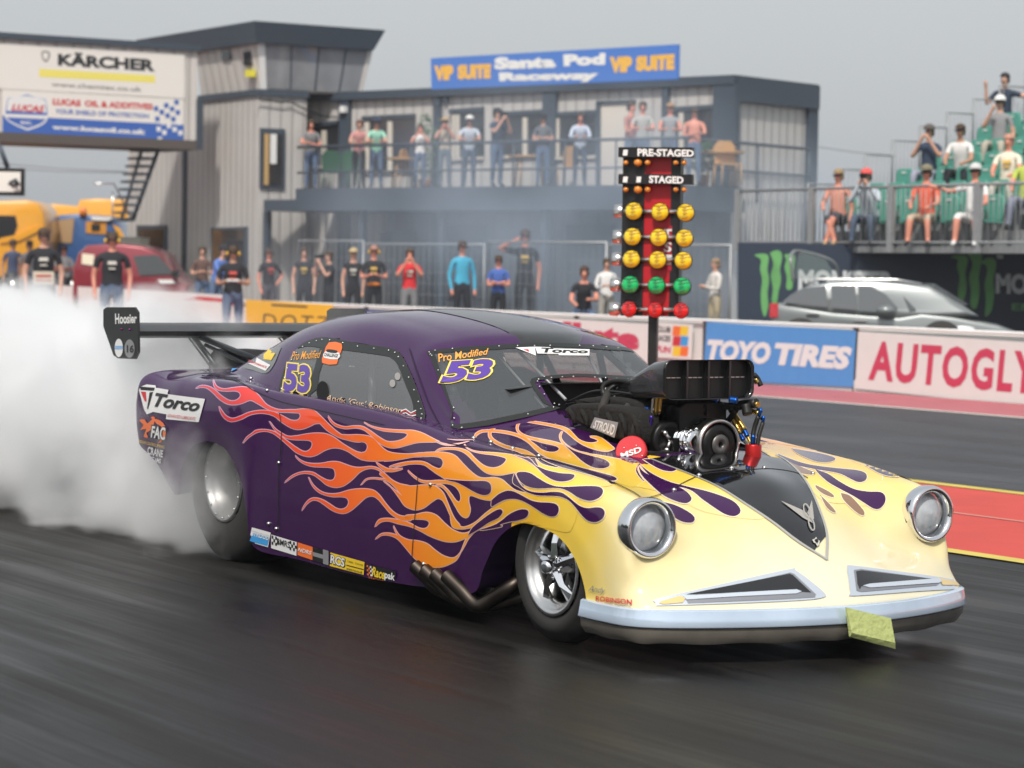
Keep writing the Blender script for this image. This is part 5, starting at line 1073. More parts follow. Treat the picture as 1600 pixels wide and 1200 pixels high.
# ------------------------------------------------------------------ control tower in line with the track
TW = Frame(-6.0, 60.0, R(32.5))
tw = fthing('control_tower', 'grey clad race control tower with leaning glazed cabin and flat slate roof', 'tower', TW)
ty = lambda px, py, y=0.: TW.on(px, py, 1, y); txx = lambda px, py, x=0.: TW.on(px, py, 0, x)
YB = txx(200, 300).y; XB = ty(478, 250).x; ZB = ty(405, 148).z
b = MB(); b.box(0, XB, 0, YB, .3, ZB, CLAD); b.build('wall', tw)
b = MB(); b.box(-.06, XB+.02, -.08, YB, ZB-.02, ZB+.13, TRIM); p = txx(290, 300); b.box(-.07, 0, p.y-.06, p.y+.06, .3, ZB, TRIM); b.build('trim', tw)
b = MB(); p, q = ty(397, 205, -.0), ty(443, 290, -.0); b.box(max(.02, p.x), q.x, -.06, .0, q.z-.08, p.z+.08, TRIM); b.box(.08, q.x-.08, -.08, -.06, q.z, p.z-.05, DGL); b.box(.10, .22, -.09, -.08, q.z, p.z-.05, mat('curtain_tan', (.5, .33, .14), .7)); b.box(.26, .42, -.09, -.08, q.z+.5, p.z-.05, WHITE); b.build('window', tw)
for q in (((216, 352), (262, 352), (262, 470), (216, 470)), ((332, 356), (388, 354), (388, 430), (332, 430))):
    P = [txx(x, y) for x, y in q]; b = MB(); b.prism([(v.y, v.z) for v in P], 0, -.05, 0, TRIM); o = b.build('window', tw)
    b = MB(); c = sum(P, Vector())/4; b.prism([(c.y+(v.y-c.y)*.84, c.z+(v.z-c.z)*.9) for v in P], 0, -.07, -.05, DGL); b.build('pane', o)
# cabin: four corners at floor and (wider) at the top
def cabpt(px, py, face): return ty(px, py, 0) if face == 'r' else txx(px, py, 0)
zt, zb = ty(405, 62).z, ZB+.13
xr0, xr1 = ty(566, 150).x, ty(578, 80).x; yl = txx(312, 110).y
V8 = [(.05, .05, zb), (xr0, .05, zb), (xr0, yl, zb), (.05, yl, zb), (-.12, -.12, zt), (xr1, -.12, zt), (xr1, yl, zt), (-.12, yl, zt)]
b = MB(); b.add(V8, [(3, 2, 1, 0), (0, 1, 5, 4), (1, 2, 6, 5), (2, 3, 7, 6), (3, 0, 4, 7)], CLAD2); b.build('cabin', tw)
TG = mat('tower_glass', (.27, .28, .30), .06, .0, 0, 1.0, var=.45, vscale=1.3)
def tq(u0, u1, v0, v1, o, m, mb):   # patch on the cabin's right face
    def P(u, v, oo): 
        a = Vector(V8[0])*(1-u)+Vector(V8[1])*u; c = Vector(V8[4])*(1-u)+Vector(V8[5])*u; return a*(1-v)+c*v+Vector((0, -oo, 0))
    f = [P(u0, v0, o), P(u1, v0, o), P(u1, v1, o), P(u0, v1, o)]; k = [P(u0, v0, 0), P(u1, v0, 0), P(u1, v1, 0), P(u0, v1, 0)]
    mb.add(f+k, [(0, 1, 2, 3), (7, 6, 5, 4), (0, 4, 5, 1), (1, 5, 6, 2), (2, 6, 7, 3), (3, 7, 4, 0)], m)
b = MB(); tq(.04, .97, .03, .97, .03, TG, b); o = b.build('tower_window', tw)
b = MB(); tq(0, .05, 0, 1, .06, WHITE, b); tq(.96, 1, 0, 1, .05, CLAD2, b)
for u in (.28, .52, .76): tq(u, u+.012, .03, .97, .045, TRIM, b)
b.build('window_frame', o)
b = MB()
for q in (((347, 78), (360, 78), (360, 93), (347, 93)), ((381, 80), (391, 80), (391, 102), (381, 102))):
    P = [txx(x, y, -.10) for x, y in q]; b.prism([(v.y, v.z) for v in P], 0, -.12, .0, DGL)
b.build('cabin_vent', tw)
b = MB(); P = [txx(x, y, -.12) for x, y in ((384, 109), (395, 109), (395, 120), (384, 120))]; b.prism([(v.y, v.z) for v in P], 0, -.14, -.05, mat('notice_yellow', (.75, .68, .05), .5)); b.build('notice', tw)
rz0, rz1 = ty(395, 66, -.3).z, ty(395, 33, -.3).z; xr = ty(600, 60, -.35).x; yr = txx(215, 70, -.3).y
b = MB(); b.add([(-.25, -.30, rz0), (xr-.25, -.30, rz0), (xr-.25, yr, rz0), (-.25, yr, rz0), (-.35, -.42, rz1), (xr, -.42, rz1), (xr, yr, rz1), (-.35, yr, rz1)], [(3, 2, 1, 0), (4, 5, 6, 7), (0, 1, 5, 4), (1, 2, 6, 5), (2, 3, 7, 6), (3, 0, 4, 7)], TRIM); b.build('roof', tw)
b = MB(); b.tube([ty(455, 160, -.1), ty(480, 172, -.1), ty(505, 182, -.1), ty(535, 184, -.1)], .02, BLACK, 6); b.tube([ty(395, 152, -.12), ty(440, 160, -.1), ty(455, 158, -.1)], .02, BLACK, 6); b.build('cable', tw)
# sponsor box over the pit road
GY = 1.2; gx0, gx1 = TW.on(-40, 150, 1, GY).x, TW.on(308, 150, 1, GY).x
gt, gb = TW.on(150, 70, 1, GY).z, TW.on(150, 213, 1, GY).z
sb = fthing('sponsor_box', 'raised white sign box over the pit road fixed to the tower', 'sign box', TW)
b = MB(); b.box(gx0, gx1, GY, GY+1.8, gb, gt, CLAD2); b.build('box', sb)
b = MB(); b.box(gx0, gx1+.05, GY-.1, GY+1.85, gt, gt+.14, TRIM); b.box(gx0, gx1+.02, GY-.06, GY+1.8, gb-.22, gb, mat('beam_brown', (.10, .085, .075), .6)); b.box(gx1-.02, gx1+.12, GY-.08, GY+.2, gb-.2, TW.on(300, 155, 1, GY).z, TRIM); b.build('beam', sb)
zK = lambda p: Z(0, 20, 4, p)
t, s = banner('sponsor_sign', 'white sign lettered KARCHER with a yellow bar above the second sign', zK([(-40, 190), (1155, 262), (1155, 535), (-40, 472)]), mat('sign_offwhite', (.80, .77, .72), .5), .03, (TW, 1, GY), 'sign')
tx(s, zK([(362, 240), (970, 276), (970, 368), (362, 330)]), 'KÄRCHER', BK, bold=.05); pl_(s, zK([(245, 350), (970, 392), (970, 438), (245, 400)]), mat('sign_yellow', (.85, .75, .16), .5)); tx(s, zK([(320, 432), (885, 462), (885, 494), (325, 460)]), 'www.chemtec.co.uk', mat('sign_greytext', (.2, .2, .2), .5), bold=.01)
poly_on(s, s.pf, cr(zK([(262, 240), (310, 244), (308, 285), (285, 310), (262, 280)]), 2), mat('sign_greytext'), s.d+.003, 300); pl_(s, zK([(268, 248), (303, 251), (300, 282), (285, 298), (268, 276)]), mat('sign_offwhite'), .006); done(s)
t, s = banner('sponsor_sign', 'white over blue sign lettered LUCAS OIL and ADDITIVES with chequered flag', zK([(15, 478), (1147, 540), (1147, 805), (15, 750)]), mat('sign_offwhite'), .03, (TW, 1, GY), 'sign')
SBL = mat('sign_royal', (.045, .13, .46), .5); pl_(s, zK([(15, 640), (1147, 700), (1147, 805), (15, 750)]), SBL)
tx(s, zK([(330, 535), (505, 545), (505, 585), (330, 575)]), 'LUCAS', SR, bold=.05); tx(s, zK([(530, 546), (955, 568), (955, 606), (530, 586)]), 'OIL & ADDITIVES', SR, bold=.04)
tx(s, zK([(345, 600), (930, 632), (930, 660), (345, 630)]), 'YOUR SHIELD OF PROTECTION', SBL, bold=.03); tx(s, zK([(325, 698), (915, 728), (910, 762), (325, 728)]), 'www.lucasoil.co.uk', WHITE, .006, bold=.05)
poly_on(s, s.pf, cr(zK([(40, 520), (110, 515), (168, 497), (230, 520), (295, 530), (305, 640), (265, 700), (172, 735), (80, 695), (25, 640)]), 3, True, (0, 2, 4, 7)), WHITE, s.d+.004, 300)
poly_on(s, s.pf, cr(zK([(50, 530), (110, 527), (168, 510), (230, 532), (285, 540), (295, 640), (258, 690), (172, 722), (88, 688), (35, 640)]), 3, True, (0, 2, 4, 7)), SBL, s.d+.006, 300)
pl_(s, zK([(52, 534), (168, 518), (284, 545), (290, 625), (40, 612)]), WHITE, .008); tx(s, zK([(75, 570), (280, 580), (275, 625), (70, 612)]), 'LUCAS', SR, .010, bold=.04, shear=.2); pl_(s, zK([(30, 630), (300, 642), (296, 665), (36, 652)]), WHITE, .008); tx(s, zK([(130, 675), (205, 680), (200, 700), (128, 695)]), 'INC.', WHITE, .008, bold=.04)
for i in range(6):
    for j in range(7):
        if (i+j) % 2 or (i < 3 and j > 6-i): continue
        x, y = 960+i*32+j*4, 585+j*32-i*10
        if x > 1120: continue
        pl_(s, zK([(x, y), (x+28, y-2), (x+30, y+26), (x+4, y+30)]), SBL if y < 668 else WHITE, .008)
done(s)
# outside stair below the box
sr = fthing('outside_stair', 'steep slate grey steel stair climbing to the sign box', 'stair', TW)
SY_ = 1.6; sp2 = lambda px, py: TW.on(px, py, 1, SY_)
b = MB(); b.tube([sp2(248, 232), sp2(207, 345)], .05, TRIM, 6); b.tube([sp2(222, 232), sp2(190, 342)], .04, TRIM, 6); b.build('stringer', sr)
for k in range(10):
    f = k/9; a = sp2(248-41*f, 236+109*f); c = sp2(222-32*f, 236+106*f); b = MB(); b.box(min(c.x, a.x)-.05, max(a.x, c.x), SY_-.1, SY_+.6, a.z-.02, a.z+.03, TRIM); b.build('tread', sr)
b = MB(); b.tube([sp2(176, 300), sp2(176, 340), sp2(205, 342)], .02, ALU, 6); b.tube([sp2(145, 287), sp2(178, 287), sp2(205, 340)], .02, ALU, 6); b.build('handrail', sr)
# lit sign board hanging at the far left
fb_ = Frame(along(0, 46.0), 46.0, 0); q = lambda px, py, y=0: fb_.on(px, py, 1, y)
fs_ = fthing('lamp_board', 'white board in a black frame with a hooded lamp, cut by the left edge', 'board', fb_)
b = MB(); a, c = q(-25, 262), q(37, 306); b.box(a.x, c.x, 0, .12, c.z, a.z, BLACK); b.build('frame', fs_)
b = MB(); a, c = q(-20, 268), q(32, 300); b.box(a.x, c.x, -.01, 0, c.z, a.z, mat('sign_offwhite')); b.build('panel', fs_)
b = MB(); c = q(22, 290, -.2); b.ball((c.x, c.y, c.z), .11, BLACK, 14, z0=0); b.ball((c.x, c.y, c.z), .06, WHITE, 10); b.tube([(c.x, c.y, c.z+.1), (c.x, 0, c.z+.12)], .02, BLACK, 6); b.build('lamp', fs_)
b = MB(); a, c = q(-2, 225, .06), q(12, 262, .06); b.tube([a, c], .05, TRIM, 6); b.tube([q(-10, 306, .06), q(-10, 560, .06)], .06, TRIM, 6); b.build('post', fs_)
# wires across the sky
for k, (p0, p1) in enumerate((((-5, 255), (200, 268)), ((-5, 262), (200, 270)), ((1268, 228), (1400, 243)))):
    Yw = 58; a = Vector(wv) if False else None
    A = Vector(np.array([0, 0, CAMZ])+ray(*p0)*Yw/ray(*p0)[1]); C = Vector(np.array([0, 0, CAMZ])+ray(*p1)*Yw/ray(*p1)[1])
    w_ = MB(); w_.tube([A, (A+C)/2-Vector((0, 0, .03)), C], .012, mat('wire_grey', (.25, .26, .28), .6), 5); tag(w_.build('overhead_wire'), ['upper overhead wire at the left under the sign box', 'lower overhead wire at the left under the sign box', 'overhead wire between the building and the grandstand'][k], 'wire')
# ------------------------------------------------------------------ site fence
FE = Frame(along(465, 52.5), 52.5, math.atan2(44.5-52.5, along(1142, 44.5)-along(465, 52.5))); fq = lambda px, py: FE.on(px, py, 1, 0)
GALV = mat('galvanised', (.42, .43, .44), .45, .5, var=.15)
for k, (x0, x1, yt) in enumerate(((467, 568, 376), (572, 757, 381), (764, 948, 378), (953, 1142, 382))):
    t = fthing('fence_panel', ['short fence panel at the left by the grey columns', 'fence panel behind the man in the red and white shirt', 'fence panel with the man shading his eyes above it', 'fence panel behind the starting lights'][k], 'fence panel', FE, 'temporary mesh fence panels')
    a, c = fq(x0, yt), fq(x1, yt+2); b = MB(); b.tube([(a.x, 0, .3), (a.x, 0, a.z), (c.x, 0, a.z), (c.x, 0, .3)], .024, GALV, 8); b.build('frame', t)
    b = MB(); n = int((c.x-a.x)/.16)
    for i in range(1, n): x = a.x+(c.x-a.x)*i/n; b.box(x-.003, x+.003, -.003, .003, .4, a.z-.02, GALV)
    for i in range(1, 7): z = .4+(a.z-.5)*i/7; b.box(a.x, c.x, -.0045, .0045, z-.003, z+.003, GALV)
    b.build('mesh', t)
# ------------------------------------------------------------------ black hoarding with green claw marks, right
HO = Frame(along(1152, 42.0), 42.0, R(0)); hq = lambda px, py: HO.on(px, py, 1, 0)
t, s = banner('hoarding', 'long black hoarding printed with green claw marks under the grandstand', [(1153, 379), (1680, 387), (1680, 545), (1153, 540)], mat('hoarding_black', (.022, .036, .062), .5), .05, (HO, 1, 0), 'hoarding')
CL = ramp = mat('claw_green', (.13, .36, .12), .5, var=.5, vscale=3)
zM = lambda p: Z(1060, 370, 2.963, p)
for pts in ([(352, 85), (385, 78), (410, 82), (418, 100), (412, 150), (420, 200), (412, 260), (416, 320), (400, 370), (385, 330), (382, 260), (388, 200), (378, 150), (382, 105)],
            [(425, 75), (455, 62), (475, 72), (480, 100), (470, 150), (475, 200), (462, 260), (455, 310), (432, 300), (438, 240), (428, 180), (440, 130), (432, 95)],
            [(490, 85), (520, 78), (540, 95), (538, 140), (532, 190), (525, 240), (500, 240), (502, 190), (492, 140), (500, 105)],
            [(1260, 95), (1300, 85), (1335, 92), (1338, 120), (1328, 170), (1334, 230), (1322, 290), (1300, 310), (1295, 250), (1302, 190), (1290, 140), (1292, 105)],
            [(1340, 82), (1380, 70), (1405, 85), (1400, 130), (1390, 190), (1394, 250), (1380, 330), (1352, 320), (1355, 250), (1346, 190), (1362, 130), (1352, 98)],
            [(1400, 120), (1430, 98), (1465, 105), (1470, 140), (1458, 200), (1462, 260), (1450, 340), (1420, 370), (1424, 290), (1418, 220), (1430, 160), (1422, 130)]):
    poly_on(s, s.pf, cr(zM(pts), 3), CL, s.d+.004, 300)
tx(s, [(1556, 427), (1700, 430), (1700, 462), (1556, 459)], 'MONSTER', mat('ghost_white', (.55, .58, .60), .5), bold=.05); tx(s, [(1581, 474), (1690, 476), (1690, 487), (1581, 485)], 'ENERGY', mat('claw_green'), bold=.02)
tx(s, [(1248, 421), (1397, 424), (1396, 458), (1247, 455)], 'MONSTER', mat('ghost_white'), bold=.05)
pl_(s, zM([(1475, 82), (1503, 85), (1503, 102), (1475, 100)]), mat('ghost_white')); done(s, 'print')
# ------------------------------------------------------------------ grandstand (rows run along the track)
GS = Frame(4.9, 43.0, R(-57.5)); gl = lambda px, py, y: GS.on(px, py, 1, y)
g0 = GS.on(1262, 383, 1, 0.0); GX, GZ = g0.x, g0.z-.02
gst = fthing('grandstand', 'open steel grandstand with stepped rows and a handrail at every step', 'grandstand', GS)
STL = mat('stand_steel', (.33, .34, .35), .5, .3, var=.15); RW_, RH_ = .61, .265; NR = 11
b = MB()
for i in range(NR): b.box(GX-.0, GX+9, i*RW_-.02, (i+1)*RW_, GZ+i*RH_-.10, GZ+i*RH_, STL); b.box(GX, GX+9, (i+1)*RW_-.03, (i+1)*RW_, GZ+i*RH_, GZ+(i+1)*RH_-.10, mat('riser_grey', (.25, .27, .28), .6))
b.build('step', gst)
b = MB()
for i in range(3, NR):
    for x in (GX+.05,): b.box(x-.04, x+.04, i*RW_+.3, i*RW_+.38, .3, GZ+i*RH_-.1, STL)
b.build('frame', gst)
for i in range(NR):
    b = MB(); z = GZ+i*RH_; y = i*RW_; x = GX-.02
    b.tube([(x, y, z), (x, y, z+1.05), (x, y+RW_, z+1.05), (x, y+RW_, z)], .022, STL, 6)
    for k in range(1, 7): b.tube([(x, y+RW_*k/7, z+.05), (x, y+RW_*k/7, z+1.05)], .008, STL, 4)
    b.build('side_rail', gst)
b = MB(); FX0 = GX-1.75; fz = GZ+.95
b.tube([(FX0, -.15, fz), (GX+9, -.15, fz)], .025, STL, 6); b.tube([(FX0, -.15, GZ+.06), (GX+9, -.15, GZ+.06)], .02, STL, 6)
for k in range(90): x = FX0+.118*k; b.tube([(x, -.15, GZ+.06), (x, -.15, fz)], .007, STL, 4)
for k in range(6): x = FX0+.02+2.0*k; b.box(x-.06, x+.06, -.19, -.11, GZ-.1, fz+.03, STL)
b.build('front_rail', gst)
b = MB(); b.box(FX0, GX, -.1, 1.6, GZ-.12, GZ, STL); b.build('landing', gst)
SG = mat('seat_green', (.09, .33, .26), .5, var=.08, vscale=2)
def seat():
    t = thing('stadium_seat', 'x', 'seat'); b = MB(); b.prism([(-.02, .40), (.0, .385), (.36, .375), (.37, .41), (.0, .42), (-.03, .42)], 0, -.2, .2, SG); 
    o = b.build('seat_pan', t); o.rotation_euler = (0, 0, 0)
    b = MB(); b.prism([(-.20, .42), (.20, .42), (.22, .60), (.21, .76), (.16, .82), (-.16, .82), (-.21, .76), (-.22, .60)], 1, .34, .38, SG, .012); b.build('backrest', t)
    b = MB(); b.box(-.05, .05, .325, .338, .74, .765, WHITE); b.build('number_tag', t)
    b = MB(); b.box(-.03, .03, .2, .26, .0, .42, STL); b.build('bracket', t); return t
s0 = seat(); first = True; nseat = 0
for i in range(NR):
    for k in range(8):
        xx = GX+.35+k*.5
        if i < 2 and k < 0: continue
        if first: r_ = s0; first = False; kids = None
        else:
            r_ = s0.copy(); COL.objects.link(r_)
            for ch_ in s0.children:
                c_ = ch_.copy(); COL.objects.link(c_); c_.parent = r_
        wp = GS.world(xx, i*RW_+.22, GZ+i*RH_); r_.location = wp; r_.rotation_euler = (0, 0, GS.ang)
        ordn = ['front', 'second', 'third', 'fourth', 'fifth', 'sixth', 'seventh', 'eighth', 'ninth', 'tenth', 'top']
        cn_ = ['first', 'second', 'third', 'fourth', 'fifth', 'sixth', 'seventh', 'eighth']
        r_['label'] = 'green plastic seat, %s from the left rail in the %s row' % (cn_[k], ordn[i]); r_['group'] = 'green seats in the grandstand'; r_['category'] = 'seat'

# the tree line on the near side of the track, behind the camera: it shows in the paint and the glass
b = MB(); rn = random.Random(3); TLG = mat('tree_line_green', (.035, .055, .028), .9, var=.5, vscale=1.5)
for k in range(46):
    x = -75+k*2.9+rn.uniform(-1, 1); r = rn.uniform(2.2, 3.6); hgt = rn.uniform(3.5, 7.5)
    for q in range(5): b.ball((x+rn.uniform(-1, 1), -34+rn.uniform(-2, 2), hgt*(q+.5)/5), r*(1-.1*q), TLG, 9, (1, .9, .8))
o = b.build('tree_line'); o.rotation_euler = (0, 0, TRK.ang); tag(o, 'dark tree line on the near side of the track', kind='stuff')
# ------------------------------------------------------------------ vehicles behind the barrier
def wheel_simple(parent, x, y, z, r, wd=.2):
    b = MB(); b.lathe([(-wd/2, r*.6), (-wd/2, r*.95), (-wd/2+.03, r), (wd/2-.03, r), (wd/2, r*.95), (wd/2, r*.6)], RUBBER, (x, y, z), 1, 28); o = b.build('wheel', parent)
    b = MB(); b.lathe([(-wd/2-.01, .001), (-wd/2+.0, r*.3), (-wd/2-.005, r*.62), (wd/2+.005, r*.62), (wd/2, r*.3), (wd/2+.01, .001)], ALU, (x, y, z), 1, 20); b.build('rim', o)
def outline(fr, pts, y): return [(lambda v: (v.x, v.z))(fr.on(px, py, 1, y)) for px, py in pts]
# silver estate car
EF = Frame(along(1400, 38.0), 38.0, R(-9), .30); 
ec = fthing('estate_car', 'silver estate car with open tailgate parked behind the blue banner', 'car', EF)
SIL = mat('silver_paint', (.21, .23, .235), .3, .35, .8); YN = -.86
low = [(1204, 500), (1206, 482), (1214, 474), (1300, 488), (1404, 496), (1440, 490), (1490, 495), (1560, 508), (1592, 520), (1600, 540), (1602, 570), (1560, 590), (1204, 572)]
pl0 = outline(EF, low, YN); zmin = .28
pl0 = [(x, max(zmin, z)) for x, z in pl0]
belt = EF.on(1300, 485, 1, YN).z
b = MB(); b.prism(pl0, 1, YN, .86, SIL, .07); b.build('body', ec, sharp=35)
gh = outline(EF, [(1222, 476), (1245, 454), (1262, 446), (1300, 440), (1355, 438), (1400, 441), (1452, 447), (1478, 462), (1506, 478), (1530, 494), (1400, 500), (1225, 486)], YN+.04)
b = MB(); b.prism(gh, 1, YN+.02, .84, SIL, .09, taper=lambda x, z: 1-max(0, z-belt)*.22); b.build('roof', ec, sharp=35)
def sidepatch(nm, pts, m, off=.03, par=ec):
    P = [EF.on(px, py, 1, YN) for px, py in pts]; c = MB()
    f = [Vector((p.x, (YN-off)*(1-max(0, p.z-belt)*.20), p.z)) for p in P]; k = [p+Vector((0, .05, 0)) for p in f]; n = len(f)
    c.add(f+k, [tuple(range(n)), tuple(range(n, 2*n))[::-1]]+[(i, (i+1) % n, n+(i+1) % n, n+i) for i in range(n)], m); return c.build(nm, par)
CGL = mat('car_glass', (.10, .11, .12), .07, 0, 0, 1.0)
o = sidepatch('side_window', [(1222, 472), (1236, 460), (1256, 450), (1290, 446), (1294, 480), (1250, 476)], CGL); o = sidepatch('side_window', [(1298, 446), (1336, 445), (1340, 485), (1300, 481)], CGL); sidepatch('side_window', [(1340, 445), (1362, 447), (1384, 460), (1402, 480), (1398, 490), (1343, 486)], CGL)
A_ = [EF.on(px, py, 1, y) for px, py, y in ((1387, 446, -.72), (1454, 447, .50), (1508, 480, .70), (1424, 488, -.84))]
b = MB(); b.add([p+Vector((.055, -.02, .04)) for p in A_]+[p-Vector((.03, 0, 0)) for p in A_], [(0, 1, 2, 3), (7, 6, 5, 4), (0, 4, 5, 1), (1, 5, 6, 2), (2, 6, 7, 3), (3, 7, 4, 0)], CGL); b.build('windscreen', ec)
b = MB(); p = EF.on(1384, 485, 1, YN-.12); b.ball(p, .13, SIL, 12, (1, .7, .6)); b.build('door_mirror', ec)
b = MB(); b.tube([EF.on(1262, 444, 1, -.5), EF.on(1280, 436, 1, -.5), EF.on(1400, 437, 1, -.5), EF.on(1440, 444, 1, -.5)], .02, ALU, 6); b.build('roof_rail', ec)
b = MB(); p = EF.on(1205, 485, 1, YN); q_ = EF.on(1216, 474, 1, YN); b.box(p.x-.02, p.x+.10, YN-.02, YN+.2, p.z-.1, q_.z, mat('tail_lamp_red', (.5, .02, .03), .25, 0, 1)); b.build('tail_lamp', ec)
b = MB(); T4 = [EF.on(px, py, 1, y) for px, py, y in ((1240, 440, -.6), (1236, 400, -.55), (1252, 393, 0), (1300, 408, .3), (1312, 434, .5))]
b.tube(crs(np.array([tuple(p) for p in T4])[:, None, :], 5)[:, 0], .025, SIL, 8); b.add([EF.on(px, py, 1, -.1) for px, py in ((1230, 398), (1255, 394), (1290, 405), (1306, 432), (1240, 436))], [(0, 1, 2, 3, 4)], mat('hatch_glass', (.25, .32, .30), .1, 0, 0, 1, alpha=.35)); b.build('tailgate', ec)
b = MB(); p = EF.on(1505, 514, 1, YN); b.ball((p.x, YN+.04, p.z), .14, mat('lamp_clear', (.8, .82, .85), .1, 0, 1), 12, (1.8, .4, .45)); b.build('headlight', ec)
b = MB()
for px, py in ((1270, 492), (1344, 500)): p = EF.on(px, py, 1, YN-.01); b.box(p.x-.09, p.x+.09, p.y-.02, p.y, p.z-.015, p.z+.015, CHROME)
b.build('door_handle', ec)
xw0, xw1 = EF.on(1250, 560, 1, YN).x, EF.on(1470, 575, 1, YN).x
for xw in (xw0, xw1):
    for yy in (-.8, .8): wheel_simple(ec, xw, yy, .32, .32)
# dark red van
VF = Frame(along(200, 58.0), 58.0, R(-4), .30)
vn = fthing('red_van', 'dark red van parked behind the crew in the burnout smoke', 'van', VF); VR = mat('maroon_paint', (.24, .02, .035), .3, .2, .8)
vo = lambda pts, y: outline(VF, pts, y)
b = MB(); b.prism([(x, max(.3, z)) for x, z in vo([(112, 470), (113, 420), (122, 395), (135, 383), (180, 380), (222, 385), (250, 397), (262, 420), (280, 440), (292, 446), (296, 470), (296, 520), (112, 520)], -.85)], 1, -.85, .85, VR, .08); b.build('body', vn, sharp=35)
b = MB(); b.prism(vo([(208, 400), (246, 398), (270, 428), (218, 430)], -.9), 1, -.89, -.80, CGL); b.build('windscreen', vn)
b = MB(); b.prism(vo([(128, 396), (147, 398), (145, 415), (127, 412)], -.9), 1, -.88, -.82, mat('notice_cream', (.75, .72, .55), .6)); b.build('window_notice', vn)
b = MB(); b.prism(vo([(246, 437), (268, 437), (275, 443), (250, 443)], -.9), 1, -.88, -.6, WHITE); b.build('bonnet_light', vn)
b = MB(); p = VF.on(275, 427, 1, -.95); b.box(p.x-.08, p.x+.06, -1.0, -.85, p.z-.1, p.z+.06, BLACK); b.build('door_mirror', vn)
for px in (140, 268): wheel_simple(vn, VF.on(px, 500, 1, -.8).x, -.78, .33, .33)
# yellow lorry, yellow box lorry, blue recovery lorry
YLW = mat('lorry_yellow', (.78, .36, .02), .35, 0, .7, var=.05); LBL = mat('lorry_blue', (.03, .10, .28), .35, 0, .7)
LF_ = Frame(along(40, 66.0), 66.0, 0, .3); lo = lambda pts, y: outline(LF_, pts, y)
ly = fthing('yellow_lorry', 'yellow lorry cab with open side window at the far left edge', 'lorry', LF_)
b = MB(); b.prism([(x, max(.4, z)) for x, z in lo([(-60, 320), (-20, 314), (40, 312), (58, 317), (68, 332), (72, 360), (66, 400), (64, 470), (-60, 470)], -1.1)], 1, -1.1, 1.1, YLW, .12); b.build('cab', ly, sharp=40)
b = MB(); b.prism(lo([(-30, 336), (24, 337), (27, 352), (20, 372), (-30, 374)], -1.14), 1, -1.13, -1.05, DGL); b.build('side_window', ly)
b = MB(); b.prism(lo([(0, 372), (30, 366), (60, 352), (66, 358), (30, 376), (0, 380)], -1.18), 1, -1.16, -1.05, YLW); b.build('sill', ly)
wheel_simple(ly, LF_.on(20, 480, 1, -1).x, -1.0, .5, .5, .3)
LG_ = Frame(along(140, 76.0), 76.0, 0, .3); lo = lambda pts, y: outline(LG_, pts, y)
ly = fthing('yellow_lorry', 'yellow box lorry standing behind the blue lorry', 'lorry', LG_)
b = MB(); b.prism([(x, max(.6, z)) for x, z in lo([(60, 322), (80, 318), (120, 322), (124, 312), (150, 310), (200, 312), (204, 322), (200, 420), (60, 420)], -1.1)], 1, -1.1, 1.1, YLW, .1); b.build('body', ly, sharp=40)
b = MB(); b.prism(lo([(70, 345), (110, 340), (112, 372), (72, 378)], -1.14), 1, -1.13, -1.0, mat('curtain_orange', (.6, .32, .1), .6)); b.build('side_panel', ly)
wheel_simple(ly, LG_.on(100, 440, 1, -1).x, -1.0, .5, .5, .3); wheel_simple(ly, LG_.on(180, 440, 1, -1).x, -1.0, .5, .5, .3)
LH_ = Frame(along(140, 68.0), 68.0, 0, .3); lo = lambda pts, y: outline(LH_, pts, y)
lb_ = fthing('blue_lorry', 'blue recovery lorry cab with an orange roof beacon', 'lorry', LH_)
b = MB(); b.prism([(x, max(.5, z)) for x, z in lo([(84, 345), (92, 336), (120, 334), (175, 338), (184, 350), (190, 400), (188, 450), (82, 450)], -1.1)], 1, -1.1, 1.1, LBL, .1); b.build('cab', lb_, sharp=40)
b = MB(); b.prism(lo([(88, 344), (116, 341), (112, 380), (86, 378)], -1.14), 1, -1.13, -1.0, mat('cab_glass_tan', (.42, .28, .15), .15, 0, 0, 1)); b.build('windscreen', lb_)
b = MB(); b.prism(lo([(134, 346), (166, 346), (166, 366), (134, 364)], -1.14), 1, -1.13, -1.0, mat('frame_orange', (.6, .26, .03), .4)); b.prism(lo([(143, 350), (156, 350), (156, 360), (143, 360)], -1.16), 1, -1.16, -1.12, DGL); b.build('side_window', lb_)
b = MB(); b.prism(lo([(142, 338), (175, 340), (175, 345), (144, 344)], -1.2), 1, -1.2, -.9, WHITE); b.build('roof_bar', lb_)
b = MB(); p = LH_.on(130, 330, 1, -1.1); b.lathe([(-.12, .001), (-.12, .10), (.06, .09), (.10, .05), (.11, .001)], mat('beacon_orange', (.8, .22, .02), .3, 0, 1), (p.x, p.y, p.z), 2, 14); b.build('beacon', lb_)
b = MB(); b.prism(lo([(176, 350), (186, 356), (194, 370), (192, 388), (180, 386), (184, 368)], -1.16), 1, -1.16, -1.0, YLW); b.build('chevron_panel', lb_)
wheel_simple(lb_, LH_.on(110, 440, 1, -1).x, -1.0, .5, .5, .3)
b = MB(); KF3 = Frame(along(200, 61), 61, 0, .3); a, c = KF3.on(180, 372, 1, 0), KF3.on(218, 384, 1, 0); b.box(a.x, c.x, 0, 1.6, 0, a.z, mat('crate_cream', (.6, .58, .5), .6)); b.box(a.x+.1, a.x+.14, -.01, 0, 0, a.z-.1, STL); b.box(a.x-.02, c.x+.02, -.02, 1.62, a.z, a.z+.03, mat('crate_cream'))
o = b.build('storage_box'); o.location = tuple(KF3.o); tag(o, 'pale cream storage box between the red van and the stair', 'box')

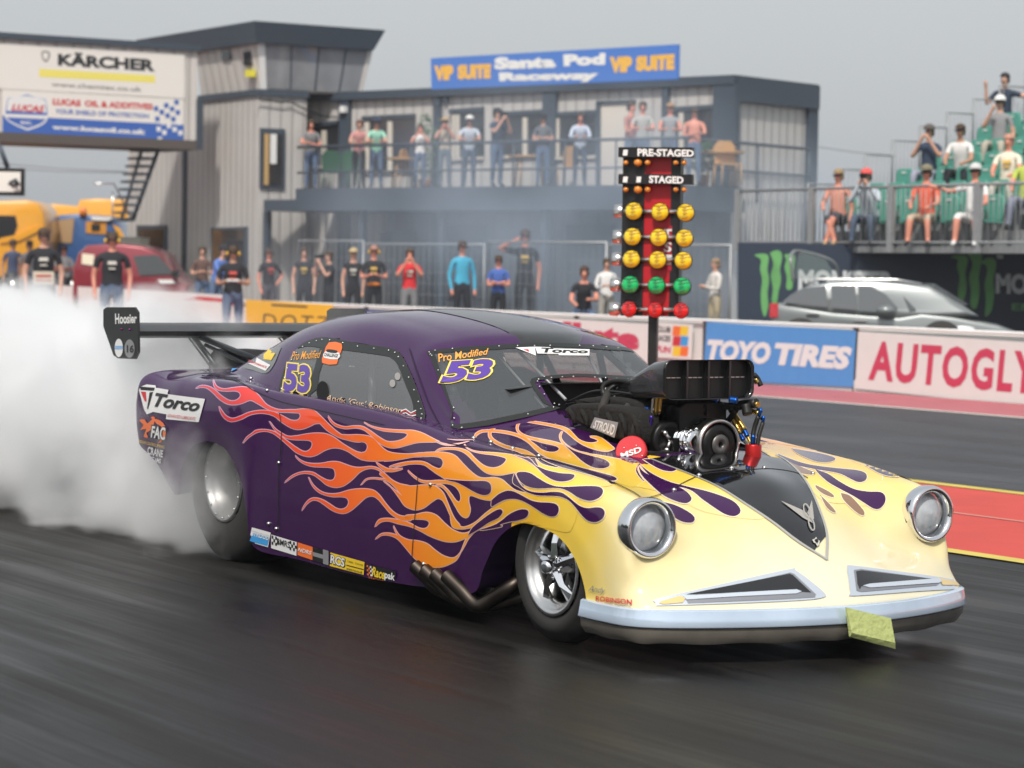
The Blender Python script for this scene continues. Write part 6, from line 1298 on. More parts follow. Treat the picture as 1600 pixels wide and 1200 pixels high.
# ------------------------------------------------------------------ people
SK_ = {'f': mat('skin_fair', (.60, .33, .24), .55, sub=.1), 'r': mat('skin_sunburnt', (.66, .27, .19), .55), 't': mat('skin_tan', (.45, .24, .16), .55)}
SHOE = {'k': mat('shoe_dark', (.03, .03, .03), .6), 'w': mat('shoe_white', (.7, .7, .7), .6), 't': mat('shoe_tan', (.45, .3, .16), .7)}
_cm = {}
def cloth(c):
    if c not in _cm: _cm[c] = mat('cloth_%d' % len(_cm), c, .85, var=.18, vscale=7, bump=.15, bscale=25)
    return _cm[c]
K_ = (.016, .018, .024); JEAN = (.10, .15, .25); WHT = (.72, .71, .70); GRY = (.20, .20, .21)
ARMS = {  # elbow, wrist from the shoulder; x outward, y backward, z up
 'down': ((.07, .02, -.28), (.05, -.08, -.52)), 'camera': ((.07, -.20, -.18), (-.10, -.27, .10)), 'rail': ((.06, -.20, -.22), (-.06, -.42, -.22)),
 'fold': ((.05, -.06, -.27), (-.22, -.20, -.22)), 'hold': ((.06, -.06, -.27), (-.09, -.27, -.22)), 'shade': ((.27, -.04, .05), (.02, -.14, .17)),
 'hip': ((.20, .08, -.22), (.0, -.02, -.42)), 'knee': ((.05, -.14, -.24), (-.02, -.38, -.30)), 'wave': ((.12, -.12, -.20), (.12, -.20, .10)), 'out': ((.22, .02, -.06), (.42, -.06, .0))}
def person(label, pos, fz, yaw=0., H=1.75, arms=('down', 'down'), lean=0., sit=False, shirt=K_, trou=JEAN, skin='f', hair=(.06, .035, .02), hat=None, glasses=True, shoe='k', bare=False, shorts=False, slim=1., group='people', extra=None, twist=0., cross=False, sleeve=True, long_=False):
    k = H/1.75; J = {}; E = []; rad = {}
    def j(n, x, y, z, r, par=None): J[n] = Vector((x, y, z)); rad[n] = r; par is not None and E.append((par, n))
    hz = .50 if sit else .94
    j('pel', 0, 0, hz, .135*slim)
    def up(x, y, z):      # torso leans forward about the pelvis
        a = lean; y2 = y*math.cos(a)-(z-.94)*math.sin(a); z2 = y*math.sin(a)+(z-.94)*math.cos(a)+hz; return x, y2, z2
    j('waist', *up(0, .0, 1.08), .122*slim, 'pel'); j('chest', *up(0, .01, 1.27), .145*slim, 'waist'); j('top', *up(0, .01, 1.40), .115*slim, 'chest')
    nl = lean*.45
    j('neck', *up(0, .0, 1.495), .047, 'top'); nx = J['neck']
    hd = lambda y, z: (0, nx.y+y*math.cos(nl)-z*math.sin(nl), nx.z+y*math.sin(nl)+z*math.cos(nl))
    j('jaw', *hd(-.030, .082), .056, 'neck'); j('head', *hd(-.012, .155), .092, 'jaw'); j('crown', *hd(-.002, .215), .065, 'head')
    j('nose', *hd(-.112, .125), .012, 'head')
    for sd, am in ((-1, arms[0]), (1, arms[1])):
        n = 'L' if sd < 0 else 'R'; e, w_ = ARMS[am]
        sx, sy, sz = up(sd*.175*slim, .0, 1.395); j('sh'+n, sx, sy, sz, .060, 'top')
        j('el'+n, sx+sd*e[0], sy+e[1], sz+e[2], .042, 'sh'+n); j('wr'+n, sx+sd*w_[0], sy+w_[1], sz+w_[2], .028, 'el'+n)
        d = (J['wr'+n]-J['el'+n]).normalized(); hnd = J['wr'+n]+d*.075; j('hd'+n, *hnd, .038, 'wr'+n); fn_ = hnd+d*.06; j('fi'+n, *fn_, .020, 'hd'+n)
        j('hip'+n, sd*.095, 0, hz-.04, .095*slim, 'pel')
        if sit:
            sp_ = sd*(.14 if not cross else .06)
            j('kn'+n, sp_, -.44, .50+(.06 if cross and sd > 0 else 0), .068, 'hip'+n); j('an'+n, sp_*(1.2 if not cross else -1.2), -.46, .10, .045, 'kn'+n); j('to'+n, J['an'+n].x, J['an'+n].y-.14, .04, .038, 'an'+n)
        else:
            j('kn'+n, sd*.105, -.02, .50, .066, 'hip'+n); j('an'+n, sd*.115, .02, .09, .046, 'kn'+n); j('to'+n, sd*.14, -.12, .04, .038, 'an'+n)
    names = list(J); ix = {n: i for i, n in enumerate(names)}
    me = bpy.data.meshes.new('person'); me.from_pydata([tuple(J[n]*k) for n in names], [(ix[a], ix[b_]) for a, b_ in E], [])
    o = bpy.data.objects.new('person', me); COL.objects.link(o)
    md = o.modifiers.new('s', 'SKIN'); md.use_smooth_shade = True
    for i, n in enumerate(names):
        sv = me.skin_vertices[0].data[i]; r = rad[n]*k
        sv.radius = (r, r); sv.use_root = (n == 'pel')
        if n in ('pel', 'waist', 'chest', 'top'): sv.radius = (r*1.08, r*.82)
    s2 = o.modifiers.new('b', 'SUBSURF'); s2.levels = 1; s2.render_levels = 1
    dg = bpy.context.evaluated_depsgraph_get(); m2 = bpy.data.meshes.new_from_object(o.evaluated_get(dg)); o.modifiers.clear(); o.data = m2; m2.name = 'person'
    bpy.data.meshes.remove(me)
    S, C1, C2, SH = SK_[skin], cloth(shirt) if not bare else SK_[skin], cloth(trou), SHOE[shoe]
    for m in (S, C1, C2, SH): m2.materials.append(m)
    segs = [(J[a]*k, J[b_]*k, a, b_, (rad[a]+rad[b_])*k/2) for a, b_ in E]
    for p in m2.polygons:
        p.use_smooth = True; c = p.center; best = None; bd_ = 9
        for a, b_, na, nb, rr in segs:
            ab = b_-a; t = max(0, min(1, (c-a).dot(ab)/ab.length_squared)); d = (c-(a+ab*t)).length/rr
            if d < bd_: bd_ = d; best = (na, nb, t)
        na, nb, t = best
        if nb in ('jaw', 'head', 'crown', 'nose') or (nb == 'neck' and t > .35): i = 0
        elif nb[:2] in ('wr', 'hd', 'fi'): i = 1 if long_ and nb[:2] == 'wr' else 0
        elif nb[:2] == 'el': i = 1 if (t < .62 and sleeve) or long_ else 0
        elif nb[:2] == 'kn' : i = 2
        elif nb[:2] == 'an': i = 2 if not shorts or t < .1 else 0
        elif nb in ('toL', 'toR'): i = 3
        elif nb[:3] == 'hip': i = 2
        elif nb == 'waist': i = 2 if t < .25 else 1
        else: i = 1
        p.material_index = i
    o.location = (pos[0], pos[1], fz); o.rotation_euler = (0, 0, yaw); tag(o, label, 'person', group)
    hc = J['head']*k; tilt = nl
    def child(nm, mb): 
        c = mb.build(nm, o); return c
    hb = MB(); hm = mat('hair_%02d%02d%02d' % tuple(int(q*99) for q in hair), hair, .75)
    hb.ball((0, hc.y+.016*k, hc.z+.022*k), .108*k, hm, 12, (.92, 1.02, 1.0), z0=.22); hb.ball((0, hc.y+.05*k, hc.z-.01*k), .085*k, hm, 10, (1, .8, 1.1))
    child('hair', hb)
    if hat:
        b = MB(); hm = cloth(hat[1]); b.ball((0, hc.y+.01*k, hc.z+.045*k), .112*k, hm, 12, (.95, 1.04, .95), z0=0.)
        if hat[0] == 'cap': b.prism([(-.07*k, hc.y-.08*k), (.07*k, hc.y-.08*k), (.055*k, hc.y-.18*k), (-.055*k, hc.y-.18*k)], 2, hc.z+.045*k, hc.z+.057*k, hm)
        else: b.lathe([(.0, .08*k), (.0, .19*k), (.012*k, .19*k), (.012*k, .08*k)], hm, (0, hc.y+.01*k, hc.z+.05*k), 2, 16, closed=True)
        child('cap' if hat[0] == 'cap' else 'sun_hat', b)
    fc = MB(); EYE = mat('eye_dark', (.02, .015, .012), .3)
    if glasses:
        fc.prism([(-.075*k, hc.z-.008*k), (-.012*k, hc.z-.014*k), (.012*k, hc.z-.014*k), (.075*k, hc.z-.008*k), (.072*k, hc.z+.022*k), (-.072*k, hc.z+.022*k)], 1, hc.y-.105*k, hc.y-.088*k, mat('sunglass', (.015, .012, .012), .15)); child('sunglasses', fc)
    else:
        for sd in (-1, 1): fc.ball((sd*.033*k, hc.y-.088*k, hc.z+.008*k), .011*k, EYE, 6)
        child('eyes', fc)
    mo = MB(); mo.box(-.024*k, .024*k, hc.y-.095*k, hc.y-.085*k, hc.z-.066*k, hc.z-.058*k, mat('lips', (.35, .12, .10), .5)); child('mouth', mo)
    if extra:
        for e in extra.split():
            b = MB(); ch_ = J['chest']*k
            if e == 'camera':
                b.box(-.06*k, .06*k, hc.y-.22*k, hc.y-.13*k, hc.z-.03*k, hc.z+.05*k, BLACK); b.lathe([(-.12*k, .035*k), (0, .035*k)], BLACK, (0, hc.y-.2*k, hc.z), 1, 12); c = b.build('camera_body'); c.name = 'hand_camera'; c.parent = o
            elif e == 'muffs':
                for sd in (-1, 1): b.ball((sd*.098*k, hc.y, hc.z-.01*k), .045*k, mat('ear_muff_yellow', (.65, .40, .05), .5) if 'y' in extra else mat('ear_muff_red', (.55, .06, .05), .5), 10, (.6, 1, 1))
                b.tube([(-.10*k, hc.y, hc.z+.02*k), (-.07*k, hc.y, hc.z+.12*k), (.07*k, hc.y, hc.z+.12*k), (.10*k, hc.y, hc.z+.02*k)], .009*k, BLACK, 6); child('ear_defenders', b)
            elif e.startswith('logo'):
                c_ = {'logow': (.7, .68, .62), 'logoy': (.75, .5, .12), 'logor': (.6, .1, .08), 'logok': (.03, .03, .03)}[e[:5]]
                yy = ch_.y-.128*k*slim; b.prism([(-.07*k, ch_.z+.02*k), (.07*k, ch_.z+.02*k), (.06*k, ch_.z+.07*k), (-.06*k, ch_.z+.07*k)], 1, yy-.02, yy+.03, cloth(c_)); b.prism([(-.05*k, ch_.z-.05*k), (.05*k, ch_.z-.05*k), (.05*k, ch_.z-.03*k), (-.05*k, ch_.z-.03*k)], 1, yy-.015, yy+.03, cloth(c_)); child('chest_print', b)
            elif e == 'apron':
                b.prism([(-.15*k, .95*k), (.15*k, .95*k), (.15*k, 1.14*k), (-.15*k, 1.14*k)], 1, -.15*k, -.12*k, cloth((.62, .55, .45))); b.prism([(-.11*k, 1.0*k), (.11*k, 1.0*k), (.11*k, 1.02*k), (-.11*k, 1.02*k)], 1, -.155*k, -.15*k, cloth((.5, .08, .06))); b.prism([(-.11*k, 1.06*k), (.11*k, 1.06*k), (.11*k, 1.09*k), (-.11*k, 1.09*k)], 1, -.155*k, -.15*k, cloth((.5, .08, .06))); child('waist_sign', b)
            elif e == 'flamebelt':
                b.ball((0, J['waist'].y*k-.06, 1.0*k), .14*k, cloth((.75, .22, .03)), 10, (1.1, .7, .3)); child('waist_flame_print', b)
            elif e == 'pad':
                w2 = (J['hdL']+J['hdR'])*k/2; b.box(w2.x-.11*k, w2.x+.11*k, w2.y-.16*k, w2.y-.02*k, w2.z-.01*k, w2.z+.02*k, WHITE); c = b.build('note_pad', o)
    return o
def head_z(P): return P
def zat(px, py, Y):
    d = ray(px, py); return CAMZ + d[2]*Y/d[1]
def gperson(px, top, Y, label, feet=.30, yaw=None, **kw):
    """stand someone at picture column px, depth Y, feet on the apron, head top at picture row top"""
    if not kw.pop('front', False): Y = max(Y, 22.95/(.537+.843*(px-800)/4000)+.9+(Y*7.3 % 1.6))
    x = along(px, Y); H = kw.pop('H', None); lean = kw.get('lean', 0.); sit = kw.get('sit', False)
    zt_ = zat(px, top, Y)
    full = (.50 if sit else .94)+(1.75-.94)*math.cos(lean*.85)
    if H is None: H = (zt_-feet)/full*1.75/1.0
    yw = (yaw if yaw is not None else -math.atan2(x, Y))
    return person(label, (x, Y), feet, yw, H, **kw)
CREW = 'crew and marshals behind the barrier'
gperson(68, 358, 46, 'person in black top with dark hair and a printed waist sign, in the smoke', front=True, feet=0., extra='apron logow', arms=('down', 'down'), glasses=True, group=CREW, skin='f', trou=K_, slim=1.1)
gperson(20, 375, 46, 'person in dark blue shirt at the far left edge of the smoke', shirt=(.05, .07, .14), group=CREW, skin='t', trou=K_)
gperson(46, 377, 47, 'person in pale grey shirt half hidden between two others in the smoke', shirt=(.4, .42, .45), group=CREW)
gperson(100, 384, 46, 'person in white T-shirt with arms folded beside the red van', shirt=WHT, arms=('fold', 'fold'), group=CREW, skin='r', trou=K_, shorts=True)
gperson(175, 365, 46, 'person in black T-shirt with yellow ear defenders in front of the red van', front=True, feet=0., extra='muffs y logow', group=CREW, skin='r', trou=JEAN, slim=1.15)
gperson(316, 386, 48, 'person with brown hair bending behind the one in the blue shirt', group=CREW, shirt=(.12, .07, .06), glasses=False, arms=('hold', 'hold'))
gperson(337, 385, 46.5, 'person in long sleeved mid blue shirt and dark cap bending forward', shirt=(.10, .19, .50), group=CREW, lean=.35, yaw=.9, hat=('cap', K_), arms=('rail', 'rail'), long_=True)
gperson(364, 386, 47, 'stocky person in black T-shirt and yellow ear defenders looking down at papers', front=True, feet=0., extra='muffs y logor pad', arms=('hold', 'hold'), group=CREW, slim=1.15, skin='t')
gperson(420, 390, 47, 'person in black T-shirt with one hand on hip by the pale column', arms=('down', 'hip'), group=CREW, skin='r', yaw=.5, extra='logor', trou=(.08, .08, .10))
gperson(475, 388, 47.5, 'slim person in dark printed vest standing by the fence', group=CREW, extra='logoy', sleeve=False, glasses=False, arms=('down', 'down'), slim=.95, trou=K_)
gperson(514, 394, 46.8, 'person in black polo photographing to the side with raised hands', arms=('camera', 'camera'), yaw=-1.0, group=CREW, extra='camera', glasses=False, trou=K_)
gperson(552, 389, 47.2, 'person with long blond hair in dark strappy vest by the bald marshal', hair=(.5, .38, .2), sleeve=False, group=CREW, slim=.85, extra='logow', trou=K_)
gperson(584, 385, 45.5, 'bald marshal with red ear defenders, black shirt and flame print at the waist', hair=(.4, .2, .15), extra='muffs flamebelt logoy', arms=('hold', 'hold'), group=CREW, skin='r', trou=K_, slim=1.05)
gperson(640, 390, 47, 'person in red and white football shirt with both hands at the mouth', shirt=(.62, .03, .04), arms=('camera', 'camera'), group=CREW, glasses=False, skin='r', extra='logow', trou=GRY)
gperson(722, 378, 48.5, 'person in turquoise long sleeved shirt with a dark shoulder strap', shirt=(.06, .42, .62), group=CREW, long_=True, yaw=.3, trou=K_, skin='r')
gperson(779, 400, 47.5, 'short person in mid blue T-shirt with arms folded behind the fence', shirt=(.06, .13, .42), arms=('fold', 'fold'), group=CREW, trou=K_, skin='r')
gperson(820, 360, 49, 'tall person shading the eyes with one raised arm above the fence', arms=('shade', 'down'), extra='logoy', group=CREW, trou=K_, skin='r')
gperson(913, 433, 45.5, 'person in dark T-shirt crouching low behind the barrier', sit=True, feet=.35, H=1.75, lean=.25, arms=('knee', 'rail'), group=CREW, skin='r', glasses=False)
gperson(948, 405, 46.5, 'person in white jacket with hands together left of the starting lights', shirt=WHT, arms=('hold', 'hold'), group=CREW, long_=True, trou=(.35, .33, .30), glasses=False)
gperson(1118, 405, 46, 'person in white shirt and beige trousers right of the starting lights', shirt=(.66, .63, .60), arms=('hold', 'hold'), yaw=-1.1, group=CREW, long_=True, trou=(.45, .38, .26), hair=(.30, .2, .12), glasses=False)
# on the balcony
def bperson(px, top, d, label, **kw):
    kw.setdefault('group', 'people on the balcony'); lean = kw.get('lean', 0.)
    p = BLD.on(px, 250, 1, d); w_ = BLD.world(p.x, d); Y = w_[1]; H = kw.pop('H', None)
    if H is None: H = (zat(px, top, Y)-dz)/((.94+.81*math.cos(lean*.85)))*1.75
    yw = kw.pop('yaw', -math.atan2(w_[0], w_[1])); return person(label, (w_[0], w_[1]), dz, yw, H, **kw)
bperson(486, 189, .9, 'person in grey T-shirt leaning folded arms on a window ledge', shirt=GRY, arms=('rail', 'fold'), lean=.25, glasses=False, skin='r')
bperson(561, 189, 1.75, 'person in pink top and dark skirt leaning on the balcony rail', shirt=(.55, .26, .25), arms=('rail', 'rail'), lean=.35, trou=K_, glasses=False, hair=(.12, .05, .04))
bperson(588, 187, 1.75, 'person in mint green T-shirt and dark cap leaning on the rail', shirt=(.30, .62, .48), arms=('rail', 'rail'), lean=.35, hat=('cap', (.03, .04, .08)))
bperson(656, 195, 1.5, 'person in white top raising both hands to the face by the plant', shirt=WHT, arms=('camera', 'camera'), glasses=False, sleeve=False, skin='r')
bperson(695, 185, 1.6, 'person in straw sun hat holding up binoculars', shirt=(.45, .38, .30), arms=('camera', 'camera'), hat=('hat', (.42, .30, .16)), extra='camera', skin='r', glasses=False, shorts=False, trou=(.12, .16, .2))
bperson(733, 183, 1.7, 'person in white cap and pale blue striped shirt leaning on the rail', shirt=(.50, .56, .66), arms=('rail', 'rail'), lean=.3, hat=('cap', WHT), trou=(.06, .09, .16), slim=1.1)
bperson(776, 171, 1.5, 'person in navy T-shirt aiming a camera with a long lens', shirt=(.03, .05, .09), arms=('camera', 'camera'), extra='camera', hat=('cap', K_), yaw=.7, glasses=False)
bperson(848, 179, 1.4, 'person in grey and black top with folded arms against the wall pillar', shirt=(.12, .13, .15), arms=('fold', 'fold'), hat=('cap', K_))
bperson(906, 178, 1.7, 'person in pale blue long sleeved shirt leaning on the rail', shirt=(.52, .58, .70), arms=('rail', 'rail'), lean=.35, trou=(.05, .07, .11), long_=True, glasses=False, skin='r')
bperson(985, 160, 1.3, 'person in salmon shirt turned sideways before the cream door', shirt=(.42, .18, .16), yaw=.9, glasses=False, skin='r', arms=('hold', 'hold'))
bperson(1003, 160, 1.7, 'person in grey striped shirt beside the salmon shirt', shirt=(.42, .42, .40), glasses=False, skin='r', arms=('rail', 'rail'))
bperson(1046, 162, 1.8, 'person in strapless grey top with bare sunburnt shoulders', shirt=(.3, .32, .34), skin='r', sleeve=False, arms=('rail', 'rail'), hair=(.35, .2, .1))
bperson(1084, 170, 1.8, 'shirtless person in dark sunglasses at the right end of the balcony', bare=True, skin='r', arms=('fold', 'rail'), slim=1.1)
# in the grandstand
def sperson(px, top, row, label, **kw):
    y = row*RW_+.20; p = GS.on(px, top+50, 1, y); w_ = GS.world(p.x, y); fz = GZ+row*RH_
    kw.setdefault('group', 'spectators in the grandstand'); kw.setdefault('H', 1.72)
    yw = kw.pop('yaw', -math.atan2(w_[0], w_[1])-.25); return person(label, (w_[0]-.0, w_[1]-.05), fz-.02, yw, sit=True, trou=kw.pop('trou', JEAN), **kw)
sperson(1309, 262, 0, 'shirtless sunburnt spectator in dark shorts in the front row', bare=True, skin='r', shorts=True, trou=(.06, .06, .08), arms=('knee', 'down'), cross=True, shoe='t', hair=(.3, .2, .1))
sperson(1357, 288, 0, 'spectator in red cap and pale blue shirt bending over a camera', shirt=(.50, .56, .62), hat=('cap', (.70, .10, .09)), arms=('camera', 'camera'), lean=.35, trou=(.07, .10, .15), long_=True, extra='camera', glasses=False)
sperson(1446, 278, 0, 'spectator in orange red T-shirt and khaki cap in the front row', shirt=(.72, .13, .07), hat=('cap', (.2, .18, .12)), skin='r', shorts=True, trou=(.5, .4, .3), arms=('knee', 'knee'))
sperson(1520, 280, 0, 'spectator in white football shirt and striped cap leaning back', shirt=WHT, hat=('cap', (.55, .55, .55)), skin='r', shorts=True, trou=WHT, arms=('out', 'knee'), shoe='w', lean=-.12)
sperson(1450, 214, 3, 'spectator in navy T-shirt and dark cap with both hands at the face', shirt=(.03, .05, .09), hat=('cap', (.1, .09, .08)), arms=('camera', 'camera'), glasses=False, trou=(.3, .3, .38))
sperson(1502, 216, 3, 'spectator in white T-shirt and sunglasses leaning on the knees', shirt=WHT, arms=('knee', 'knee'), skin='t', lean=.25, trou=K_)
sperson(1574, 233, 2, 'spectator in cream printed T-shirt at the right edge', shirt=(.72, .68, .56), skin='r', arms=('knee', 'knee'), extra='logoy', glasses=False, trou=(.5, .48, .42), hair=(.5, .25, .18))
sperson(1560, 188, 5, 'spectator in grey polo with white cap peak and one hand raised to the brow', shirt=(.26, .26, .27), hat=('cap', WHT), arms=('camera', 'down'), trou=(.4, .36, .3))
sperson(1568, 138, 7, 'spectator in navy T-shirt with long dark hair in the upper row', shirt=(.025, .04, .07), arms=('wave', 'out'), glasses=False, hair=(.02, .02, .025), trou=(.15, .17, .2))
sperson(1604, 262, 1, 'spectator with a yellow green print sitting at the right edge', shirt=(.45, .55, .10), arms=('knee', 'knee'), skin='r', trou=(.2, .22, .3))
# table, chairs and plants on the balcony
PLG = mat('leaf_green', (.05, .13, .05), .7, var=.4, vscale=20)
def plant(px, py, d, h, label):
    p = BLD.on(px, 290, 1, d); w_ = BLD.world(p.x, d); t = thing('potted_plant', label, 'plant', (w_[0], w_[1], dz))
    b = MB(); b.lathe([(0, .001), (0, .11), (.25, .15), (.25, .001)], mat('pot_brown', (.2, .09, .05), .7), (0, 0, 0), 2, 14); b.build('pot', t)
    b = MB(); rn = random.Random(px)
    for i in range(260):
        z = .3+rn.random()*(h-.3); a = rn.random()*6.28; r = .26*math.sin(math.pi*min(1, (z-.15)/h))**.6*math.sqrt(rn.random()); c = Vector((r*math.cos(a), r*math.sin(a), z)); u = Vector((rn.uniform(-1, 1), rn.uniform(-1, 1), rn.uniform(-.4, 1))).normalized(); v = u.orthogonal().normalized()
        b.add([c-u*.05, c+v*.022, c+u*.06, c-v*.022], [(0, 1, 2, 3)], PLG)
    for k in range(4): b.tube([(0, 0, .2), (.04*math.cos(k*1.6), .04*math.sin(k*1.6), h*.8)], .01, mat('stem', (.12, .09, .04), .8), 5)
    b.build('foliage', t, recalc=False)
plant(664, 190, .5, 1.75, 'tall leafy plant in a pot behind the person in the white top'); plant(1098, 240, .9, .95, 'bushy dark green plant at the right end of the balcony')
WOOD = mat('table_wood', (.48, .28, .12), .6, var=.2, vscale=10)
for px, d, lb2 in ((632, .9, 'wooden balcony table behind the couple at the rail'), (826, .9, 'wooden balcony table by the person with folded arms'), (1128, 1.0, 'wooden balcony table at the right end of the balcony')):
    p = BLD.on(px, 290, 1, d); w_ = BLD.world(p.x, d); t = thing('balcony_table', lb2, 'table', (w_[0], w_[1], dz), .2, 'tables on the balcony')
    b = MB(); b.prism([(.45*math.cos(a), .45*math.sin(a)) for a in np.linspace(0, 6.28, 25)[:-1]], 2, .68, .72, WOOD); b.build('table_top', t)
    for k in range(4): a = math.pi/4+k*math.pi/2; b = MB(); b.tube([(.3*math.cos(a), .3*math.sin(a), .68), (.36*math.cos(a), .36*math.sin(a), 0)], .022, WOOD, 6); b.build('leg', t)
def chair(px, d, c, lb2, yw):
    p = BLD.on(px, 290, 1, d); w_ = BLD.world(p.x, d); t = thing('balcony_chair', lb2, 'chair', (w_[0], w_[1], dz), yw, 'chairs on the balcony')
    b = MB(); b.box(-.22, .22, -.22, .22, .42, .45, c); b.build('seat', t); b = MB(); b.prism([(-.22, .45), (.22, .45), (.24, .80), (.14, .92), (-.14, .92), (-.24, .80)], 1, .20, .23, c, .01); b.build('backrest', t)
    for sx in (-1, 1):
        for sy in (-1, 1): b = MB(); b.tube([(sx*.2, sy*.2, .43), (sx*.22, sy*.22, 0)], .016, c, 6); b.build('leg', t)
CGR = mat('chair_green', (.03, .10, .06), .5)
chair(523, 1.2, CGR, 'dark green balcony chair left of the couple', .5); chair(540, .9, CGR, 'dark green balcony chair nearest the wall pillar', -.4); chair(644, .8, WOOD, 'tan wooden chair beside the person in the white top', 1.2); chair(876, .8, WOOD, 'tan wooden chair beside the pale blue shirt', -1.); chair(1137, 1.3, WOOD, 'tan wooden chair at the right end of the balcony', .3)
# ------------------------------------------------------------------ tyre smoke and drifting haze
def smoke(name, label, fr, box, blobs, dens, col, nscale=1.1, thr=.42, soft=.35, kind='stuff', aniso=.2, detail=4, warp=.6):
    """a box of air; the smoke in it is a soft sum of round puffs broken up by noise"""
    x0, x1, y0, y1, z0, z1 = box
    b = MB(); m = bpy.data.materials.new(name); m.use_nodes = True; t = m.node_tree; t.nodes.clear()
    out = t.nodes.new('ShaderNodeOutputMaterial'); pv = t.nodes.new('ShaderNodeVolumePrincipled'); t.links.new(pv.outputs[0], out.inputs['Volume'])
    pv.inputs['Color'].default_value = (*col, 1); pv.inputs['Anisotropy'].default_value = aniso
    tc = t.nodes.new('ShaderNodeTexCoord'); n = t.nodes.new('ShaderNodeTexNoise'); n.inputs['Scale'].default_value = nscale; n.inputs['Detail'].default_value = detail; n.inputs['Roughness'].default_value = .55
    t.links.new(tc.outputs['Object'], n.inputs['Vector'])
    # warped position
    sb_ = t.nodes.new('ShaderNodeVectorMath'); sb_.operation = 'SUBTRACT'; sb_.inputs[1].default_value = (.5, .5, .5); t.links.new(n.outputs['Color'], sb_.inputs[0])
    sc = t.nodes.new('ShaderNodeVectorMath'); sc.operation = 'SCALE'; sc.inputs['Scale'].default_value = warp; t.links.new(sb_.outputs[0], sc.inputs[0])
    ad = t.nodes.new('ShaderNodeVectorMath'); ad.operation = 'ADD'; t.links.new(tc.outputs['Object'], ad.inputs[0]); t.links.new(sc.outputs[0], ad.inputs[1])
    acc = None
    for (cx, cy, cz, rx, ry, rz, wt) in blobs:
        s1 = t.nodes.new('ShaderNodeVectorMath'); s1.operation = 'SUBTRACT'; s1.inputs[1].default_value = (cx, cy, cz); t.links.new(ad.outputs[0], s1.inputs[0])
        d1 = t.nodes.new('ShaderNodeVectorMath'); d1.operation = 'DIVIDE'; d1.inputs[1].default_value = (rx, ry, rz); t.links.new(s1.outputs[0], d1.inputs[0])
        ln = t.nodes.new('ShaderNodeVectorMath'); ln.operation = 'LENGTH'; t.links.new(d1.outputs[0], ln.inputs[0])
        mr = t.nodes.new('ShaderNodeMapRange'); mr.interpolation_type = 'SMOOTHSTEP'; mr.inputs['From Min'].default_value = 1; mr.inputs['From Max'].default_value = 1-soft; mr.inputs['To Min'].default_value = 0; mr.inputs['To Max'].default_value = wt
        t.links.new(ln.outputs['Value'], mr.inputs['Value'])
        if acc is None: acc = mr.outputs[0]
        else:
            a2 = t.nodes.new('ShaderNodeMath'); a2.operation = 'MAXIMUM'; t.links.new(acc, a2.inputs[0]); t.links.new(mr.outputs[0], a2.inputs[1]); acc = a2.outputs[0]
    nr = t.nodes.new('ShaderNodeMapRange'); nr.inputs['From Min'].default_value = thr-.14; nr.inputs['From Max'].default_value = thr+.2; nr.inputs['To Min'].default_value = .0; nr.inputs['To Max'].default_value = 1.5; t.links.new(n.outputs[0], nr.inputs['Value'])
    ml = t.nodes.new('ShaderNodeMath'); ml.operation = 'MULTIPLY'; t.links.new(acc, ml.inputs[0]); t.links.new(nr.outputs[0], ml.inputs[1])
    dm = t.nodes.new('ShaderNodeMath'); dm.operation = 'MULTIPLY'; dm.inputs[1].default_value = dens; t.links.new(ml.outputs[0], dm.inputs[0]); t.links.new(dm.outputs[0], pv.inputs['Density'])
    b.box(x0, x1, y0, y1, z0, z1, m); o = b.build(name); o.location = tuple(fr.o); o.rotation_euler = (0, 0, fr.ang)
    tag(o, label, 'smoke', kind=kind); return o, m
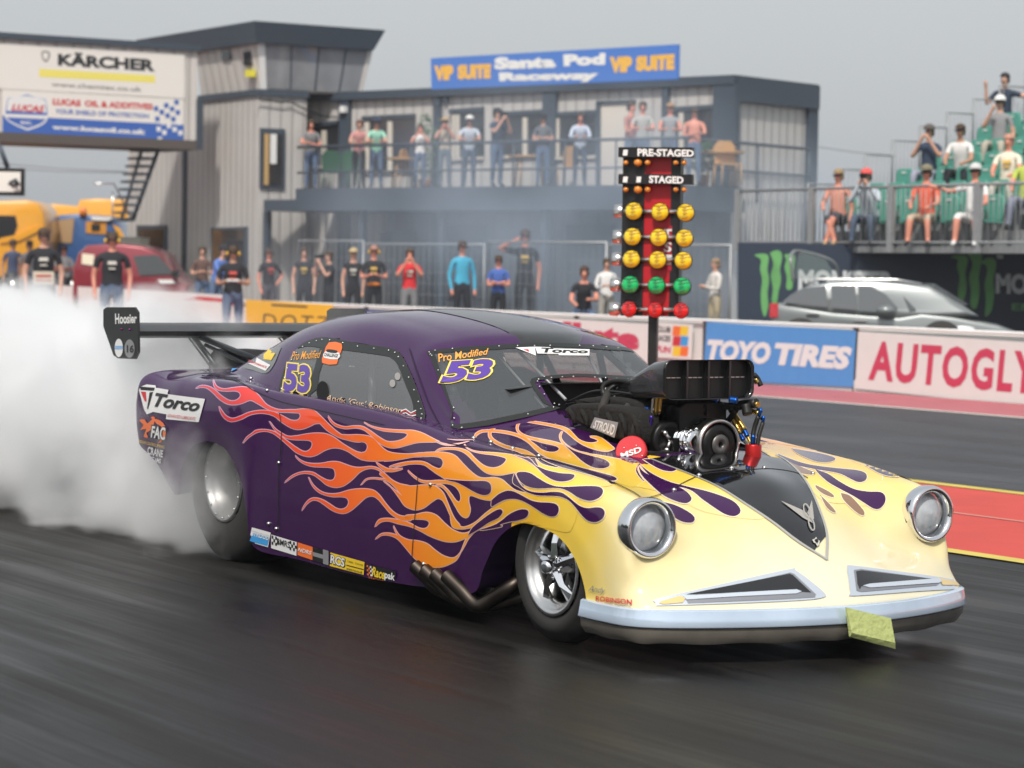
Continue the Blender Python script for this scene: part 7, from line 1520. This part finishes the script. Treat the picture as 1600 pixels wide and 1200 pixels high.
# burnout smoke rolling back from the rear tyre (car frame: x forward, -y towards the camera)
o, m = smoke('tyre_smoke', 'thick white tyre smoke billowing behind the rear wheel', CAR, (-13.5, -2.95, -2.6, 5.2, .015, 2.6),
  [(-3.62, -.62, .30, .50, .40, .52, .45), (-3.45, -.98, .42, .40, .22, .42, .14), (-4.30, -.35, .42, .70, .70, .62, 1), (-5.2, -.25, .48, 1.1, 1.1, .74, 1), (-6.8, -.1, .50, 1.6, 1.6, .82, 1), (-8.9, -.1, .50, 2.0, 2.0, .88, 1), (-5.4, .75, .55, 1.2, .8, .66, .5), (-11.4, -.1, .5, 2.2, 2.3, .92, 1), (-7.6, 1.2, .5, 1.6, 1.0, .75, .5), (-5.0, -.3, .98, .5, .5, .42, .8), (-6.3, .1, 1.05, .55, .6, .40, .7), (-8.0, -.2, 1.12, .8, .8, .40, .8), (-10.2, -.3, 1.15, .9, .9, .45, .9), (-4.3, .2, .75, .4, .5, .35, .5)],
  17.0, (.972, .976, .982), 2.1, .50, .5, warp=.95, detail=6)
m.cycles.volume_step_rate = .6
# faint smoke left hanging between the lanes in front of the building
o, m = smoke('drifting_smoke', 'thin bluish smoke drifting in front of the building', Frame(0, 0, 0), (-9, 12, 46.8, 52.3, .32, 9),
  [(1.2, 49.5, 2.6, 5.5, 3.2, 3.6, 1), (4.5, 49.5, 2.0, 4.0, 3.2, 3.0, 1), (-3.0, 49.5, 2.0, 3.2, 3, 2.4, .5)], .20, (.76, .87, 1.0), .35, .45, .8, detail=3)
# the hazy air of the day
hz_ = MB(); hm = bpy.data.materials.new('haze'); hm.use_nodes = True; t = hm.node_tree; t.nodes.clear(); out = t.nodes.new('ShaderNodeOutputMaterial'); pv = t.nodes.new('ShaderNodeVolumePrincipled'); t.links.new(pv.outputs[0], out.inputs['Volume'])
pv.inputs['Color'].default_value = (.90, .95, 1, 1); pv.inputs['Density'].default_value = .0006; pv.inputs['Anisotropy'].default_value = .3
hz_.box(-60, 60, -6, 110, -1, 12.5, hm); o = hz_.build('haze'); tag(o, 'pale haze in the air over the whole track', 'haze', kind='stuff')
